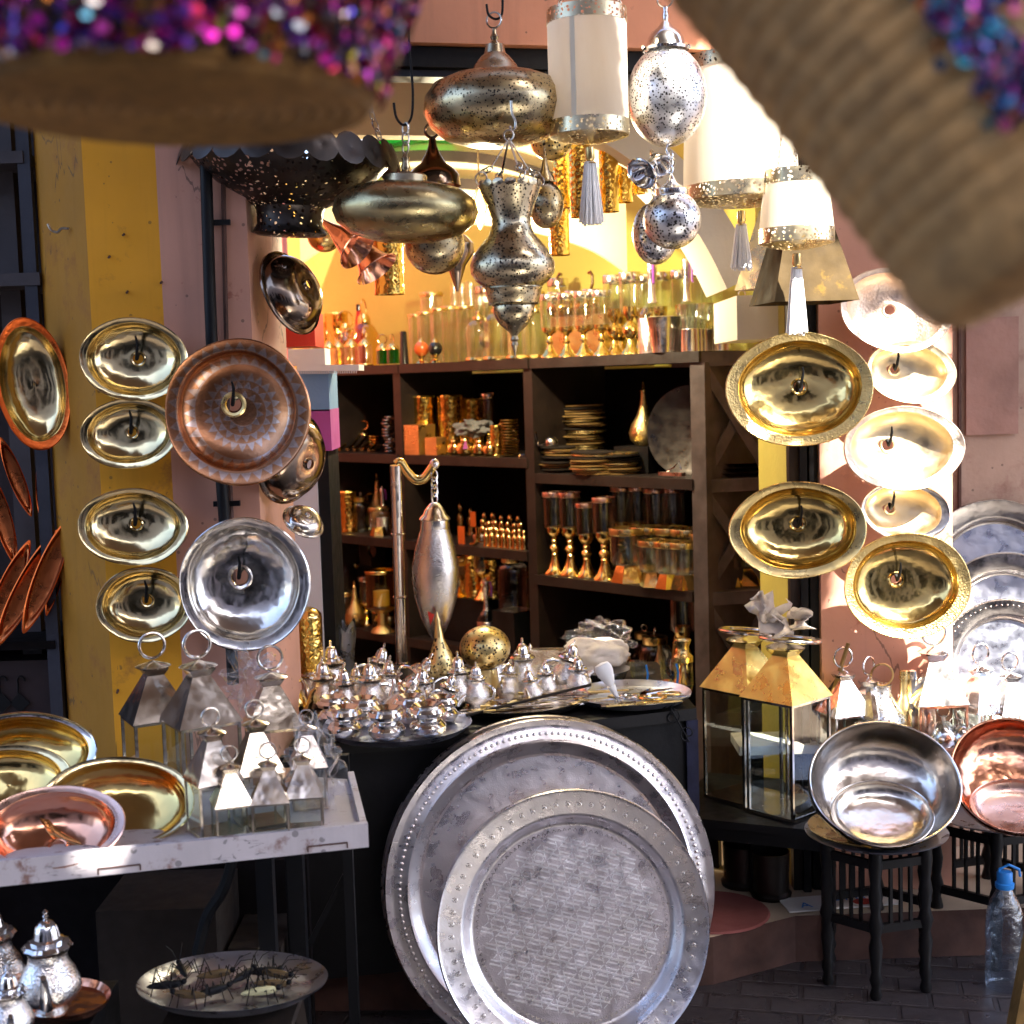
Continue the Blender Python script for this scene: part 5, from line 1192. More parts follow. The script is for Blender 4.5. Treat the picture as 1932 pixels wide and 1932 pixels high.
# ================= CENTRE TABLE =================
ZC = .73
tl, tm, tr = AT(545, ZC, Vector((0, 3.38, 0)), Vector((0, 1, 0))), AT(930, ZC, Vector((0, 3.46, 0)), Vector((0, 1, 0))), PZ(1314, 1336, ZC)
t = thing('black_table', 'black cabinet table carrying silver teapots, behind the giant trays', 'table', (tm.x, tm.y, .13))
T = Matrix.Translation((-tm.x, -tm.y, -.13))
base = [(tl.x, tl.y), (tm.x, tm.y), (tr.x, tr.y), (tr.x - .04, tr.y + .62), (tl.x, 4.35)]
G().prism(base, ZC - .03, ZC, T).obj('table_top', M['blackwood'], t, False)
ins = [(tl.x + .02, tl.y + .02), (tm.x, tm.y + .02), (tr.x - .02, tr.y + .012), (tr.x - .06, tr.y + .6), (tl.x + .02, 4.3)]
G().prism(ins, .131, ZC - .031, T).obj('body', M['iron'], t, False)
M['edge_paint'] = dull('worn_blue_edge', (.02, .022, .05), .5, .4, 30, stains=(30, (.3, .1, .12), .66, .7))
G().bar((tr.x - .012, tr.y + .012, .131), (tr.x - .012, tr.y + .012, ZC - .031), .03, .03, T).obj('corner_post', M['edge_paint'], t, False)
# scroll ornament
g = G(); c = PY(1283, 1368, tr.y - .03); pts = []
for q in range(0, 22): a = q * .38; r = .004 + .0009 * q; pts.append(Vector((cos(a) * r, 0, sin(a) * r)))
S1_ = [c + Vector((-.02, 0, .022)) + p for p in pts]; S2_ = [c + Vector((.02, 0, -.022)) - p for p in pts[::-1]]
g.tube(S1_ + S2_, .002, 6, T); g.obj('scroll_ornament', M['iron'], t)
# trays on the table
def flat_tray(u, v, hu, z, mat, label, tilt=(0, 0), group='trays on the black table', name='serving_tray', sy=1):
    c = PZ(u, v, z); R_ = hu / F * c.y
    o = thing(name, label, 'tray', c, (tilt[0], tilt[1], 0), group)
    G().lathe([(R_, .016), (R_ * 1.01, .018), (R_ * .99, .015), (R_ * .90, .003), (.001, .003)], 64, 1, sy).obj('pan', M[mat], o)
    G().lathe([(.001, 0), (R_ * .9, 0), (R_ * 1.0, .013)], 64, 1, sy).obj('underside', M[mat], o)
    return o
flat_tray(750, 1378, 142, ZC + .012, 'aluminium', 'round silver tray under the squat sugar pots, overhanging the black table', tilt=(0, -.0))
flat_tray(985, 1328, 128, ZC + .014, 'nickel', 'tray heaped with flat knives in the middle of the black table', tilt=(.0, -.03))
flat_tray(1192, 1318, 113, ZC + .012, 'aluminium', 'round tray of spoons and tongs at the right end of the black table')
# teapots
def teapot(met, eng):
    k = .00093; t = thing('moroccan_teapot', '', 'teapot')
    def pf(l): return [(h * k, (1905 - v) * k) for h, v in l]
    G().lathe(pf([(30, 1905), (31, 1901), (24, 1896), (34, 1888), (50, 1876), (58, 1860), (57, 1842), (48, 1822), (38, 1806), (35, 1794), (38, 1786)]), 36).obj('body', M[eng], t)
    li = G().lathe(pf([(44, 1779), (45, 1776), (40, 1770), (30, 1768), (31, 1763), (23, 1760), (21, 1750), (18, 1738), (12, 1729), (6, 1726)]), 36, warp=lambda p, a: (p[0] * (1 + .04 * cos(12 * a)), p[1] * (1 + .04 * cos(12 * a)), p[2])).obj('lid', M[met], t)
    G().lathe(pf([(6, 1727), (3, 1723), (6, 1719), (3, 1715), (5.5, 1711), (1, 1706)]), 16).obj('finial', M[met], li)
    G().tube([(x * k, 0, (1905 - v) * k) for x, v in ((45, 1868), (66, 1862), (74, 1838), (80, 1812), (92, 1800))], [.016, .012, .009, .007, .005], 10).obj('spout', M[met], t)
    G().tube([(-x * k, 0, (1905 - v) * k) for x, v in smooth_pts([(38, 1798), (60, 1800), (84, 1815), (88, 1835), (78, 1858), (52, 1866)], 4)], .0055, 8).obj('handle', M[met], t)
    g = G()
    for a in (.5, 2.6, 4.7): g.tube([(24 * k * cos(a), 24 * k * sin(a), .012), (34 * k * cos(a), 34 * k * sin(a), -.002)], [.006, .004], 6)
    return t
TPS = Proto(lambda: teapot('silver', 'silver_eng')); TPB = Proto(lambda: teapot('brass', 'brass'))
def tp(u, v, sc, label, rz=0, z=ZC + .004, P=TPS, tilt=(0, 0), group='silver teapots on the black table'):
    return P.put(label, PZ(u, v, z), rz, sc * 1.14, group, tilt)
TPB.put('tall brass teapot at the left end of the black table', PZ(548, 1358, ZC + .01), -.3, .86)
tp(628, 1322, .80, 'silver teapot standing tallest at the back left of the heap', 1.2)
tp(612, 1348, .74, 'silver teapot right beside the brass one', 2.5)
tp(700, 1316, .74, 'silver teapot leaning at the back, left of the lamp pole', .4, tilt=(0, .3))
tp(700, 1352, .74, 'silver teapot in the middle of the heap, left of the lamp pole', 3.3)
tp(652, 1352, .66, 'silver teapot squeezed between two taller ones at the left', .9)
tp(775, 1330, .80, 'silver teapot tipped over to the left, just right of the lamp pole', -.6, tilt=(0, .5))
tp(745, 1360, .72, 'lidded embossed silver teapot in front of the tipped one', 2.2, tilt=(.2, -.5))
tp(866, 1334, .72, 'plain silver teapot under the gourd-shaped ornament', .2)
tp(930, 1312, .72, 'silver teapot in front of the pierced brass ball', 3.3)
tp(988, 1308, .74, 'silver teapot just right of the pierced brass ball', .3)
tp(1062, 1305, .72, 'silver teapot between the casket and the wrapped bundle', -.2, tilt=(0, .25))
tp(800, 1345, .62, 'small silver teapot right of the tipped one', 1.8)
tp(1030, 1318, .52, 'small silver pot in front of the casket', 1.0)
for i, (u, v, s_, a, tl_, l) in enumerate(((672, 1340, .6, 2.0, (.1, .2), 'small silver teapot wedged between the left back teapots'), (726, 1334, .66, 4.0, (0, -.2), 'silver teapot right behind the embossed one, left of the pole'), (830, 1350, .58, .6, (.2, .3), 'small tipped silver teapot in front of the gourd ornament'),
        (900, 1336, .6, 2.6, (0, 0), 'small silver teapot below the pierced ball, left of the taller one'), (958, 1326, .55, 1.2, (0, .2), 'small silver teapot between the two pots below the pierced ball'), (1092, 1312, .55, 2.2, (0, 0), 'small silver teapot left of the wrapped bundle'), (1010, 1330, .5, 4.4, (.2, 0), 'tiny silver teapot at the front of the knife tray'))):
    tp(u, v, s_, l, a, tilt=tl_)
tp(590, 1330, .62, 'small silver teapot half hidden behind the brass one', 4)
def sugar():
    t = prod('sugar_pot', 'pot', [('lower_bowl', M['silver'], [(.016, 0), (.03, .004), (.040, .016), (.041, .026), (.034, .036), (.026, .04), (.028, .044)]),
                                  ('upper_bowl', M['silver'], [(.026, .044), (.040, .050), (.043, .058), (.038, .066), (.030, .068), (.034, .072), (.033, .073), (.02, .064)])]); return t
PS = Proto(sugar)
for i, (u, v, s_) in enumerate(((652, 1392, 1.05), (731, 1397, 1.1), (808, 1390, 1.1), (688, 1370, 1.0), (776, 1366, 1.0), (630, 1368, 1.0), (838, 1362, .9))):
    PS.put(('squat silver sugar pot, front left on its tray', 'squat silver sugar pot, front middle on its tray', 'squat silver sugar pot, front right on its tray', 'squat silver sugar pot behind the gap of the front left and middle ones', 'squat silver sugar pot behind the gap of the front middle and right ones', 'squat silver sugar pot at the far left of the tray', 'squat silver sugar pot at the right rear of the tray')[i], PZ(u, v, ZC + .016), i, s_ if i < 6 else s_, 'squat silver sugar pots')
# small silver cup tipped
t = thing('silver_cup', 'small silver cup lying on its side facing the viewer, right of the sugar pots', 'cup', PZ(822, 1345, ZC + .045), face((-.4, -1, .3)))
G().lathe([(.034, .03), (.035, .031), (.032, .0), (.024, -.02), (.001, -.03)], 28).obj('cup', M['copper_rim'], t)
# pendant stand
YP = 3.92; kP = YP / F
t = thing('lamp_stand', 'bamboo-shaped brass pole with curved arm rising from the black table', 'stand', PZ(760, 1300, ZC))
L = t.location.copy(); T = Matrix.Translation(-L)
g = G(); p0 = L.copy(); p1 = PY(747, 878, YP); g.tube([p0, p1 + Vector((0, 0, .0))], .0165, 16, T)
for f in (.12, .42, .70): c = p0.lerp(p1, f); g.ring(.0172, .003, c, (0, 0, 1), 20, 6, T)
g.obj('pole', M['nickel'], t)
arm = [PY(u, v, YP) for u, v in smooth_pts([(748, 876), (756, 872), (768, 890), (784, 905), (800, 903), (812, 888), (820, 876)], 5)]
G().tube(arm, .013, 12, T).obj('arm', M['brass'], t); G().ball(T @ arm[-1], .015, 14).obj('end_knob', M['silver'], t)
t, k = turned('spindle_lamp', 'pendant lamp', 'long spindle-shaped silver lamp hanging from the curved arm', 822, 1080, YP - .01, [
    ('shade', 'spindle', [(27, 995), (32, 1010), (40, 1040), (45, 1070), (45, 1095), (40, 1130), (30, 1165), (18, 1192), (8, 1208), (2, 1214)]),
    ('cap', 'nickel', [(27, 997), (28, 994), (27, 980), (30, 978), (28, 974), (22, 968), (20, 962), (14, 954), (9, 948), (2, 946)])], tilt=(0, .02))
g = G(); chain(g, (0, 0, (1080 - 946) * k), (0, 0, (1080 - 888) * k), .032, .0026, .011); g.obj('chain', M['silver'], t)
single(G().add([(0, 0, 0), (.012, 0, .03), (-.006, 0, .04)], [(0, 1, 2)]), 'red_sticker', M['red'], 'small red sticker low on the spindle-shaped lamp', 'sticker', None, PY(812, 1180, 3.84), smooth=False)
turned('gourd_ornament', 'ornament', 'pierced brass gourd with thin neck standing below the spindle-shaped lamp', 835, 1282, 3.74, [
    ('body', 'gold_pierced', [(8, 1282), (18, 1276), (26, 1262), (27, 1248), (22, 1232), (14, 1215), (9, 1200)]), ('neck', 'brass_satin', [(9, 1200), (7, 1185), (5, 1172), (6, 1168), (3, 1160), (1, 1150)])], tilt=(0, -.05))
turned('pierced_ball', 'ornament', 'large pierced brass ball sitting among the silver teapots', 915, 1222, 3.82, [('shell', 'gold_pierced', ell(49, 1222, 42)), ('foot', 'brass_satin', [(22, 1262), (26, 1290), (30, 1310)])], tilt=(0, 0))
turned('hammered_canister', 'canister', 'tall hammered brass canister with domed lid behind the brass teapot', 588, 1310, 3.82, [('body', 'brass_ham', [(25, 1310), (26, 1160), (24, 1158)]), ('lid', 'brass', [(26, 1160), (25, 1154), (18, 1146), (8, 1141), (1, 1140)])])
turned('filigree_canister', 'canister', 'silver filigree canister left of the hammered brass one', 535, 1300, 3.72, [('body', 'silver_holes', [(20, 1300), (22, 1200), (22, 1180), (14, 1170), (10, 1165)]), ('lid', 'silver', [(16, 1172), (12, 1164), (4, 1158), (1, 1155)])])
t = thing('crown_cup', 'grey silver cup with jagged pointed rim behind the teapots', 'cup', PZ(650, 1290, ZC))
G().lathe([(.026, 0), (.03, .03), (.034, .10), (.038, .13), (.040, .15)], 32, warp=lambda p, a: (p[0], p[1], p[2] + (max(0, p[2] - .12) * 1.3 * abs(sin(a * 2.5))))).obj('cup', M['aluminium'], t)
# casket
c = PZ(1022, 1290, ZC + .006)
t = thing('silver_casket', 'embossed silver casket with a chamfered lid and knob on the black table', 'box', c, -.15)
G().box(-.085, .085, -.05, .05, 0, .065).obj('box_body', M['silver_eng'], t, False)
G().add([(-.088, -.053, .0655), (.088, -.053, .0655), (.088, .053, .0655), (-.088, .053, .0655), (-.07, -.02, .10), (.07, -.02, .10), (.07, .02, .10), (-.07, .02, .10)], [(0, 1, 5, 4), (1, 2, 6, 5), (2, 3, 7, 6), (3, 0, 4, 7), (4, 5, 6, 7), (3, 2, 1, 0)]).obj('lid', M['silver_eng'], t, False)
G().lathe([(.004, .10), (.007, .106), (.004, .112), (.001, .116)], 14, M=Matrix.Translation((-.03, 0, 0))).obj('knob', M['silver'], t)
# wrapped bundle
blob('wrapped_bundle', 'cream bundle wrapped in crinkled clear plastic on the black table', 'bundle', PZ(1128, 1282, ZC) + Vector((0, 0, .075)), (.10, .07, .045), 'paper', 5, .16, 1.8, n_=56)
blob('plastic_wrap', 'crinkled clear plastic film over the cream bundle', 'plastic film', PZ(1135, 1276, ZC) + Vector((0, -.01, .115)), (.085, .06, .050), 'film', 9, .32, 2.6, n_=64)
t = thing('silver_dish', 'low silver dish under the wrapped bundle', 'dish', PZ(1128, 1290, ZC + .005))
G().lathe([(.05, 0), (.075, .012), (.088, .04), (.092, .044), (.086, .042), (.001, .012)], 40).obj('bowl', M['silver_eng'], t)
# flat knives, tongs, spoons
r3 = random.Random(11)
def flatbar(u, v, L_, wd, rz, mat, label, name='letter_knife', cat='knife', group='flat metal knives on the trays', z=ZC + .022, ty=0):
    p = PZ(u, v, z); t = thing(name, label, cat, p, (0, ty, rz), group)
    G().add([(-L_ / 2, -wd / 2, 0), (L_ * .1, -wd / 2, 0), (L_ / 2, 0, 0), (L_ * .1, wd / 2, 0), (-L_ / 2, wd / 2, 0), (-L_ / 2, -wd / 2, .004), (L_ * .1, -wd / 2, .004), (L_ / 2, 0, .003), (L_ * .1, wd / 2, .004), (-L_ / 2, wd / 2, .004)],
            [(4, 3, 2, 1, 0), (5, 6, 7, 8, 9), (0, 1, 6, 5), (1, 2, 7, 6), (2, 3, 8, 7), (3, 4, 9, 8), (4, 0, 5, 9)]).obj('blade', M[mat], t, False)
    G().box(-L_ * .62, -L_ * .42, -wd * .35, wd * .35, .001, .006).obj('grip', M['brass_satin' if mat != 'brass_satin' else 'bronze'], t, False)
pl_ = [('at the left tip of the knife tray', 905, 1345, .1), ('second from the left on the knife tray', 930, 1338, .3), ('lying across the middle of the knife tray', 965, 1334, -.1), ('nearest the tray edge in the middle', 985, 1340, .25),
       ('with a dark grip right of the middle', 1010, 1330, .15), ('below the casket', 1030, 1322, -.2), ('pointing at the white spoon', 1060, 1320, .3), ('at the right tip of the knife tray', 1085, 1312, .2),
       ('behind the others in front of the ball', 945, 1322, -.3), ('topmost of the pile on the knife tray', 995, 1320, .5), ('thinnest one on the knife tray', 880, 1348, .35), ('short one under the casket edge', 1045, 1310, 0)]
for i, (l, u, v, a) in enumerate(pl_): flatbar(u, v, r3.uniform(.12, .17), r3.uniform(.012, .02), a + r3.uniform(-.2, .2), ('nickel', 'brass_satin', 'silver', 'bronze')[i % 4], 'flat metal knife ' + l, z=ZC + .022 + .004 * (i % 4))
pr_ = [('left on the right tray', 1130, 1322, .5), ('under the white spoon', 1150, 1326, -.3), ('front middle of the right tray', 1180, 1330, .2), ('behind the white spoon', 1175, 1308, .9), ('middle of the right tray', 1205, 1322, -.5),
       ('right front of the right tray', 1240, 1326, .1), ('right rear of the right tray', 1235, 1306, .6), ('rightmost on the right tray', 1270, 1314, -.2), ('rear left of the right tray', 1140, 1306, .2), ('topmost on the right tray', 1215, 1310, 1.2)]
for i, (l, u, v, a) in enumerate(pr_): flatbar(u, v, r3.uniform(.09, .14), r3.uniform(.014, .024), a, ('silver', 'nickel', 'brass_satin')[i % 3], 'flat metal utensil, ' + l, name='flat_utensil', cat='utensil', group='utensils on the right tray', z=ZC + .02 + .005 * (i % 3))
for i, (u, v, r) in enumerate(((1185, 1314, .028), (1232, 1316, .034), (1262, 1308, .03))):
    o = thing('metal_ring', ('small silver hoop near the white spoon', 'wide gold hoop on the right tray', 'gold hoop at the right end of the tray')[i], 'ring', PZ(u, v, ZC + .035), None, 'hoops on the right tray')
    G().ring(r, .003, (0, 0, 0), (0, .1, 1), 28).obj('hoop', M[('silver', 'brass', 'brass_satin')[i]], o)
o = thing('white_ladle', 'big white spoon standing in the right tray, bowl uppermost', 'spoon', PZ(1165, 1325, ZC + .02), (0, 0, 0))
G().tube([(.012, 0, 0), (-.004, 0, .02), (-.016, -.002, .045)], [.003, .006, .012], 10).obj('stem', M['white'], o)
G().lathe([(.001, -.045), (.012, -.03), (.022, 0), (.023, .014), (.018, .026), (.001, .030)], 24, 1, .6, Matrix.Translation((-.030, -.008, .080)) @ Matrix.Rotation(-.42, 4, 'Y')).obj('bowl', M['white'], o)
o = thing('wooden_stick', 'long thin wooden stick lying across the knife tray', 'stick', PZ(880, 1350, ZC + .03))
q = PZ(1115, 1292, ZC + .07) - o.location; G().tube([(0, 0, 0), q], .004, 8).obj('rod', M['card'], o)
for i, (u, v) in enumerate(((1205, 1270), (1262, 1268))):
    o = thing('glass_cup', ('small glass cup with a blue ribbon behind the right tray', 'glass cup with a blue ribbon, right of the other one')[i], 'cup', PZ(u, v + 18, ZC + .002), None, 'glass cups with blue ribbons')
    G().lathe([(.001, .002), (.022, .002), (.026, .06), (.025, .06), (.02, .006)], 24).obj('glass', M['glass'], o); G().tube([(.02, -.02, .055), (.024, -.026, .03), (.02, -.028, 0)], .003, 6).obj('ribbon', M['blue_plastic'], o)
turned('cocktail_shaker', 'shaker', 'brass-topped glass shaker near the corner post, behind the right tray', 1290, 1300, 4.02, [('body', 'glass', [(17, 1300), (19, 1290), (18, 1245)]), ('top', 'brass_satin', [(19, 1246), (19, 1236), (12, 1228), (11, 1218), (16, 1205), (15, 1203)])])
# ================= LEFT WHITE TABLE =================
ZW = .80
fl, fr, brr = PZ(-60, 1631, ZW + .018), PZ(694, 1553, ZW + .018), PZ(655, 1470, ZW)
t = thing('white_table', 'chipped white board table at the left holding basins and small glass lanterns', 'table', (fl.x, fl.y, 0))
T = Matrix.Translation((-fl.x, -fl.y, 0))
d = (fr - fl); d.z = 0; d.normalize(); nb = Vector((-d.y, d.x, 0))
G().prism([(fl.x, fl.y + .02), (fr.x - .012, fr.y + .016), (brr.x, brr.y), (-1.5, 3.2)], ZW - .014, ZW, T).obj('board', M['white_board'], t, False)
def lip(a, b, z0, z1, th, name):
    dd = (b - a); dd.z = 0; dd.normalize(); nn = Vector((-dd.y, dd.x, 0)) * th
    G().prism([(a.x, a.y), (b.x, b.y), (b.x + nn.x, b.y + nn.y), (a.x + nn.x, a.y + nn.y)], z0, z1, T).obj(name, M['white_board'], t, False)
lip(fl, fr, ZW - .026, ZW + .018, .014, 'front_lip')
lip(fr + nb * .015, brr + Vector((.014, 0, 0)), ZW - .024, ZW + .016, .012, 'side_lip')
for u in (225, 618):
    c = AT(u, ZW - .015, fl, nb); gg = G()
    cc = c - nb * .0012; 
    gg.bar(cc - d * .035 + Vector((0, 0, .002)), cc + d * .035 + Vector((0, 0, .002)), .0022, .0022, T); gg.bar(cc - d * .035 + Vector((0, 0, -.008)), cc - d * .035 + Vector((0, 0, .002)), .0022, .0022, T); gg.bar(cc + d * .035 + Vector((0, 0, -.008)), cc + d * .035 + Vector((0, 0, .002)), .0022, .0022, T)
    gg.obj('hinge_mark', M['brickface'], t, False)
G().bar(AT(508, .4, Vector((0, 2.9, 0)), Vector((0, 1, 0))).xy.to_3d(), AT(508, .4, Vector((0, 2.9, 0)), Vector((0, 1, 0))).xy.to_3d() + Vector((0, 0, ZW - .02)), .035, .035, T).obj('leg', M['iron'], t, False)
for p in ((-1.3, 2.6), (-1.3, 3.15), (-.5, 3.05)): G().bar((p[0], p[1], 0), (p[0], p[1], ZW - .016), .035, .035, T).obj('leg', M['iron'], t, False)
_b(34, 1425, 148, 86, 2.80, M['brass'], 'big oval brass basin with silvery rim at the left edge, rearmost on the white table', n=(.05, -.85, .5), hook=False, dots=False, depth=.34, flange=.10, hole=0, rimmat=M['silver'])
_b(5, 1470, 130, 70, 2.68, M['brass'], 'oval brass basin nested low in front of the rearmost one, cut by the picture edge', n=(.05, -.8, .6), hook=False, dots=False, depth=.30, flange=.12, hole=0, rimmat=M['gold'])
_b(220, 1514, 146, 98, 2.52, M['brass'], 'oval hammered brass basin with three overflow holes, right one on the white table', n=(.10, -.75, .62), hook=False, dots=True, depth=.38, flange=.10, hole=0, rimmat=M['gold'], roll=-.08)
_b(98, 1560, 139, 98, 2.42, M['copper'], 'round shining copper basin with an open drain, frontmost on the white table', n=(.06, -.62, .78), hook=False, dots=False, depth=.42, flange=.12, hole=.13, rimmat=M['copper_rim'], roll=-.06)
def lantern(w_, hb, hr, met='lantern_metal', glass='pane', neck=.3, ring_r=.35, flat=False, octo=False, name='glass_lantern', post=.05, roofmat=None, basemat=None):
    t = thing(name, '', 'lantern'); h = w_ / 2; p = w_ * post
    G().box(-h, h, -h, h, 0, p * 1.2).obj('base', M[basemat or met], t, False)
    for sx in (-1, 1):
        for sy in (-1, 1): G().box(sx * (h - p / 2) - p / 2, sx * (h - p / 2) + p / 2, sy * (h - p / 2) - p / 2, sy * (h - p / 2) + p / 2, p * 1.21, hb - p * 1.01).obj('post', M[met], t, False)
    g = G().box(-h, h, -h, -h + p, hb - p, hb); g.box(-h, h, h - p, h, hb - p, hb); g.box(-h, -h + p, -h + p * 1.01, h - p * 1.01, hb - p, hb); g.box(h - p, h, -h + p * 1.01, h - p * 1.01, hb - p, hb); g.obj('top_frame', M[met], t, False)
    g = G(); q = h - p * .5
    for (a, b) in (((-q, -q), (q, -q)), ((q, -q), (q, q)), ((q, q), (-q, q)), ((-q, q), (-q, -q))):
        G().add([(a[0], a[1], p * 1.2), (b[0], b[1], p * 1.2), (b[0], b[1], hb - p), (a[0], a[1], hb - p)], [(0, 1, 2, 3)]).obj('pane', M[glass], t, False)
    g = G(); e = h * 1.06; f = h * neck
    g.add([(-e, -e, hb + .0005), (e, -e, hb + .0005), (e, e, hb + .0005), (-e, e, hb + .0005), (-f, -f, hb + hr), (f, -f, hb + hr), (f, f, hb + hr), (-f, f, hb + hr)], [(0, 1, 5, 4), (1, 2, 6, 5), (2, 3, 7, 6), (3, 0, 4, 7), (3, 2, 1, 0)])
    g.obj('roof', M[roofmat or met], t, False)
    g = G(); z = hb + hr
    g.add([(-f, -f, z), (f, -f, z), (f, f, z), (-f, f, z), (-f * 1.5, -f * 1.5, z + hr * .16), (f * 1.5, -f * 1.5, z + hr * .16), (f * 1.5, f * 1.5, z + hr * .16), (-f * 1.5, f * 1.5, z + hr * .16)], [(0, 1, 5, 4), (1, 2, 6, 5), (2, 3, 7, 6), (3, 0, 4, 7)])
    g.lathe([(.001, z + hr * .2), (f * 1.9, z + hr * .17), (f * 2.1, z + hr * .2), (f * 1.8, z + hr * .23), (f * .6, z + hr * .3), (.001, z + hr * .34)], 24); g.obj('neck', M[met], t)
    R_ = w_ * ring_r
    if flat: G().ring(R_, R_ * .07, (R_ * .25, 0, z + hr * .36), (.12, 0, 1), 32, 8).obj('ring_handle', M[met], t)
    else: G().ring(R_ * .62, R_ * .075, (0, 0, z + hr * .3 + R_ * .80), (0, 1, 0), 28, 8, sx=1).obj('ring_handle', M[met], t)
    return t
LS = Proto(lambda: lantern(.060, .062, .050)); LM = Proto(lambda: lantern(.078, .095, .068, ring_r=.32)); LB = Proto(lambda: lantern(.118, .125, .088, ring_r=.36))
GL = 'silver lanterns on the white table'
for u, v, l, a in ((440, 1583, 'small silver glass lantern, front left of the three in front', .35), (513, 1577, 'small silver glass lantern, middle of the three in front', .15), (577, 1565, 'small silver glass lantern, front right of the three in front', .1)):
    LS.put(l, PZ(u, v, ZW + .001), a, 1.08, GL)
LM.put('medium silver lantern with upright ring behind the front left small one', PZ(408, 1572, ZW + .001), .55, 1.05, GL)
LM.put('medium silver lantern with upright ring behind the front middle small one', PZ(490, 1552, ZW + .001), .4, 1.05, GL)
LM.put('medium silver lantern inside clear plastic near the table end', PZ(585, 1520, ZW + .001), .2, .85, GL)
LB.put('large silver lantern at the left, against the yellow pillar', PZ(300, 1462, ZW + .001), .5, 1.0, GL)
LB.put('large silver lantern right of the leftmost one, in front of the pink wall', PZ(385, 1478, ZW + .001), .55, 1.05, GL)
LB.put('large silver lantern behind the medium ones, beside the brass teapot', PZ(520, 1470, ZW + .001), .25, .92, GL)
blob('plastic_bag', 'crinkled clear plastic bag over the large lantern tops', 'plastic bag', PY(478, 1290, 2.90), (.05, .045, .06), 'film', 4, .55, 2.8, n_=56)
blob('plastic_bag', 'crinkled clear plastic bag around the lantern at the table end', 'plastic bag', PY(592, 1460, 2.62), (.045, .045, .085), 'film', 6, .4, 2.8, n_=56)
0 and blob('plastic_bag', 'clear plastic sheet draped in front of the large lanterns', 'plastic bag', PY(455, 1400, 2.74), (.075, .03, .07), 'film', 8, .45, 2.5, n_=56)
# below the white table: boxes and clutter
def cb(u0, v0, u1, v1, Y, dep, mat, name, label, cat='box'): return pbox(u0, v0, u1, v1, Y, dep, mat, name, label, cat)
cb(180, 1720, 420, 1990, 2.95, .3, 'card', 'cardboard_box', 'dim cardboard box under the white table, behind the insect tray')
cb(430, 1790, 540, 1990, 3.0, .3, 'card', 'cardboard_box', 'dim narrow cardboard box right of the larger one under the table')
G0 = G().tube([PY(u, v, 2.9) for u, v in smooth_pts([(440, 1560), (438, 1620), (420, 1680), (390, 1730), (372, 1800)], 5)], .012, 8); single(G0, 'black_hose', M['iron'], 'black hose hanging under the white table', 'hose')
t = thing('folding_stand', 'black metal stand with red feet between the white table and the giant trays', 'stand', (-.52, 3.1, 0))
for x in (0, .13): G().bar((x, 0, .12), (x, 0, .78), .022).obj('leg', M['iron'], t, False); G().bar((x, 0, 0), (x, 0, .119), .024).obj('foot', M['red'], t, False)
G().bar((.01, .012, .3), (.12, .012, .5), .012).obj('strut', M['iron'], t, False)
pbox(-60, 1640, 600, 2100, 3.20, .03, 'dark', 'under_table_shade', 'black sheet standing in for the shade under the white table', 'board')  # dark sheet added where there is only shade below the table
# insects on a tray
c = PY(440, 1867, 2.58); R_ = 182 / F * 2.58
t = thing('insect_tray', 'round dull metal tray holding wire grasshoppers, low at the left', 'tray', c, (-.10, .03, 0))
G().lathe([(R_, .018), (R_ * 1.01, .020), (R_ * .99, .017), (R_ * .84, .002), (R_ * .8, 0), (.001, 0)], 72).obj('pan', M['aluminium'], t); G().lathe([(R_, .016), (R_ * .84, -.002), (.001, -.004)], 60).obj('underside', M['aluminium'], t)
t = thing('wooden_stool', 'low worn wooden stool under the insect tray', 'stool', (c.x, c.y, 0))
G().box(-.12, .12, -.12, .12, c.z - .05, c.z - .032).obj('seat', M['card'], t, False)
for sx in (-1, 1):
    for sy in (-1, 1): G().bar((sx * .14, sy * .12, 0), (sx * .10, sy * .09, c.z - .051), .022).obj('leg', M['copper_rim'] if 0 else M['paper'] if (sx, sy) == (1, -1) else M['card'], t, False)
def insect(bm):
    t = thing('wire_grasshopper', '', 'insect figure')
    G().lathe([(.001, -.030), (.004, -.024), (.007, -.005), (.0075, .012), (.0055, .024), (.001, .03)], 12, 1, .8, Matrix.Translation((0, 0, .014)) @ Matrix.Rotation(pi / 2, 4, 'Y')).obj('body', M[bm], t)
    G().ball((.031, 0, .017), .005, 10).obj('head', M['iron'], t)
    for s_ in (-1, 1):
        G().tube([(-.005, s_ * .005, .016), (-.014, s_ * .018, .036), (-.024, s_ * .026, .0)], .0011, 5).obj('leg', M['iron'], t)
        G().tube([(.008, s_ * .005, .014), (.010, s_ * .018, .022), (.012, s_ * .026, .0)], .0009, 5).obj('leg', M['iron'], t)
        G().tube([(.018, s_ * .004, .014), (.022, s_ * .014, .020), (.028, s_ * .022, .0)], .0009, 5).obj('leg', M['iron'], t)
        G().tube([(.033, s_ * .002, .019), (.045, s_ * .008, .034), (.065, s_ * .014, .036)], .0007, 5).obj('antenna', M['iron'], t)
    return t
IN = {m_: Proto(lambda m_=m_: insect(m_)) for m_ in ('iron', 'insect', 'lime')}
TI = Matrix.Translation(c) @ Euler((-.10, .03, 0)).to_matrix().to_4x4()
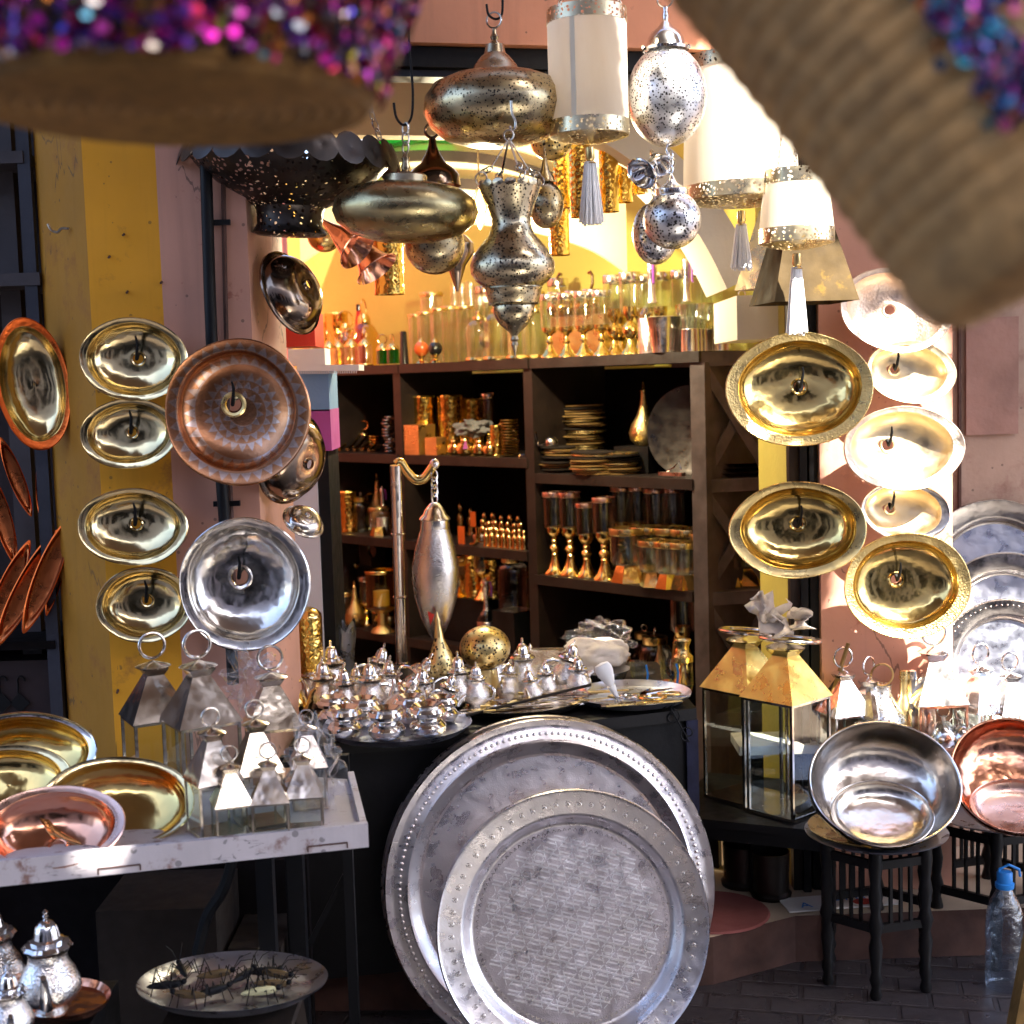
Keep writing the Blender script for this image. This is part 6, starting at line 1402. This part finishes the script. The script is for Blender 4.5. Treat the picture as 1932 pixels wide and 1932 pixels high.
for i, (u, v, m_, a, l) in enumerate(((345, 1840, 'iron', 2.0, 'black wire grasshopper standing steeply at the upper left of the tray'), (405, 1848, 'insect', .3, 'small dark grasshopper near the tray centre top'), (312, 1878, 'iron', .2, 'black grasshopper at the left rim of the tray'), (360, 1900, 'insect', 2.9, 'brown grasshopper at the lower left of the tray'),
        (400, 1890, 'iron', .6, 'thin black grasshopper beside the lower left brown one'), (460, 1850, 'iron', 1.1, 'black grasshopper with long legs right of centre'), (520, 1843, 'insect', -.4, 'brown grasshopper at the upper right of the tray'), (512, 1868, 'insect', -.1, 'brown grasshopper just above the ivory one'), (490, 1888, 'lime', .25, 'ivory coloured grasshopper at the lower right'), (495, 1838, 'iron', .1, 'black grasshopper at the upper rim of the tray'))):
    p = PZ(u, v, c.z + .003); loc = TI.inverted() @ p; loc.z = .001 + (.0); p = TI @ loc
    IN[m_].put(l, p, a, 1.12, 'wire grasshoppers on the tray')
# teapots lower left
cz = .52
cc = PZ(118, 1893, cz); R_ = 90 / F * cc.y
t = thing('copper_tray', 'round copper tray under the silver teapots at the lower left corner', 'tray', cc, (.0, .06, 0))
G().lathe([(R_, .010), (R_ * 1.01, .012), (R_ * .98, .008), (R_ * .92, 0), (.001, 0)], 64).obj('pan', M['copper'], t); G().lathe([(R_, .008), (R_ * .92, -.003), (.001, -.003)], 48).obj('underside', M['copper'], t)
single(G().box(-.24, .06, -.12, .14, 0, cz - .02), 'black_crate', M['iron'], 'black crate supporting the copper tray at the lower left', 'crate', None, (cc.x, cc.y, 0), smooth=False)
GT = 'silver teapots on the copper tray'
TPS.put('silver teapot with tall fluted lid, frontmost in the lower left corner', PZ(97, 1910, cz + .004), -1.35, 1.0, GT)
TPS.put('silver teapot cut by the left picture edge, behind the tall-lidded one', PZ(-8, 1885, cz + .004), .3, 1.0, GT)
TPS.put('smaller silver teapot at the bottom left corner', PZ(22, 1965, cz + .004), -1.2, .72, GT)
# ================= RIGHT TABLES =================
ZR = .41
def turned_leg(h):
    return [(.012, 0), (.016, .01), (.011, .03), (.017, .05), (.012, .07), (.018, h * .35), (.012, h * .42), (.02, h * .5), (.012, h * .58), (.018, h * .7), (.013, h * .78), (.018, h * .9), (.016, h)]
def low_table(c, w_, d_, rz, label, name='low_table', z=ZR):
    t = thing(name, label, 'table', (c.x, c.y, 0), rz)
    G().box(-w_ / 2, w_ / 2, -d_ / 2, d_ / 2, z - .022, z).obj('table_top', M['blackwood'], t, False)
    for s_ in (-1, 1): G().box(-w_ / 2 + .03, w_ / 2 - .03, s_ * (d_ / 2 - .02) - .006, s_ * (d_ / 2 - .02) + .006, z - .06, z - .0225).obj('apron', M['blackwood'], t, False)
    for sx in (-1, 1):
        for sy in (-1, 1): G().box(sx * (w_ / 2 - .02) - .016, sx * (w_ / 2 - .02) + .016, sy * (d_ / 2 - .02) - .016, sy * (d_ / 2 - .02) + .016, 0 if c.y < 3.7 else .131, z - .061).obj('leg', M['blackwood'], t, False)
    return t
bl = PZ(1500, 1560, ZR)
low_table(bl + Vector((-.03, .24, 0)), .46, .44, -.42, 'low black table carrying the two tall brass-roofed lanterns')
LL = Proto(lambda: lantern(.168, .315, .112, met='lantern_metal', neck=.30, ring_r=.48, flat=True, post=.045, roofmat='roof_metal'))
q = PZ(1502, 1556, ZR)
LL.put('tall glass lantern with brass roof, nearer one beside the silver bowl', q + Vector((0, .118, .003)), pi / 4 - .06, 1.0, 'tall brass-roofed lanterns')
q2 = PZ(1412, 1530, ZR)
LL.put('tall glass lantern with brass roof, left one with paper stuffed in its top', q2 + Vector((.015, .118, .003)), pi / 4 - .10, 1.0, 'tall brass-roofed lanterns')
for i, (u, v, w_, h_, sd) in enumerate(((1450, 1165, .035, .06, 3), (1475, 1172, .03, .055, 7), (1510, 1168, .045, .03, 5), (1440, 1148, .016, .045, 2))):
    r4 = random.Random(sd); g = G(); c = PY(u, v, 3.86); N_ = 9
    vs = []
    for a in range(N_):
        for b in range(5): vs.append((w_ * (b - 2) / 2 * (1 + .3 * sin(a)), .02 * sin(a * 1.1 + b * .8 + sd) + r4.uniform(-.004, .004), h_ * (a - 4) / 4 + r4.uniform(-.003, .003)))
    g.add(vs, [(a * 5 + b, a * 5 + b + 1, a * 5 + b + 6, a * 5 + b + 5) for a in range(N_ - 1) for b in range(4)])
    o = single(g, 'crumpled_paper', M['paper'], ('curled paper wrapping in the left lantern top, tallest piece', 'torn paper strip between the two lantern tops', 'wide curl of paper resting on the right lantern ring', 'thin paper tip sticking up at the left')[i], 'paper', 'paper wrapping on the lanterns', c, (0, .3 * (i - 1.5), i))
    sm = o.modifiers.new('thick', 'SOLIDIFY'); sm.thickness = .001
# stools
def stool(c, R_, label, z=ZR, panel=True):
    t = thing('carved_stool', label, 'stool', (c.x, c.y, 0), .26)
    G().lathe([(.001, z), (R_, z), (R_, z - .018), (R_ * .9, z - .022), (.001, z - .022)], 8).obj('seat', M['blackwood'], t, False)
    for i in range(6):
        a = 2 * pi * i / 6; G().lathe(turned_leg(z - .024), 12, M=Matrix.Translation((R_ * .86 * cos(a), R_ * .86 * sin(a), .0))).obj('leg', M['blackwood'], t)
    g = G()
    for i in range(6):
        a = 2 * pi * i / 6; b = a + 2 * pi / 6; P = Vector((R_ * .86 * cos(a), R_ * .86 * sin(a), 0)); Q = Vector((R_ * .86 * cos(b), R_ * .86 * sin(b), 0))
        for zz_ in (z - .06, z * .45): g.bar(P + Vector((0, 0, zz_)), Q + Vector((0, 0, zz_)), .014, .022)
        for f in (.3, .5, .7): g.bar(P.lerp(Q, f) + Vector((0, 0, z * .46)), P.lerp(Q, f) + Vector((0, 0, z - .065)), .008, .008)
    g.obj('fretwork', M['blackwood'], t, False); return t
sc1 = PZ(1657, 1590, ZR); stool(sc1 + Vector((.03, .14, 0)), .165, 'black carved wooden stool under the silver bowl')
sc2 = PZ(1905, 1572, ZR); stool(sc2 + Vector((.05, .28, 0)), .20, 'black carved wooden stool under the copper bowl at the right edge')
def disc_(c, R_, mat, label, z, dz=.006, grp='discs under the silver bowl'):
    o = thing('round_plate', label, 'plate', (c.x, c.y, z), None, grp)
    G().lathe([(.001, 0), (R_ * .9, 0), (R_, .008), (R_ * 1.01, .011), (R_ * .98, .010), (R_ * .88, .003), (.001, .003)], 64).obj('disc', M[mat], o)
sc1 = sc1 + Vector((.01, .06, 0)); disc_(sc1, .178, 'aluminium', 'wide pale metal plate on the stool under the silver bowl', ZR + .002)
disc_(sc1 + Vector((-.01, .0, 0)), .160, 'brass_satin', 'narrower brass plate lying on the wide pale one', ZR + .014)
disc_(sc2 + Vector((.04, .16, 0)), .2, 'aluminium', 'metal plate under the copper bowl at the right edge', ZR + .002)
def bowl(u, v, hu, hv, Y, mat, label, n, depth, name='metal_bowl'):
    rx, ry = SY(hu, Y), SY(hv, Y); t = thing(name, label, 'bowl', PY(u, v, Y), face(n))
    P = [(.97, .0), (.985, .012), (1, .006), (1.0, -.006), (.985, -.010)]; I = [(.97, 0)] + [(.97 - .0, -.06), (.955, -.14 * depth / .5), (.90, -.5 * depth), (.80, -.78 * depth), (.6, -.94 * depth), (.3, -depth), (.001, -depth)]
    s3 = lambda p, a: (p[0], p[1], p[2] * max(rx, ry))
    G().lathe(P, 72, rx, ry, warp=s3).obj('rim', M[mat], t); G().lathe(I, 72, rx, ry, warp=s3).obj('inside', M[mat], t)
    G().lathe([(x + (.025 if x > .1 else 0), z - .03) for x, z in I[1:]], 64, rx, ry, warp=s3).obj('outside', M[mat], t); return t
bowl(1670, 1476, 147, 126, 3.46, 'nickel', 'large deep silver bowl tilted towards the viewer on the carved stool', (0, -.80, .58), .62)
bowl(1664, 1534, 100, 82, 3.44, 'nickel', 'smaller silver bowl lying inside the large tilted silver bowl', (0, -.55, .83), .30)
bowl(1915, 1462, 122, 118, 3.54, 'copper', 'large copper bowl tilted towards the viewer at the right edge', (-.05, -.80, .58), .55)
bowl(1922, 1520, 92, 70, 3.52, 'copper_rim', 'small pale copper bowl inside the large copper bowl', (-.05, -.5, .85), .28)
# sunlit ware behind the bowls
bz = .56; bp = PZ(1740, 1375, bz)
t = thing('back_bench', 'low bench under the sunlit lanterns and bottles by the right pillar', 'bench', (bp.x, bp.y, .13), 0)
G().box(-.62, .75, -.12, .10 if 0 else -.12 + .001 + .0, 0, .1) if 0 else None
G().box(-.55, .8, -.14, .02, bz - .155, bz - .13).obj('top', M['paper'], t, False)
for x in (-.5, .75): G().box(x - .02, x + .02, -.12, -.08, 0, bz - .156).obj('leg', M['blackwood'], t, False)
LW = Proto(lambda: lantern(.11, .10, .09, met='silver', ring_r=.40))
def on_b(u, v): p = PZ(u, v, bz); p.y = min(p.y, 3.84); q = AT(u, bz, Vector((0, p.y, 0)), Vector((0, 1, 0))); q.z = bz + .001; return q
for i, (u, v, a, s_) in enumerate(((1592, 1372, .3, 1.0), (1640, 1372, .7, .9), (1762, 1372, .1, 1.25), (1850, 1375, .4, 1.0), (1905, 1375, .2, .9))):
    LW.put(('bright silver lantern right behind the nearer tall lantern', 'bright silver lantern in front of the pierced one by the pillar', 'tallest sunlit silver lantern left of the leaning trays', 'sunlit silver lantern in front of the leaning trays', 'sunlit silver lantern at the right edge before the trays')[i], on_b(u, v), a, s_, 'sunlit silver lanterns')
p = on_b(1665, 1375); t = thing('pierced_lantern', 'round-shouldered pierced silver lantern with wire handle against the pillar', 'lantern', p)
G().lathe([(.05, 0), (.06, .005), (.066, .06), (.062, .09), (.035, .13), (.024, .15), (.024, .17), (.028, .174)], 32).obj('body', M['silver_holes'], t); G().ring(.03, .003, (0, 0, .20), (0, 1, 0)).obj('ring_handle', M['brass_satin'], t)
for i, (u, m_) in enumerate(((1706, 'brass_satin'), (1722, 'nickel'), (1745, 'copper_rim'))):
    p = on_b(u, 1375); t = thing('metal_flask', ('yellow brass flask before the right pillar', 'grey steel flask with square shoulders beside the brass one', 'pinkish copper flask right of the grey one')[i], 'flask', p, None, 'tall flasks on the bench')
    G().lathe([(.028, 0), (.03, .004), (.03, .085), (.022, .12), (.012, .14), (.011, .19)], 20 if i != 1 else 6).obj('body', M[m_], t); G().lathe([(.013, .186), (.013, .21), (.001, .212)], 16).obj('cap', M[m_], t)
for i, (u, v, m_, s_) in enumerate(((1780, 1385, 'silver', 1.0), (1815, 1380, 'silver', .9), (1870, 1388, 'nickel', 1.0), (1800, 1392, 'silver', .7), (1690, 1385, 'silver', .7), (1620, 1385, 'silver', .7), (1915, 1392, 'silver', .8))):
    p = on_b(u, v) ; p.y = 3.80 - .006 * (i % 3); p = AT(u, bz, p, Vector((0, 1, 0))); p.z = bz + .001; t = thing('small_silver_pot', 'small sunlit silver pot on the bench, ' + ('left of the leaning trays', 'below the rear leaning tray', 'in front of the glaring front tray', 'nearest the viewer before the trays', 'between the flasks and the silver bowl', 'right behind the tall lantern', 'at the right picture edge')[i], 'pot', p, None, 'small silver pots on the bench', s_)
    G().lathe([(.02, 0), (.036, .02), (.038, .035), (.028, .055), (.024, .06)], 24).obj('body', M[m_], t); G().lathe([(.027, .06), (.018, .072), (.006, .078), (.005, .09), (.001, .094)], 20).obj('lid', M[m_], t); G().ring(.016, .0022, (0, 0, .104), (.3, 1, 0)).obj('ring_handle', M[m_], t)
p = PY(1590, 1210, 3.8); single(G().tube([(0, 0, -.12), (.045, 0, .02)], .006, 8), 'bamboo_stick', M['brass_satin'] if 0 else M['leather'], 'short bamboo stick poking up between the sunlit lanterns', 'stick', None, PY(1570, 1228, 3.84))
# under the right tables
for u, v, r, h, l in ((1402, 1668, .055, .12, 'dark hammered pot under the lantern table, left'), (1455, 1690, .05, .13, 'dark pierced pot under the lantern table, right')):
    p = PZ(u, v, .132); t = thing('dark_pot', l, 'pot', p, None, 'dark pots under the lantern table')
    G().lathe([(r * 1.1, 0), (r * 1.15, .012), (r, .02), (r * 1.0, h * .5), (r * 1.05, h), (r, h)], 28).obj('body', M['dark_plain'], t)
t = thing('newspaper', 'white printed sheet with blue letters and a red spot under the black tables', 'paper', PZ(1585, 1702, .135), (0, 0, .12))
G().box(-.16, .16, -.05, .05, 0, .004).obj('sheet', M['label'], t, False)
def text(s_, size, mat, parent, loc, rot=(0, 0, 0), name='lettering'):
    cu = bpy.data.curves.new(name, 'FONT'); cu.body = s_; cu.size = size; cu.extrude = .0004; tmp = bpy.data.objects.new(name, cu); col.objects.link(tmp)
    dg = bpy.context.evaluated_depsgraph_get(); me = bpy.data.meshes.new_from_object(tmp.evaluated_get(dg)); bpy.data.objects.remove(tmp)
    me.materials.clear(); me.materials.append(M[mat]); o = bpy.data.objects.new(name, me); col.objects.link(o); o.parent = parent; o.location = loc; o.rotation_euler = rot; return o
text('UTTI', .05, 'blue_plastic', t, (-.03, .0, .0048)); text('A', .05, 'blue_plastic', t, (-.12, -.03, .0048))
G().lathe([(.001, .006), (.03, .006), (.03, .0045)], 24, 1, .7, Matrix.Translation((.06, -.02, 0))).obj('red_spot', M['red'], t)
single(G().lathe([(.001, .006), (.15, .006), (.155, .001)], 40), 'round_mat', M['straw_cone'], 'flat dull red round mat lying on the shop floor right of the giant trays', 'mat', None, PZ(1345, 1722, .131))
# bottle
p = PZ(1895, 1862, 0); k = p.y / F
t = thing('water_bottle', 'big clear plastic water bottle with blue cap and loop, on the cobbles at the right', 'bottle', p)
pb = [(32, 1862), (36, 1858), (37, 1830), (35, 1812), (37, 1795), (35, 1778), (37, 1760), (36, 1735), (34, 1710), (28, 1690), (18, 1672), (14, 1664), (13, 1655)]
G().lathe([(h * k, (1862 - v) * k) for h, v in pb], 40).obj('bottle_body', M['pet'], t); G().lathe([(h * k, (1862 - v) * k) for h, v in [(17, 1662), (18, 1658), (18, 1652), (15, 1650), (15, 1632), (13, 1629), (.1, 1628)]], 28).obj('cap', M['blue_plastic'], t)
G().tube([(-14 * k, 0, 205 * k), (-10 * k, 0, 238 * k), (8 * k, 0, 246 * k), (28 * k, 0, 236 * k), (30 * k, 0, 222 * k)], .0035, 8).obj('carry_loop', M['blue_plastic'], t)
single(G().prism([(0, 0), (.12, 0), (.12, .05), (0, .05)], 0, .30, Matrix.Rotation(.18, 4, 'Y')), 'brown_board', M['leather'], 'brown board edge in the bottom right corner', 'board', None, PZ(1905, 1990, 0), smooth=False)

# ================= NEAR BASKETS =================
import colorsys
def sequin_mat():
    n = N('sequins'); a = n.new('Attribute', attribute_name='tint'); return n.set(a.outputs['Color'], .22, .85)
M['sequin'] = sequin_mat()
def straw(name, c, c2, ax=(0, 0, 1), sc=160):
    n = N(name); f = n.noise(60, 5, n.co(scale=(1, 1, 1))); f2 = n.noise(9, 4)
    return n.set(n.mix(n.mr(f, .3, .7, 0, 1), n.mix(n.mr(f2, .3, .7, 0, 1), c, c2), tuple(x * .45 for x in c)), .85, 0, n.bump(f, .7, .004))
M['straw_dark'] = straw('dark_straw', (.36, .19, .045), (.25, .12, .03))
M['straw'] = straw('pale_straw', (.58, .34, .13), (.44, .25, .085))
def sequins(name, parent, pf, count, palette, size, seed):
    r = random.Random(seed); vs = []; fs = []; cols = []
    for i in range(count):
        p, nr = pf(r); nr = (nr + Vector((r.gauss(0, .35), r.gauss(0, .35), r.gauss(0, .35)))).normalized(); x = nr.orthogonal().normalized(); y = nr.cross(x); s_ = size * r.uniform(.7, 1.2); o = len(vs)
        for k_ in range(7): a = 2 * pi * k_ / 7; vs.append(p + nr * size * .6 + (x * cos(a) + y * sin(a)) * s_)
        fs.append(tuple(range(o, o + 7))); c_ = r.choices(palette[0], palette[1])[0]; cols.append(c_)
    me = bpy.data.meshes.new(name); me.from_pydata(vs, [], fs); at = me.color_attributes.new('tint', 'FLOAT_COLOR', 'CORNER')
    for i, c_ in enumerate(cols):
        for k_ in range(7): at.data[i * 7 + k_].color = (*c_, 1)
    me.materials.append(M['sequin']); o = bpy.data.objects.new(name, me); col.objects.link(o); o.parent = parent; return o
# left basket: round woven base seen from below, flaring sequinned wall
YB_ = 1.0; bc = PY(322, 205, YB_); RB = 368 / F * YB_; HB = .26
t = thing('sequin_basket', 'round straw basket covered in purple and pink sequins, hanging close at the upper left', 'basket', bc, (-.02, .02, 0))
def ripple(P, n_, amp):
    out = []
    for i in range(len(P) - 1):
        a, b = Vector(P[i]), Vector(P[i + 1]); d_ = b - a; nn = Vector((d_.y, -d_.x)).normalized(); m_ = max(1, int(d_.length / n_))
        for j in range(m_ * 4): f = j / (m_ * 4); q_ = a + d_ * f + nn * amp * abs(sin(pi * f * m_)); out.append((q_.x, q_.y))
    return out + [tuple(P[-1])]
G().lathe(ripple([(.001, 0), (RB * .95, 0)], .011, .0035) + ripple([(RB * .95, 0), (RB, .003), (RB * 1.01, .010)], .011, .003), 72).obj('woven_base', M['straw_dark'], t)
wall = [(RB * 1.01, .010), (RB * 1.14, .05), (RB * 1.27, .095), (RB * 1.36, .2), (RB * 1.40, .30)]
G().lathe(ripple(wall, .011, .003), 72).obj('woven_wall', M['straw_dark'], t)
def pfL(r):
    f = r.random() ** .9; a = r.uniform(-pi, 0.25) if r.random() < .9 else r.uniform(0, pi); z_ = .006 + f * .285; R__ = RB * (1.0 + (.27 * z_ / .095 if z_ < .095 else .27 + .13 * (z_ - .095) / .2)) + .004
    return Vector((R__ * cos(a), R__ * sin(a), z_)), Vector((cos(a), sin(a), -.2))
pal = ([(.55, .02, .30), (.75, .03, .45), (.22, .02, .16), (.30, .01, .05), (.12, .03, .25), (.05, .04, .30), (.10, .30, .40), (.35, .40, .05), (.60, .20, .03), (.5, .45, .4), (.03, .02, .03)], [3, 1, 6, 6, 4, 2, .6, .6, 1.5, .8, 8])
sequins('sequin_cover', t, pfL, 9000, pal, .0038, 3)
# right basket: coiled straw, tilted
Yr = .86; ax = (RT * (-.50) + UP * .86 + FW * .12).normalized()
rb = PY(2048, 466, Yr)
t = thing('coiled_basket', 'large coiled straw basket with a band of coloured beads, hanging tilted close at the right', 'basket', rb, face(ax))
R0 = 315 / F * Yr
G().lathe(ripple([(.001, -.008), (R0 * .86, 0), (R0 * .97, .012)], .010, .003), 96).obj('woven_base', M['straw'], t)
wl = [(R0 * .97, .012), (R0 * 1.0, .04), (R0 * 1.09, .14), (R0 * 1.22, .26), (R0 * 1.34, .36)]
G().lathe(ripple(wl, .0145, .0026), 96).obj('coiled_wall', M['straw'], t)
_m = face(ax); _d = _m.transposed() @ (-FW); AB = atan2(_d.y, _d.x) - .28
def pfR(r):
    a = AB + r.gauss(0, .075); z_ = r.uniform(.07, .36); R__ = R0 * (.98 + .95 * z_) + .003
    return Vector((R__ * cos(a), R__ * sin(a), z_)), Vector((cos(a), sin(a), -.3))
pal2 = ([(.04, .18, .35), (.02, .30, .40), (.45, .08, .22), (.30, .05, .30), (.50, .15, .05), (.05, .05, .2)], [4, 3, 3, 2, 2, 3])
sequins('bead_band', t, pfR, 1300, pal2, .0042, 5)
